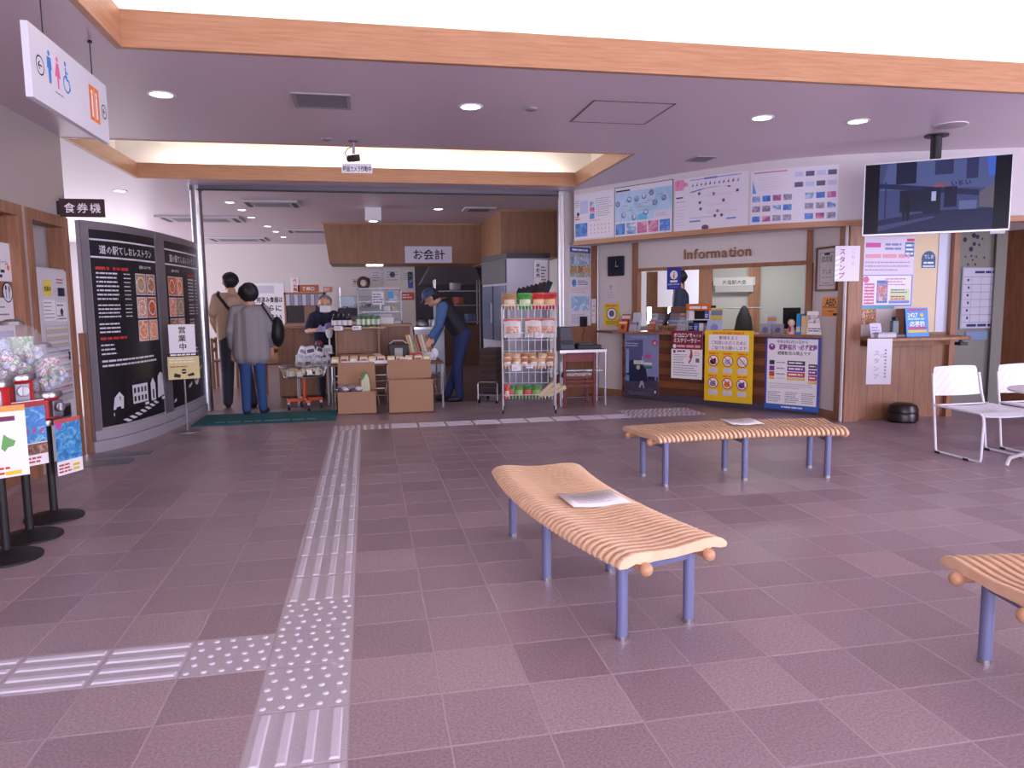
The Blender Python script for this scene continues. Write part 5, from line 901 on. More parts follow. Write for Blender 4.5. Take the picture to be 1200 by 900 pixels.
# ================================================================ SHOP
m_vinylbag = mat('#e9e9f2', .15, trans=.0, name='clear_wrap'); m_brn = mat('#6a4630', .6)
def carton(label, x0, x1, y0, y1, hf, flap, name='cardboard_box', wrap=None):
    t = thing(name, label, 'cardboard box', ((x0+x1)/2, (y0+y1)/2, 0), 0, 'open cardboard boxes before the product table'); a, b = (x1-x0)/2, (y1-y0)/2; e = .006
    q = MB(); q.b2((-a, -b, .001), (a, b, .008), m_card); q.b2((-a, -b, .001), (a, -b+e, hf), m_card); q.b2((-a, b-e, .001), (a, b, hf), m_card); q.b2((-a, -b, .001), (-a+e, b, hf), m_card); q.b2((a-e, -b, .001), (a, b, hf), m_card); q.obj('walls', t)
    q = MB(); q.add([(-a, b-e, hf), (a, b-e, hf), (a-.01, b+.02, hf+flap), (-a+.01, b+.02, hf+flap), (-a, b, hf), (a, b, hf), (a-.01, b+.026, hf+flap), (-a+.01, b+.026, hf+flap)], [(0,1,2,3),(7,6,5,4),(0,4,5,1),(1,5,6,2),(2,6,7,3),(3,7,4,0)], m_card); q.obj('rear_flap', t)
    for sg in (-1, 1):
        q = MB(); q.add([(sg*a, -b, hf), (sg*a, b, hf), (sg*(a+.03), b-.02, hf-.16), (sg*(a+.03), -b+.02, hf-.16), (sg*(a+.005), -b, hf), (sg*(a+.005), b, hf), (sg*(a+.035), b-.02, hf-.16), (sg*(a+.035), -b+.02, hf-.16)], [(0,1,2,3),(7,6,5,4),(0,4,5,1),(1,5,6,2),(2,6,7,3),(3,7,4,0)], m_card); q.obj('side_flap', t)
    return t
carton('open cardboard box with leeks and wrapping sticking out', -.38, .08, 8.86, 9.10, .27, .33); carton('open cardboard box with tall rear flap, right one', .22, .76, 8.80, 9.08, .40, .22)
q = MB()
for i in range(9): q.sph((-.33+.05*(i % 5), 8.93+.05*(i//5), .28+.02*(i % 3)), .045, [mat('#5a4a5a', .4), mat('#c8c4cc', .3), mat('#8a7a8a', .4)][i % 3], 8, (1.2, 1, .7))
tag(q.obj('wrapped_goods', smooth=60), 'crumpled wrapped goods at the left in the open box', 'packages')
for k in range(3):
    x = -.02-.035*k; q = MB(); q.tube([(x, 8.97, .12), (x+.01, 8.975, .28), (x+.006*k, 8.98, .40), (x+.02*k-.02, 8.985, .46-.03*k)], .02, mat('#cfd4b4', .6), 8); q.tube([(x+.02*k-.02, 8.985, .46-.03*k), (x+.02*k-.05, 8.99, .49-.03*k)], .024, mat('#6a8a52', .6), 8); tag(q.obj('leek', smooth=60), ['leftmost', 'middle', 'rightmost'][2-k]+' of three leeks standing in the open box', 'leek', 'leeks in the open box')
# product table
TZ = .575; t = thing('product_table', 'metal framed product table behind the cardboard boxes', 'table', (.22, 9.55, 0)); q = MB(); q.b2((-.68, -.40, TZ-.025), (.70, .42, TZ), m_brn); q.obj('table_top', t)
for x in (-.665, .02, .685):
    for y in (-.385, .40): MB().cyl((x, y, 0), (x, y, TZ-.025), .011, m_steel, n=8).obj('leg', t)
q = MB()
for z in (.18, .36): q.tube([(-.665, -.385, z), (.685, -.385, z), (.685, .40, z), (-.665, .40, z)], .006, m_steel, 6, True)
q.obj('stretcher', t)
# goods: a small package mesh in several colours, copied
def pack(name, w_, d_, h_, m1, m2):
    q = MB(); q.add([(-w_/2,-d_/2,0),(w_/2,-d_/2,0),(w_/2,d_/2,0),(-w_/2,d_/2,0),(-w_*.46,-d_*.4,h_*.8),(w_*.46,-d_*.4,h_*.8),(w_*.46,d_*.4,h_*.8),(-w_*.46,d_*.4,h_*.8),(-w_*.4,-.004,h_),(w_*.4,-.004,h_),(w_*.4,.004,h_),(-w_*.4,.004,h_)],
          [(0,3,2,1),(0,1,5,4),(1,2,6,5),(2,3,7,6),(3,0,4,7),(4,5,9,8),(5,6,10,9),(6,7,11,10),(7,4,8,11),(8,9,10,11)], m1)
    q.add([(-w_*.36,-d_/2*.97-.002,h_*.2),(w_*.36,-d_/2*.97-.002,h_*.2),(w_*.34,-d_*.43-.004,h_*.62),(-w_*.34,-d_*.43-.004,h_*.62)], [(0,1,2,3)], m2); return q.mesh(name)
PK = [pack('snack_pack', .10, .07, .075, mat(a, .3), mat(b, .5)) for a, b in (('#cbb98e', '#f0ead8'), ('#e4e2ea', '#5a5468'), ('#8a6a4a', '#e8dcc0'), ('#d8c8b0', '#b0503a'), ('#d9dae6', '#8a7ab0'), ('#e6e2da', '#3a3440'))]
WHERE = ['left', 'second from left', 'third from left', 'fourth from left', 'fifth from left', 'sixth from left', 'seventh from left', 'eighth from left', 'ninth from left', 'tenth from left', 'eleventh from left', 'twelfth from left']
for r in range(2):
    for i in range(11):
        if r == 1 and i > 5: continue
        o = put('snack_pack', PK[(i*3+r*2) % 6], None, (-.40+i*.112, 9.24+r*.13, TZ+.012), random.uniform(-.2, .2)); o.scale = (1, 1, random.uniform(.8, 1.15))
        tag(o, 'small food pack on the product table, %s in the %s row' % (WHERE[i], ['front', 'rear'][r]), 'food pack', 'packs on the product table')
for i, (x, w_, l) in enumerate(((-.16, .32, 'left shallow tray under the small packs'), (.18, .30, 'middle shallow tray under the small packs'), (.56, .40, 'right shallow tray under the small packs'))):
    q = MB(); q.b2((x-w_/2, 9.165, TZ+.0005), (x+w_/2, 9.42, TZ+.01), mat('#b9b6c4', .4)); q.b2((x-w_/2, 9.16, TZ+.0005), (x+w_/2, 9.166, TZ+.04), mat('#cbc9d4', .3)); tag(q.obj('shallow_tray'), l, 'tray', 'trays on the product table')
p = Print(); p.sheet(.11, .07, mat('#e4d4dc', .6), .002); p.lines(.01, .012, .09, .045, 2, RED, .4); poster('price_card', 'pinkish price card at the front of the product table', (.38, 9.148, TZ+.0), 0, p, 'price card')
# wooden display stand on the table
t = thing('wooden_stand', 'brown wooden stand with a board top behind the small packs', 'stand', (-.13, 9.82, TZ+.0005)); q = MB(); q.b2((-.28, -.13, 0), (-.26, .13, .415), m_ply); q.b2((.26, -.13, 0), (.28, .13, .415), m_ply); q.b2((-.26, .08, 0), (.26, .10, .415), m_ply); q.b2((-.28, -.13, .0), (.28, .13, .02), m_ply); q.obj('body', t); q = MB(); q.b2((-.36, -.17, .415), (.36, .16, .437), m_trim); q.obj('board', t, bevel=.003)
for x in (-.29, -.06): p = Print(); p.sheet(.11, .055, m_paper, .002); p.lines(.01, .01, .09, .035, 2, TXT, .4); poster('price_card', ['left', 'right'][x > -.2]+' white price card hanging from the wooden stand', (x-.13, 9.643, .975), 0, p, 'price card', 'price cards of the wooden stand')
ST = TZ+.438
q = MB(); q.lathe([(.03, 0), (.032, .01), (.032, .10), (.012, .14), (.011, .185), (.013, .19), (0, .192)], mat('#1c1620', .2), 14); q.lathe([(.0325, .025), (.0325, .09)], mat('#d8d4dc', .6), 14); me_bot = q.mesh('bottle', 40)
for i, x in enumerate((-.42, -.355, -.29, -.225)): tag(put('bottle', me_bot, None, (x, 9.74, ST)), ['leftmost', 'second', 'third', 'rightmost'][i]+' dark bottle with white label on the wooden stand', 'bottle', 'dark bottles on the wooden stand')
q = MB(); q.lathe([(.028, 0), (.03, .008), (.03, .13), (.02, .145), (0, .147)], mat('#4f7a52', .35), 12); q.lathe([(.0305, .03), (.0305, .10)], mat('#c9d8c4', .5), 12); me_can = q.mesh('green_can', 40)
for i in range(5): tag(put('green_can', me_can, None, (-.115+.063*i, 9.72+.02*(i % 2), ST)), WHERE[i]+' green can in the row beside the dark bottles', 'can', 'green cans on the wooden stand')
q = MB(); q.b2((-.09, -.05, 0), (.09, .05, .09), m_brn); q.b2((-.09, -.051, .03), (.09, -.05, .07), mat('#c8b088', .5)); tag(q.obj('tea_box', loc=(-.16, 9.86, ST)), 'small brown box behind the bottles on the stand', 'box')
# crates, tote and red boxes on the table
q = MB(); q.b2((-.24, -.10, 0), (.24, .10, .10), mat('#8a5a3c', .6))
for i in range(4): q.b2((-.23+.12*i, -.104, .015), (-.13+.12*i, -.10, .085), mat('#b9826a', .5))
tag(q.obj('brown_crate', loc=(-.12, 9.58, TZ+.0005)), 'low brown crate in front of the wooden stand', 'crate')
t = thing('black_tote', 'black lidless tote with pale print on the product table', 'tote', (.38, 9.52, TZ+.0005)); q = MB(); q.add([(-.11,-.08,0),(.11,-.08,0),(.11,.08,0),(-.11,.08,0),(-.13,-.09,.22),(.13,-.09,.22),(.13,.09,.22),(-.13,.09,.22)], [(0,3,2,1),(4,5,6,7),(0,1,5,4),(1,2,6,5),(2,3,7,6),(3,0,4,7)], mat('#1a181e', .5)); q.obj('body', t, bevel=.01); q = MB(); q.b2((-.05, -.094, .06), (.05, -.086, .17), mat('#a8a4a0', .6)); q.obj('print', t); q = MB(); q.tube([(-.12, 0, .21), (-.06, 0, .26), (.06, 0, .26), (.12, 0, .21)], .008, mat('#c8c8d0', .3), 6); q.obj('handle', t)
for i, x in enumerate((.555, .635)):
    q = MB(); q.b2((-.037, -.05, 0), (.037, .05, .105), mat('#b8242a', .5)); q.b2((-.03, -.0515, .045), (.03, -.05, .075), mat('#e8c8c0', .5)); tag(q.obj('red_box', loc=(x, 9.42, TZ+.0005), bevel=.003), ['left', 'right'][i]+' small red box on the right half of the table', 'box', 'red boxes on the product table')
for i in range(10):
    q = MB(); q.b2((-.012, -.004, 0), (.012, .004, .24), mat(['#c8a878', '#d8d0c0', '#8a9a6a', '#b0583c', '#4a4450'][i % 5], .4)); o = q.obj('stick_pack', loc=(.545+.032*i, 9.55, TZ+.105)); o.rotation_euler = (rad(-18), rad(-14), 0); tag(o, 'slim stick pack leaning behind the red boxes, '+WHERE[i], 'food pack', 'slim stick packs')
q = MB(); q.b2((.52, 9.50, TZ+.0005), (.86, 9.64, TZ+.105), m_white); tag(q.obj('white_riser'), 'white riser box under the slim stick packs', 'box')
q = MB(); q.sph((.76, 9.42, TZ+.06), .06, mat('#d4d6e6', .2), 10, (1.3, .9, 1)); q.sph((.84, 9.45, TZ+.09), .06, mat('#dfe0ec', .2), 10, (.9, .9, 1.2)); tag(q.obj('plastic_bag', smooth=60), 'crumpled pale plastic bag by the bending man', 'bag')
q = MB(); q.sph((.10, 9.50, TZ+.055), .055, mat('#b8a8b0', .25), 10, (1.6, 1, 1)); tag(q.obj('plastic_bag', smooth=60), 'reddish clear bag between stand and black tote', 'bag')
# round wire basket on an orange trolley
t = thing('basket_trolley', 'round wire basket on an orange wheeled trolley', 'trolley', (-.80, 9.47, 0)); m_or = mat('#d2501e', .4); q = MB()
for z, r in ((.55, .29), (.42, .24)): q.tube([(r*cos(2*pi*i/32), r*sin(2*pi*i/32), z) for i in range(32)], .006, m_steel, 6, True)
for i in range(40): a = 2*pi*i/40; q.tube([(.29*cos(a), .29*sin(a), .55), (.24*cos(a), .24*sin(a), .42)], .0025, m_steel, 4)
for i in range(6): q.tube([(-.24+.08*i+.04, -math.sqrt(max(0, .0576-(-.2+.08*i)**2)), .42), (-.24+.08*i+.04, math.sqrt(max(0, .0576-(-.2+.08*i)**2)), .42)], .0025, m_steel, 4)
q.obj('basket', t); q = MB(); q.lathe([(0, .425), (.225, .425), (.24, .428)], mat('#3a2f30', .7), 24); q.obj('liner', t); MB().cyl((0, 0, .12), (0, 0, .42), .022, m_or, n=12).obj('post', t)
q = MB(); q.box((0, 0, .125), (.44, .05, .04), m_or, .3); q.box((0, 0, .125), (.44, .05, .04), m_or, .3+pi/2); q.obj('base', t, bevel=.004)
for k in range(4): a = .3+k*pi/2; q = MB(); q.cyl((.20*cos(a)-.012, .20*sin(a), .04), (.20*cos(a)+.012, .20*sin(a), .04), .04, m_dark, n=14); q.b2((.20*cos(a)-.015, .20*sin(a)-.012, .05), (.20*cos(a)+.015, .20*sin(a)+.012, .11), m_steel2); q.obj('castor', t)
for i in range(22):
    a = i*2.4; r = .05+.17*math.sqrt((i+.5)/22); o = put('snack_pack', PK[[5, 2, 0, 5, 3][i % 5]], None, (-.80+r*cos(a), 9.47+r*sin(a), .43+.06*(1-r/.24)), a); o.rotation_euler = (random.uniform(-.2, .2), random.uniform(-.2, .2), a); o.scale = (1, 1, .9)
    tag(o, 'dark and tan food pack heaped in the round wire basket', 'food pack', 'packs heaped in the wire basket')
# white wire basket heaped with pale bags, behind the trolley
t = thing('wire_bin', 'white wire bin heaped with pale packets behind the trolley', 'wire basket', (-.70, 9.93, 0)); q = MB()
for z in (.50, .58, .66): q.tube([(-.22, -.14, z), (.18, -.14, z), (.18, .14, z), (-.22, .14, z)], .004, m_wire, 6, True)
for i in range(14): x = -.22+.4*i/13; q.tube([(x, -.14, .66), (x, -.14, .50), (x, .14, .50), (x, .14, .66)], .0025, m_wire, 4)
q.obj('basket', t)
for x in (-.21, .17):
    for y in (-.13, .13): MB().cyl((x, y, 0), (x, y, .66), .008, m_wire, n=6).obj('leg', t)
PB = [pack('pale_packet', .13, .06, .11, mat(a, .25), mat(b, .5)) for a, b in (('#e2e1ea', '#8a86a0'), ('#d6d5e2', '#3f3a4c'), ('#ececf2', '#b0aec0'))]
for i in range(14): o = put('pale_packet', PB[i % 3], None, (-.87+.105*(i % 4)+.03*(i//8), 9.84+.055*((i//4) % 3), .515+.075*(i//5)), 0); o.rotation_euler = (random.uniform(-.3, .3), random.uniform(-.5, .5), random.uniform(-.6, .6)); tag(o, 'pale packet heaped in the white wire bin', 'food pack', 'packets heaped in the wire bin')
q = MB(); q.sph((-.63, 9.91, .80), .045, mat('#7a3a4a', .4), 12); q.sph((-.59, 9.90, .77), .03, mat('#2a2434', .4), 10); tag(q.obj('plush_charm', smooth=60), 'small dark red and black trinket on the heap of pale packets', 'trinket')
# mini white stand with cup
q = MB(); q.cyl((-.50, 10.02, .66), (-.50, 10.02, .96), .012, m_white, n=8); q.lathe([(.03, .87), (.05, .93), (.045, .98), (0, .99)], m_white, 14, (-.50, 10.02, 0)); q.lathe([(.05, .655), (.05, .665), (.015, .67)], m_white, 14, (-.5, 10.02, 0)); tag(q.obj('white_lamp', smooth=40), 'small white upright dispenser beside the wooden stand', 'dispenser')

# register counter and the things on it
t = thing('register_counter', 'plywood register counter behind the product table', 'counter', (-.3, 11.05, 0))
for i in range(6): q = MB(); q.b2((-.95+i*.31, -.25, .02), (-.95+i*.31+.306, -.22, .98), m_ply); q.obj('panel', t)
q = MB(); q.b2((-.95, -.22, .0), (.91, .25, .98), m_brn); q.obj('body', t); q = MB(); q.b2((-.98, -.28, .98), (.94, .28, 1.015), m_trim); q.obj('counter_top', t, bevel=.004)
CTZ = 1.0155
m_hot = mat('#8c8a96', .4, .3)
t = thing('hot_case', 'glass food warmer with steel frame and notices on the register counter', 'food warmer', (.19, 11.10, CTZ)); q = MB(); 
for x in (-.31, .31):
    for y in (-.15, .15): q.b2((x-.01, y-.01, 0), (x+.01, y+.01, .51), m_hot)
q.b2((-.32, -.16, .50), (.32, .16, .525), m_hot); q.b2((-.32, -.16, 0), (.32, .16, .04), m_hot); q.obj('frame', t); q = MB(); q.b2((-.30, .145, .04), (.30, .15, .5), m_glass); q.b2((-.30, -.15, .04), (.12, -.145, .5), m_glass); q.obj('glass', t)
for z in (.17, .32): MB().b2((-.30, -.14, z), (.30, .14, z+.012), m_steel2).obj('shelf', t)
p = Print(lambda x, z, o: (x, -.165-o, z)); p.sheet(.17, .19, m_paper, .002, -.11, .28); p.lines(-.10, .30, .15, .15, 4, mat('#6a5a90'), .45); p.obj('notice', t); p = Print(lambda x, z, o: (x, -.165-o, z)); p.sheet(.08, .1, mat('#3a9ad8', .5), .002, .12, .37); p.obj('blue_card', t)
for i, (x, z) in enumerate(((-.2, .055), (-.05, .055), (.1, .19), (.22, .19), (.2, .34))): q = MB(); q.b2((x-.05, -.08, z), (x+.05, .06, z+.07), [mat('#d8d4dc', .4), mat('#c8b49a', .5)][i % 2]); tag(q.obj('food_tray', loc=(.19, 11.10, CTZ), bevel=.004), ['white tray lying lower left in the food warmer', 'tan tray lying at the bottom middle of the food warmer', 'white tray on the middle shelf of the food warmer', 'tan tray at the right of the middle shelf of the food warmer', 'white tray on the top shelf of the food warmer'][i], 'tray', 'trays in the food warmer')
t = thing('cash_register', 'grey cash register behind the grey haired clerk', 'cash register', (-.28, 11.08, CTZ)); q = MB(); q.b2((-.15, -.18, 0), (.15, .18, .12), mat('#6a6874', .5)); q.obj('drawer', t, bevel=.008); q = MB(); q.add([(-.14,-.16,.12),(.14,-.16,.12),(.14,.15,.12),(-.14,.15,.12),(-.14,.0,.22),(.14,.0,.22),(.14,.15,.24),(-.14,.15,.24)], [(0,3,2,1),(4,5,6,7),(0,1,5,4),(1,2,6,5),(2,3,7,6),(3,0,4,7)], mat('#4a4854', .5)); q.obj('keyboard', t, bevel=.005); q = MB(); q.b2((-.10, .05, .26), (.10, .09, .40), mat('#9ab0c8', .3)); q.b2((-.015, .06, .2), (.015, .08, .27), m_dark); q.obj('display', t)
q = MB(); q.b2((-.30, -.07, 0), (.02, .07, .10), m_white); q.b2((-.26, -.05, .10), (0, .05, .15), mat('#c8c6d2', .4)); tag(q.obj('white_machine', loc=(.36, 10.86, CTZ), bevel=.008), 'low white machine beside the food warmer', 'machine')
# steel table with a rice warmer
t = thing('steel_table', 'stainless steel side table right of the register counter', 'table', (.86, 10.95, 0)); q = MB(); q.b2((-.20, -.22, .93), (.25, .22, .965), m_steel); q.obj('table_top', t); q = MB(); q.b2((-.19, -.2, .30), (.24, .2, .93), m_steel2); q.obj('cabinet', t)
for x in (-.18, .23):
    for y in (-.2, .2): MB().cyl((x, y, 0), (x, y, .3), .015, m_steel, n=8).obj('leg', t)
t = thing('tea_kettle', 'silver kettle with a black lid on the steel side table', 'kettle', (.78, 10.90, .966)); q = MB(); q.lathe([(.07, 0), (.085, .02), (.08, .07), (.05, .10), (.045, .105)], m_steel, 20); q.obj('body', t, smooth=40); q = MB(); q.lathe([(.046, .105), (.03, .12), (.01, .125), (.012, .14), (0, .145)], m_dark, 16); q.obj('lid', t, smooth=40); q = MB(); q.tube([(-.06, 0, .09), (-.07, 0, .15), (0, 0, .19), (.07, 0, .15), (.06, 0, .09)], .007, m_dark, 6); q.obj('handle', t)
q = MB(); q.lathe([(.05, 0), (.055, .09), (.05, .1), (0, .1)], mat('#c9c8d2', .3, .4), 18); tag(q.obj('steel_canister', loc=(.95, 10.95, .966), smooth=40), 'small steel canister beside the kettle', 'canister')
# wall shelf with crockery behind the clerk
t = thing('wall_shelf', 'steel wall shelf with bowls behind the register', 'shelf', (-.12, 15.10, 1.02)); q = MB()
for z in (0, .22, .44): q.b2((-.40, -.16, z), (.40, .09, z+.015), m_steel2)
for x in (-.39, .39): q.b2((x-.01, -.15, -.0), (x+.01, -.13, .62), m_steel)
q.obj('frame', t)
for i in range(8):
    q = MB(); q.lathe([(.03, 0), (.065, .05), (.06, .055), (.0, .02)], [m_white, mat('#5a4a48', .5), mat('#a8a6b4', .4)][i % 3], 14); tag(q.obj('bowl', loc=(-.12-.32+.16*(i % 4), 15.05, 1.036+.22*(i//4)), smooth=50), '%s bowl on the %s board of the steel wall shelf' % (WHERE[i % 4], ['lower', 'middle'][i//4]), 'bowl', 'bowls on the wall shelf')
q = MB(); q.tube([(.10*cos(2*pi*i/20), 0, .10*sin(2*pi*i/20)) for i in range(20)], .035, mat('#5a3428', .7), 8, True); q.sph((.09, -.03, .06), .04, mat('#1c1a20', .5), 10); tag(q.obj('wreath', loc=(-.05, 15.08, 1.73), smooth=60), 'brown ring shaped wreath on the white register wall', 'wreath')
# signs
p = Print(); p.sheet(.86, .30, mat('#cfcbe0', .4), .012); p.text('お会計', .43, .075, .20, K, bold=.015, maxw=.66); poster('register_sign', 'white sign with three large characters on the brown bulkhead', (.715, 13.68, 2.048), 0, p, 'sign')
p = Print(); p.sheet(.78, .98, m_paper, .004); p.rect(.05, .74, .5, .18, mat('#c9c7d2')); p.text('使用済み食器は', .39, .53, .14, K, bold=.03, maxw=.70); p.text('こちらに', .39, .32, .16, K, bold=.03, maxw=.66); p.text('ください', .39, .11, .16, K, bold=.03, maxw=.66); poster('return_notice', 'large white notice with bold black characters on the far wall', (-2.72, 18.492, .86), 0, p, 'sign')
p = Print(); p.sheet(.20, .46, m_paper, .004); p.vtext('大盛無料', .1, .44, .095, RED, .03, 1.1); poster('red_notice', 'vertical white strip with red characters on the far wall', (-1.78, 18.492, 1.50), 0, p, 'sign')
p = Print(); p.sheet(.48, .17, mat('#b0603a', .5), .004); p.text('食券口', .24, .04, .10, WHT, bold=.02); poster('orange_label', 'orange label with white characters above the serving hatch', (-1.62, 18.492, 1.62), 0, p, 'sign')
p = Print(); p.sheet(.2, .12, mat('#c87a6a', .5), .004); p.lines(.02, .02, .16, .08, 2, WHT, .4); poster('orange_label', 'smaller faded label right of the orange one', (-1.02, 18.492, 1.62), 0, p, 'sign')
for x, z, w_, h_, l in ((-.30, 1.62, .16, .24, 'pale card with red mark left of the wreath on the register wall'), (.10, 1.72, .22, .28, 'pale green sheet on the register wall'), (.36, 1.72, .34, .30, 'white sheet with ink drawings on the register wall'), (.72, 1.74, .2, .24, 'faint sheet at the right of the register wall')):
    p = Print(); p.sheet(w_, h_, mat('#d6d4d8', .6), .002); p.lines(w_*.15, h_*.15, w_*.7, h_*.7, 4, mat('#8a88a0'), .3)
    if x < 0 or x == .36: p.disc(w_*.5, h_*.6, w_*.16, RED if x < -.2 else mat('#4a4658'))
    poster('wall_sheet', l, (x, 15.192, z), 0, p)
p = Print(); p.sheet(.10, .33, mat('#2a4ab0', .5), .004); p.vtext('レジ', .05, .30, .08, WHT, .01, 1.5); poster('blue_strip', 'narrow blue vertical strip at the kitchen opening', (.84, 15.192, 1.62), 0, p, 'sign')
p = Print(); p.sheet(.26, .16, mat('#c4503c', .5), .004); p.lines(.02, .03, .22, .1, 2, WHT, .45); poster('red_label', 'red label with white print below the blue strip', (.70, 15.192, 1.38), 0, p, 'sign')
# serving hatch in the far wall
t = thing('serving_hatch', 'wood framed serving hatch with a striped half curtain on the far wall', 'hatch', (-1.47, 18.47, .84)); q = MB(); 
for lo, hi in (((-.48, 0, 0), (.48, .03, .04)), ((-.48, 0, .72), (.48, .03, .77)), ((-.48, 0, 0), (-.44, .03, .77)), ((.44, 0, 0), (.48, .03, .77))): q.b2(lo, hi, m_trimd)
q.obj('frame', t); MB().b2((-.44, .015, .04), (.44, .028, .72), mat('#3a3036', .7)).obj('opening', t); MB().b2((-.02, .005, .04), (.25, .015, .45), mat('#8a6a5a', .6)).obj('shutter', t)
for i in range(9): q = MB(); q.b2((-.43+.095*i, -.006, .46), (-.43+.095*i+.085, .006, .72), mat(['#c4c0d0', '#8f8aa0'][i % 2], .7)); q.obj('curtain_strip', t)
# chairs of the restaurant
def wood_chair(x, y, rz, label):
    t = thing('wooden_chair', label, 'chair', (x, y, 0), rz, 'wooden restaurant chairs'); MB().b2((-.2, -.2, .42), (.2, .2, .45), m_trimd).obj('seat', t, bevel=.008)
    for a in (-.18, .18):
        for b in (-.18, .18): MB().b2((a-.018, b-.018, 0), (a+.018, b+.018, .42 if b < 0 else .8), m_trimd).obj('leg', t)
    for z in (.58, .72): MB().b2((-.17, .165, z), (.17, .19, z+.06), m_trimd).obj('back_rail', t)
wood_chair(-1.38, 11.6, .3, 'wooden restaurant chair right of the woman in grey'); wood_chair(-2.25, 12.5, 1.6, 'wooden restaurant chair between the two customers')
def dining_table(x, y, label):
    t = thing('dining_table', label, 'table', (x, y, 0), 0, 'wooden restaurant tables'); MB().b2((-.4, -.35, .68), (.4, .35, .71), m_trim).obj('table_top', t, bevel=.004)
    for a in (-.36, .36):
        for b in (-.31, .31): MB().b2((a-.02, b-.02, 0), (a+.02, b+.02, .68), m_trimd).obj('leg', t)
dining_table(-1.5, 12.4, 'wooden restaurant table behind the two customers')
# kitchen: hood, shelving
t = thing('range_hood', 'steel range hood in the dark kitchen', 'hood', (1.75, 16.5, 1.72)); q = MB(); q.add([(-.6,-.4,0),(.75,-.4,0),(.75,.4,0),(-.6,.4,0),(-.3,-.2,.5),(.6,-.2,.5),(.6,.3,.5),(-.3,.3,.5)], [(0,3,2,1),(4,5,6,7),(0,1,5,4),(1,2,6,5),(2,3,7,6),(3,0,4,7)], m_steel2); q.obj('canopy', t); MB().b2((-.1, -.1, .5), (.3, .25, 1.02), m_steel2).obj('duct', t)
t = thing('kitchen_shelf', 'steel kitchen shelving seen behind the bending man', 'shelf', (1.85, 15.6, 0)); q = MB()
for z in (.9, 1.25, 1.55): q.b2((-.45, -.2, z), (.5, .2, z+.02), m_steel2)
for x in (-.44, .49):
    for y in (-.19, .19): q.b2((x-.012, y-.012, 0), (x+.012, y+.012, 1.8), m_steel)
q.b2((-.45, -.18, 0), (.5, .2, .85), mat('#5a3c2c', .6)); q.obj('frame', t)
for i, (x, z, c, l) in enumerate(((-.3, 1.27, '#8a8894', 'grey pan on the kitchen shelf'), (.05, 1.27, '#b0584a', 'red pot on the kitchen shelf'), (.3, .92, '#4a5a8a', 'blue crate on the kitchen shelf'), (-.1, .92, '#c8c6d0', 'white tub on the kitchen shelf'), (.0, 1.57, '#9a98a4', 'steel pot on the top kitchen shelf'))): q = MB(); q.lathe([(.10, 0), (.12, .02), (.12, .16), (.11, .165), (0, .12)], mat(c, .4), 16); tag(q.obj('pot', loc=(1.85+x, 15.6, z), smooth=40), l, 'pot', 'pots on the kitchen shelf')
q = MB(); q.b2((1.1, 16.3, 2.35), (1.5, 16.4, 2.4), mat('#fff4e8', .5, emit=6)); q.b2((1.08, 16.28, 2.4), (1.52, 16.42, 2.45), m_white); tag(q.obj('kitchen_lamp'), 'lit strip lamp high in the dark kitchen', 'lamp')
q = MB(); q.b2((.02, 14.0, 2.02), (.32, 14.25, 2.038), mat('#fff4e8', .5, emit=6)); q.b2((.0, 13.98, 2.035), (.34, 14.27, 2.04), m_white); tag(q.obj('register_lamp'), 'square lit lamp under the brown bulkhead', 'lamp')
# refrigerator
t = thing('refrigerator', 'tall steel refrigerator with glass doors beside the wire rack', 'refrigerator'); pl = [(1.96, 10.30), (2.58, 10.30), (2.58, 11.40), (1.78, 11.40)]; q = MB(); q.prism(pl, .0, 1.93, mat('#a29eac', .45, .35)); q.obj('cabinet', t, bevel=.006); q = MB(); q.prism([(1.955, 10.285), (2.585, 10.285), (2.585, 11.4), (1.76, 11.4)], 1.93, 2.0, m_dark); q.obj('top_unit', t)
P_ = Path([(1.78, 11.40), (1.96, 10.30)])
q = MB(); q.ribbon([P_.at(.03, .02), P_.at(P_.L-.02, .02)], 1.58, 1.92, .02, mat('#3a3844', .4)); q.obj('compressor_grille', t)
for a, b in ((.05, .52), (.57, P_.L-.04)):
    q = MB(); q.ribbon([P_.at(a, .02), P_.at(b, .02)], .75, 1.55, .02, mat('#5a6a88', .1)); d = q.obj('glass_door', t); q = MB(); q.ribbon([P_.at(b-.04, .035), P_.at(b-.02, .035)], 1.0, 1.3, .012, m_steel); q.obj('handle', d)
p = Print(); p.sheet(.20, .48, m_paper, .003); p.vtext('休憩所', .06, .43, .06, K, .02, 1.2); p.lines(.10, .05, .08, .35, 8, TXT, .4); poster('fridge_notice', 'white vertical notice on the steel side of the refrigerator', (2.35, 10.283, 1.42), 0, p)
# crate trolley
t = thing('crate_trolley', 'stack of dark crates on a tubular trolley left of the wire rack', 'trolley', (1.60, 9.55, 0), rad(-25)); 
for i in range(7): q = MB(); q.b2((-.11, -.20, .14+i*.082), (.11, .20, .14+i*.082+.075), mat('#3c2a28', .6)); q.b2((-.115, -.205, .14+i*.082+.06), (.115, .205, .14+i*.082+.078), mat('#4c3a38', .6)); q.obj('crate', t)
q = MB(); q.tube([(-.13, -.23, .04), (-.13, -.23, .26), (-.11, -.23, .28), (.11, -.23, .28), (.13, -.23, .26), (.13, -.23, .04)], .010, m_steel, 8); q.b2((-.13, -.23, .10), (.13, .23, .125), m_steel2); q.obj('frame', t)
for x in (-.12, .12):
    for y in (-.21, .21): MB().cyl((x-.012, y, .035), (x+.012, y, .035), .035, m_dark, n=12).obj('castor', t)
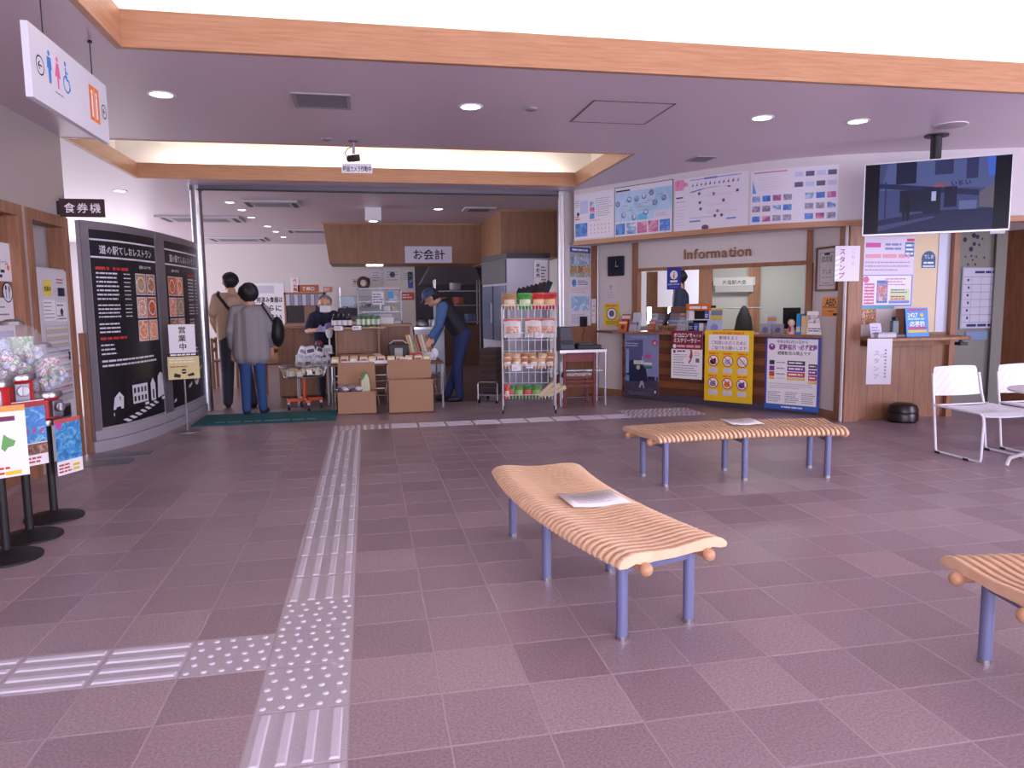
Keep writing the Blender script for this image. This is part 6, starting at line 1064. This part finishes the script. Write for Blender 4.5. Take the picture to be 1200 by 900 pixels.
# white wire rack with snacks
RX, RY, RW, RD = 1.87, 8.50, .62, .34; t = thing('wire_rack', 'tall white wire rack full of snack bags', 'rack', (RX, RY, 0), rad(-12)); LV = [.17, .53, .89, 1.22]; q = MB(); a, b = RW/2, RD/2
for x in (-a, a):
    q.tube([(x, -b, .05), (x, -b, 1.25)], .009, m_wire, 6); q.tube([(x, b, .05), (x, b, 1.40), (x, b-.02, 1.42)], .009, m_wire, 6)
    for k in range(12): z = .15+k*.1; q.tube([(x, -b, z), (x, b, z+ (0 if z < 1.2 else .1))], .003, m_wire, 4)
q.obj('frame', t)
for z in LV:
    q = MB(); q.tube([(-a, -b, z+.055), (a, -b, z+.055), (a, b, z+.055), (-a, b, z+.055)], .005, m_wire, 6, True)
    for i in range(17): x = -a+RW*i/16; q.tube([(x, -b, z+.055), (x, -b, z), (x, b, z), (x, b, z+.055)], .0028, m_wire, 4)
    q.obj('wire_shelf', t)
q = MB()
for i in range(9): z = .2+i*.13; q.tube([(-a, b, z), (a, b, z)], .003, m_wire, 4)
for i in range(9): x = -a+RW*i/8; q.tube([(x, b, .15), (x, b, 1.4)], .003, m_wire, 4)
q.obj('back_grid', t)
for x in (-a, a):
    for y in (-b, b): MB().cyl((x-.01, y, .025), (x+.01, y, .025), .025, m_dark, n=12).obj('castor', t)
Rm = Matrix.Translation((RX, RY, 0)) @ Matrix.Rotation(rad(-12), 4, 'Z')
def bag(w_, h_, m1, m2, m3, name='snack_bag'):
    q = MB(); sheet(q, lambda u, v: (-w_/2+w_*u, -.035*sin(pi*u)*max(0, sin(pi*v))**.6-.004, h_*v), 8, 8, .002, m1); sheet(q, lambda u, v: (w_/2-w_*u, .03*sin(pi*u)*max(0, sin(pi*v))**.6+.004, h_*v), 6, 6, .002, m1)
    sheet(q, lambda u, v: (-w_*.36+w_*.72*u, -.035*sin(pi*(.14+.72*u))*max(0, sin(pi*(.18+.4*v)))**.6-.008, h_*(.18+.4*v)), 6, 5, .001, m2); sheet(q, lambda u, v: (-w_/2+w_*u, -.008-.012*sin(pi*u), h_*(.86+.14*v)), 6, 2, .002, m3); return q.mesh(name, 60)
def stock(me, x, y, z, label, group, rz=0, rx=0, ry=0, name='snack_bag'):
    o = put(name, me, None, Rm @ Vector((x, y, z))); o.rotation_euler = (rx, ry, rz-rad(12)); return tag(o, label, 'snack bag', group)
gp_ = 'snack bags on the white wire rack'
for x, c1, c2, l in ((-.22, '#a8825a', '#e0d0a8', 'tan snack bag at the left of the top shelf'), (-.04, '#3f9a48', '#d0e0b0', 'green snack bag on the top shelf'), (.12, '#c23434', '#e8c890', 'red snack bag beside the green one'), (.25, '#b82c34', '#e0b880', 'red snack bag at the right of the top shelf')): stock(bag(.17, .19, mat(c1, .35), mat(c2, .4), mat(c1, .35)), x, -.08, LV[3]+.004, l, gp_, rx=-.12)
for x, l in ((-.19, 'white bag with orange band at the left of the second shelf'), (.06, 'white bag with orange band in the middle of the second shelf'), (.23, 'white bag with orange band at the right of the second shelf')): stock(bag(.20, .22, mat('#dcd8d8', .35), FOOD[2], mat('#c8502a', .4)), x, -.06, LV[2]+.004, l, gp_, rx=-.08)
for i in range(12):
    x = -.25+.1*(i % 6); stock(bag(.10, .12, mat(['#c8986a', '#d8b890', '#b0784a'][i % 3], .35), mat('#ece4dc', .4), mat('#c89a70', .4)), x, -.1+.07*(i//6), LV[1]+.004+.055*(i//6), 'small brown snack bag on the third shelf, %s %s' % (WHERE[i % 6], ['in front', 'behind'][i//6]), gp_, rz=random.uniform(-.3, .3), rx=-.2, ry=random.uniform(-.2, .2))
for i in range(4): stock(bag(.13, .16, mat(['#3f7a3c', '#5a8a44'][i % 2], .35), mat(['#c8404a', '#8ab05a'][i % 2], .4), mat('#2f6a3a', .4)), -.23+.105*i, -.06, LV[0]+.004, 'green snack bag on the bottom shelf, '+WHERE[i], gp_, rx=-.15, rz=.1*(i % 3-1))
stock(bag(.07, .17, mat('#c84a3c', .35), mat('#e8c8a8', .4), mat('#c84a3c', .4)), -.26, -.13, LV[0]+.004, 'small red bag at the left front of the bottom shelf', gp_)
for i in range(3):
    q = MB(); q.cyl((0, 0, 0), (0, 0, .24), .028, mat('#d8c4a0', .4), n=12); o = q.obj('rolled_snack'); o.location = Rm @ Vector((.12+.05*i, -.06, LV[0]+.03)); o.rotation_euler = (0, rad(48+8*i), rad(-20)); tag(o, 'long pale rolled snack on the bottom shelf, '+WHERE[i], 'snack', 'rolled snacks on the bottom shelf')
for i, (x, l) in enumerate(((-.15, 'larger'), (.02, 'smaller'), (.13, 'second'))): p = Print(); p.sheet([.11, .08, .09][i], [.075, .05, .05][i], m_paper, .002, -.05); p.lines(-.04, .01, .07, .035, 2, mat('#b06a90'), .4); v = Rm @ Vector((x, -b-.012, [LV[1]-.02, LV[1]+.01, LV[2]+.005][i])); poster('price_card', ['larger white price card on the third wire shelf', 'smaller white price card on the third wire shelf', 'white price card on the second wire shelf'][i], v, rad(-12), p, 'price card', 'price cards on the wire rack')
for i in range(8):
    q = MB(); q.b2((-.035, -.10, 0), (.035, .10, .012), mat(['#1c1820', '#2a2430', '#3a2428', '#22303a'][i % 4], .4)); q.b2((-.03, -.101, .001), (.03, -.09, .0125), mat(['#8a3a3a', '#c8c4cc', '#4a6a8a'][i % 3], .4)); o = q.obj('dark_packet'); o.location = Rm @ Vector((-.12+.05*i, .12, 1.385+.012*i)); o.rotation_euler = (rad(58), rad(25), rad(-12)); tag(o, 'dark slim packet leaning at the top of the wire rack, '+WHERE[i], 'packet', 'dark packets on top of the wire rack')
q = MB(); q.tube([tuple(Rm @ Vector((-a, .10, 1.31))), tuple(Rm @ Vector((a, .10, 1.45)))], .006, m_wire, 6); q.tube([tuple(Rm @ Vector((-a, .14, 1.31))), tuple(Rm @ Vector((a, .14, 1.40)))], .006, m_wire, 6); o = q.obj('sloping_rail'); o.parent = t; o.matrix_parent_inverse = Rm.inverted()
# folding desk, red chair, printer
t = thing('folding_desk', 'slim steel framed desk beside the wire rack', 'desk', (2.65, 8.98, 0)); q = MB(); q.b2((-.31, -.16, .685), (.29, .22, .71), mat('#7a5a48', .5)); q.b2((-.315, -.165, .67), (.295, -.155, .705), m_steel); q.obj('desk_top', t)
for x in (-.30, .28):
    for y in (-.15, .21): MB().cyl((x, y, 0), (x, y, .685), .013, m_steel, n=10).obj('leg', t)
q = MB(); q.b2((-.30, .0, .42), (.28, .02, .44), m_steel); q.b2((-.30, -.15, .42), (-.28, .21, .44), m_steel); q.b2((.26, -.15, .42), (.28, .21, .44), m_steel); q.obj('lower_rail', t)
t = thing('red_chair', 'dark red wooden chair with a patterned seat tucked under the desk', 'chair', (2.56, 8.90, 0)); m_rc = mat('#6f1618', .4)
for x in (-.19, .19):
    MB().b2((x-.016, -.19, 0), (x+.016, -.155, .665), m_rc).obj('leg', t, bevel=.004); MB().b2((x-.016, .13, 0), (x+.016, .165, .38), m_rc).obj('leg', t, bevel=.004)
MB().b2((-.175, -.185, .56), (.175, -.165, .665), m_rc).obj('back_rail', t, bevel=.006); MB().b2((-.18, -.16, .36), (.18, .16, .385), m_rc).obj('seat_frame', t); MB().b2((-.165, -.17, .385), (.165, .15, .425), photo('patterned_seat', [(.4, '#d8cfc0'), (.5, '#2a2024'), (.6, '#d8cfc0')], 45, .8)).obj('cushion', t, bevel=.01); MB().b2((-.175, -.18, .25), (.175, -.165, .28), m_rc).obj('stretcher', t); MB().b2((-.175, -.18, .31), (.175, -.165, .33), m_rc).obj('stretcher', t)
t = thing('printer', 'grey printer on the slim desk', 'printer', (2.46, 9.0, .7105)); q = MB(); q.add([(-.10,-.13,0),(.09,-.13,0),(.09,.14,0),(-.10,.14,0),(-.10,-.08,.28),(.05,-.08,.28),(.05,.14,.28),(-.10,.14,.28)], [(0,3,2,1),(4,5,6,7),(0,1,5,4),(1,2,6,5),(2,3,7,6),(3,0,4,7)], mat('#4a4a58', .5)); q.obj('body', t, bevel=.01); q = MB(); q.b2((-.08, -.135, .06), (.07, -.125, .12), m_dark); q.obj('paper_slot', t)
q = MB(); q.b2((-.16, -.12, 0), (.15, .12, .05), m_dark); q.b2((-.14, -.1, .05), (.05, .1, .075), mat('#2a3a44', .4)); tag(q.obj('black_tray', loc=(2.745, 8.99, .7105), bevel=.006), 'flat black device right of the printer on the slim desk', 'device')
# ================================================================ PEOPLE
import numpy as np
SKIN = mat('#c99a80', .55, name='skin'); HAIR = mat('#15121a', .6, name='black_hair'); GHAIR = mat('#7d7780', .7, name='grey_hair')
def capsule(q, a, b, ra, rb, m, n=12):
    a = Vector(a); b = Vector(b); z = (b-a); L = z.length; z = z.normalized() if L > 1e-6 else Vector((0, 0, 1)); x = z.orthogonal().normalized(); y = z.cross(x); vs = []; fs = []; rings = []
    for k in range(5): t = -pi/2+pi/2*k/4; rings.append((a+z*ra*sin(t), ra*cos(t)))
    for k in range(5): t = pi/2*k/4; rings.append((b+z*rb*sin(t), rb*cos(t)))
    for c, r in rings: vs += [c+max(r, 1e-4)*(cos(2*pi*i/n)*x+sin(2*pi*i/n)*y) for i in range(n)]
    K = len(rings)
    for r in range(K-1): fs += [(r*n+i, r*n+(i+1) % n, (r+1)*n+(i+1) % n, (r+1)*n+i) for i in range(n)]
    fs += [tuple(range(n-1, -1, -1)), tuple((K-1)*n+i for i in range(n))]; q.add(vs, fs, m)
def body(name, label, loc, rz, bones, voxel=.010):
    q = MB()
    for a, b, ra, rb, m_ in bones: capsule(q, a, b, ra, rb, m_)
    o = q.obj(name); r = o.modifiers.new('r', 'REMESH'); r.mode = 'VOXEL'; r.voxel_size = voxel; s = o.modifiers.new('s', 'SMOOTH'); s.factor = .5; s.iterations = 3
    bpy.context.view_layer.update(); dg = bpy.context.evaluated_depsgraph_get(); me = bpy.data.meshes.new_from_object(o.evaluated_get(dg)); bpy.data.objects.remove(o)
    n = len(me.polygons); c = np.zeros(n*3); me.polygons.foreach_get('center', c); c = c.reshape(-1, 3); best = np.full(n, 1e9); idx = np.zeros(n, int); ms = []
    for a, b, ra, rb, m_ in bones:
        a = np.array(a, float); b = np.array(b, float); d = b-a; t = np.clip(((c-a)@d)/max(d@d, 1e-9), 0, 1); dist = np.linalg.norm(c-(a+t[:, None]*d), axis=1)-(ra+(rb-ra)*t)
        if m_ not in ms: ms.append(m_)
        k = dist < best; best[k] = dist[k]; idx[k] = ms.index(m_)
    me.materials.clear()
    for m_ in ms: me.materials.append(m_)
    me.polygons.foreach_set('material_index', idx.tolist()); me.polygons.foreach_set('use_smooth', [True]*n); me.update()
    o = put(name, me, None, loc, rz); return tag(o, label, 'person')
def hand(B, w, d, m_=SKIN, s=1.0, side=1, curl=.5):   # wrist point, pointing direction: palm, four unequal fingers and a thumb
    w = Vector(w); d = Vector(d).normalized(); ac = d.cross(Vector((0, 1, 0)) if abs(d.y) < .8 else Vector((1, 0, 0))).normalized(); nn = d.cross(ac)
    pe = w+d*.085*s
    for k in (-1, 0, 1): B.append((w+ac*.014*k, pe+ac*.022*k, .016*s, .014*s, m_))
    for k, L in zip((-1.5, -.5, .5, 1.5), (.058, .075, .07, .055)):
        p0 = pe+ac*.021*k*s; p1 = p0+d*L*.55*s+nn*curl*.012; p2 = p1+d*L*.45*s+nn*curl*.035; B.append((p0, p1, .0095, .009, m_)); B.append((p1, p2, .009, .008, m_))
    t0 = w+d*.03*s+ac*.03*side; t1 = t0+d*.03*s+ac*.026*side+nn*.01; B.append((w+d*.02, t0, .015, .012, m_)); B.append((t0, t1, .011, .0095, m_)); B.append((t1, t1+d*.028*s, .0095, .008, m_))
def leg(B, hip, knee, ankle, toe, m_, shoe, r=(.088, .062, .048)):
    B.append((hip, knee, r[0], r[1], m_)); B.append((knee, ankle, r[1], r[2], m_)); a = Vector(ankle); t = Vector(toe); B.append(((a.x, a.y, .04), (t.x, t.y, .032), .042, .034, shoe)); B.append(((a.x, a.y, .045), (a.x, a.y, .09), .045, .044, shoe))
def head(B, c, face, m_=SKIN, r=.088):      # head centre, unit direction the face looks
    c = Vector(c); f = Vector(face).normalized(); s = f.cross(Vector((0, 0, 1))).normalized(); u = s.cross(f)
    B.append((c+u*.03-f*.012, c+u*.03+f*.01, r*.98, r*.95, m_)); B.append((c-u*.02+f*.012, c-u*.065+f*.035, r*.78, r*.50, m_)); B.append((c-u*.012+f*.088, c-u*.028+f*.102, .012, .016, m_))
    for k in (-1, 1): B.append((c+s*k*r*.96+u*.012, c+s*k*r*.98-u*.02, .014, .012, m_))
    return c, f, s, u
def hair(o, c, f, s, u, m_, r=.088, back=.022, low=.0, sc3=1.0):
    q = MB(); n, K = 28, 18; vs = []; fs = []; rnd = random.Random(3)
    for k in range(K+1):
        t = pi*k/K
        for i in range(n):
            a = 2*pi*i/n; d = (f*cos(a)+s*sin(a))*sin(t)+u*cos(t); rr = (r*1.17+.006*sin(5*a+3*t)+rnd.uniform(-.003, .003))*sc3
            if d.dot(f) > .25 and d.dot(u) < .45: rr *= .80
            if d.dot(u) < -.3: rr *= .93-low
            vs.append(c+u*.028-f*back+d*rr)
    for k in range(K): fs += [(k*n+i, (k+1)*n+i, (k+1)*n+(i+1) % n, k*n+(i+1) % n) for i in range(n)]
    q.add(vs, fs, m_); return q.obj('hair', o, smooth=80)
def eyes(o, c, f, s, u):
    for k in (-1, 1): q = MB(); q.sph(tuple(c+f*.082+s*.032*k+u*.018), .008, m_black, 8); q.obj('eye', o, smooth=80)

# A: customer in a beige T-shirt, seen from behind
BE = mat('#b49780', .8); TR = mat('#2c2a38', .8); SH = mat('#1a1820', .6); B = []
leg(B, (-.09, 0, .86), (-.10, .03, .46), (-.11, -.03, .08), (-.13, .13, .03), TR, SH, (.10, .082, .066)); leg(B, (.09, 0, .86), (.13, -.03, .46), (.20, -.14, .09), (.22, .0, .03), TR, SH, (.10, .082, .066))
B += [((-.08, 0, .90), (.08, 0, .90), .115, .115, TR), ((-.09, .0, .92), (-.12, .01, 1.36), .115, .095, BE), ((.09, 0, .92), (.12, .01, 1.36), .115, .095, BE), ((0, -.02, .98), (0, -.02, 1.34), .12, .11, BE), ((-.15, .01, 1.42), (.15, .01, 1.42), .055, .055, BE), ((0, .01, 1.40), (0, .015, 1.50), .058, .052, SKIN),
      ((-.185, .01, 1.41), (-.235, 0, 1.22), .062, .068, BE), ((-.235, 0, 1.22), (-.25, .02, 1.12), .042, .038, SKIN), ((-.25, .02, 1.12), (-.22, .14, .98), .038, .030, SKIN), ((.185, .01, 1.41), (.24, .0, 1.23), .062, .07, BE), ((.24, 0, 1.23), (.26, .02, 1.13), .042, .038, SKIN), ((.26, .02, 1.13), (.22, .16, 1.0), .038, .030, SKIN)]
hand(B, (-.22, .14, .98), (.1, .8, -.3)); hand(B, (.22, .16, 1.0), (-.2, .8, -.2), side=-1)
hd = head(B, (-.02, .02, 1.595), (-.55, .83, -.08)); o = body('person', 'person in a beige T-shirt with a black shoulder bag, seen from behind', (-1.69, 9.95, 0), .05, B); hair(o, *hd, HAIR)
q = MB(); q.tube([(-.15, -.115, 1.44), (-.05, -.16, 1.30), (.08, -.165, 1.14), (.16, -.15, 1.02)], .020, SH, 6); q.tube([(-.15, -.10, 1.45), (-.16, .0, 1.475), (-.14, .10, 1.44)], .02, SH, 6); sb = tag(q.obj('shoulder_bag', loc=(-1.69, 9.95, 0), rz=.05, smooth=50), 'black shoulder bag hanging on the person in beige', 'bag')
q = MB(); q.sph((.20, -.14, .97), .13, SH, 16, (.75, .55, 1)); q.obj('pouch', sb, smooth=60)
# B: customer in a grey tunic and jeans
GY = mat('#8d888c', .85); JN = mat('#2a4a7c', .8); SN = mat('#1b2440', .6); B = []
leg(B, (-.08, 0, .76), (-.085, .01, .42), (-.09, .0, .08), (-.10, -.02+.14, .03), JN, SN, (.085, .062, .052)); leg(B, (.08, 0, .76), (.085, .02, .42), (.09, .05, .08), (.12, .18, .03), JN, SN, (.085, .062, .052))
B += [((-.075, 0, .80), (.075, 0, .80), .11, .11, JN), ((-.10, .0, .72), (-.095, 0, 1.18), .115, .10, GY), ((.10, 0, .72), (.095, 0, 1.18), .115, .10, GY), ((0, -.03, .72), (0, -.025, 1.2), .12, .11, GY), ((-.13, 0, 1.255), (.13, 0, 1.255), .065, .065, GY), ((0, .0, 1.25), (0, .01, 1.34), .052, .05, SKIN),
      ((-.165, 0, 1.25), (-.225, 0, 1.02), .066, .064, GY), ((-.225, 0, 1.02), (-.215, .05, .83), .062, .056, GY), ((.165, 0, 1.25), (.225, 0, 1.02), .066, .064, GY), ((.225, 0, 1.02), (.21, .10, .86), .062, .056, GY)]
hand(B, (-.213, .06, .80), (0, .25, -1)); hand(B, (.208, .11, .84), (-.1, .4, -.9), side=-1)
hd = head(B, (0, .01, 1.425), (.1, .99, -.05), r=.085); o = body('person', 'person in a loose grey top and blue jeans, seen from behind', (-1.36, 9.14, 0), .0, B); hair(o, *hd, HAIR, sc3=1.13, back=.012)
t = thing('tote_bag', 'black tote bag on the shoulder of the person in grey', 'bag', (-1.36, 9.14, 0)); q = MB(); q.sph((.305, .02, .99), .16, m_black, 16, (.5, .75, 1.15)); q.obj('pouch', t, smooth=60); q = MB(); q.tube([(.15, -.075, 1.31), (.21, -.085, 1.22), (.27, -.05, 1.10)], .010, m_black, 6); q.tube([(.15, -.075, 1.31), (.155, 0, 1.335), (.17, .075, 1.30), (.27, .06, 1.10)], .010, m_black, 6); q.obj('strap', t)
# C: clerk with grey hair and a mask behind the stand, leaning forward
NV = mat('#1d2038', .8); B = []
leg(B, (-.09, .12, .82), (-.09, .08, .44), (-.09, .12, .08), (-.10, -.02, .03), TR, SH); leg(B, (.09, .12, .82), (.09, .08, .44), (.09, .12, .08), (.10, -.02, .03), TR, SH)
B += [((-.08, .12, .86), (.08, .12, .86), .11, .11, TR), ((-.085, .11, .88), (-.11, -.02, 1.14), .11, .09, NV), ((.085, .11, .88), (.11, -.02, 1.14), .11, .09, NV), ((0, .08, .92), (0, -.02, 1.13), .12, .10, NV), ((-.13, -.03, 1.155), (.13, -.03, 1.155), .055, .055, NV), ((0, -.03, 1.17), (0, -.07, 1.235), .05, .048, SKIN),
      ((-.17, -.03, 1.14), (-.225, -.06, .99), .062, .062, NV), ((-.225, -.06, .99), (-.235, -.09, .95), .04, .038, SKIN), ((-.235, -.09, .95), (-.10, -.28, .97), .038, .028, SKIN), ((.17, -.03, 1.14), (.22, -.07, .99), .062, .062, NV), ((.22, -.07, .99), (.225, -.10, .95), .04, .038, SKIN), ((.225, -.10, .95), (.10, -.28, 1.0), .038, .028, SKIN)]
GL = mat('#a99ad0', .5); hand(B, (-.10, -.28, .97), (.8, -.5, .1), GL); hand(B, (.10, -.28, 1.0), (-.6, -.6, .2), GL, side=-1)
hd = head(B, (0, -.09, 1.305), (.12, -.98, -.12), r=.084); o = body('person', 'grey haired clerk in a navy shirt and white mask behind the stand', (-.56, 10.38, 0), .0, B); hair(o, *hd, GHAIR, sc3=.98, back=.03); eyes(o, *hd)
c, f, s, u = hd; q = MB(); sheet(q, lambda a, b_: tuple(c+f*(.085+.028*cos((a-.5)*2.4))+s*(.066*sin((a-.5)*2.6))*1.1-u*(.085-.085*b_)+f*.0), 10, 6, .003, mat('#dfe0ea', .7)); q.obj('face_mask', o, smooth=60)
# D: man in cap and vest bending over the table, facing left
DN = mat('#46699c', .8); VS = mat('#171826', .7); JD = mat('#1f2c58', .8); CAP = mat('#3a4670', .7); B = []
leg(B, (.10, -.09, .86), (.03, -.09, .46), (.06, -.09, .08), (-.09, -.11, .03), JD, SH, (.105, .075, .055)); leg(B, (.10, .09, .86), (.06, .09, .46), (-.08, .10, .08), (-.22, .10, .03), JD, SH, (.105, .075, .055))
B += [((.11, -.07, .90), (.11, .07, .90), .125, .125, JD), ((.08, -.07, .95), (-.10, -.10, 1.24), .125, .11, VS), ((.08, .07, .95), (-.10, .10, 1.24), .125, .11, VS), ((.04, 0, 1.02), (-.10, 0, 1.26), .14, .11, VS), ((-.15, -.13, 1.27), (-.15, .13, 1.27), .06, .06, VS), ((-.15, 0, 1.30), (-.235, 0, 1.34), .055, .052, SKIN),
      ((-.15, -.17, 1.26), (-.21, -.21, 1.02), .072, .058, DN), ((-.21, -.21, 1.02), (-.30, -.20, .89), .054, .046, DN), ((-.15, .17, 1.26), (-.16, .20, .98), .066, .056, DN), ((-.16, .20, .98), (-.26, .16, .78), .052, .044, DN)]
hand(B, (-.30, -.20, .885), (-.45, .1, -.9)); hand(B, (-.26, .16, .77), (-.5, 0, -.85), side=-1)
hd = head(B, (-.285, 0, 1.375), (-.86, 0, -.5), r=.086); o = body('person', 'person in a cap, dark vest and denim sleeves bending over the product table', (1.12, 9.76, 0), 0, B)
hair(o, *hd, mat('#2a2228', .7), back=.03, sc3=.95); c, f, s, u = hd; q = MB()
n, K = 20, 8; vs = []; fs = []
for k in range(K+1):
    t_ = pi/2*k/K
    for i in range(n): a = 2*pi*i/n; vs.append(c+u*.03+((f*cos(a)+s*sin(a))*sin(t_)+u*cos(t_))*.112)
for k in range(K): fs += [(k*n+i, (k+1)*n+i, (k+1)*n+(i+1) % n, k*n+(i+1) % n) for i in range(n)]
q.add(vs, fs, CAP); sheet(q, lambda a, b_: tuple(c+u*(.035-.02*b_)+f*(.10+.07*b_*sin(pi*(.15+.7*a)))+s*(-.075+.15*a)), 8, 4, .006, CAP); q.obj('cap', o, smooth=60)
# E: office worker in a navy jacket, seen from behind through the window
NJ = mat('#232a4c', .8); B = []
leg(B, (-.09, 0, .86), (-.095, .0, .46), (-.10, 0, .08), (-.11, .14, .03), TR, SH); leg(B, (.09, 0, .86), (.095, .0, .46), (.10, 0, .08), (.11, .14, .03), TR, SH)
B += [((-.08, 0, .90), (.08, 0, .90), .115, .115, TR), ((-.09, .0, .90), (-.12, .0, 1.38), .12, .10, NJ), ((.09, 0, .90), (.12, .0, 1.38), .12, .10, NJ), ((0, -.02, .98), (0, -.02, 1.36), .12, .11, NJ), ((-.15, 0, 1.43), (.15, 0, 1.43), .065, .065, NJ), ((0, 0, 1.42), (0, .01, 1.53), .055, .052, SKIN),
      ((-.19, 0, 1.42), (-.25, .02, 1.16), .07, .06, NJ), ((-.25, .02, 1.16), (-.20, .18, 1.02), .056, .044, NJ), ((.19, 0, 1.42), (.25, .02, 1.16), .07, .06, NJ), ((.25, .02, 1.16), (.2, .18, 1.02), .056, .044, NJ)]
hand(B, (-.20, .18, 1.02), (.2, .9, -.1)); hand(B, (.20, .18, 1.02), (-.2, .9, -.1), side=-1)
hd = head(B, (0, .02, 1.635), (.2, .97, -.1)); o = body('person', 'office worker in a navy jacket seen from behind through the window', (4.72, 10.6, 0), 1.0, B); hair(o, *hd, HAIR)
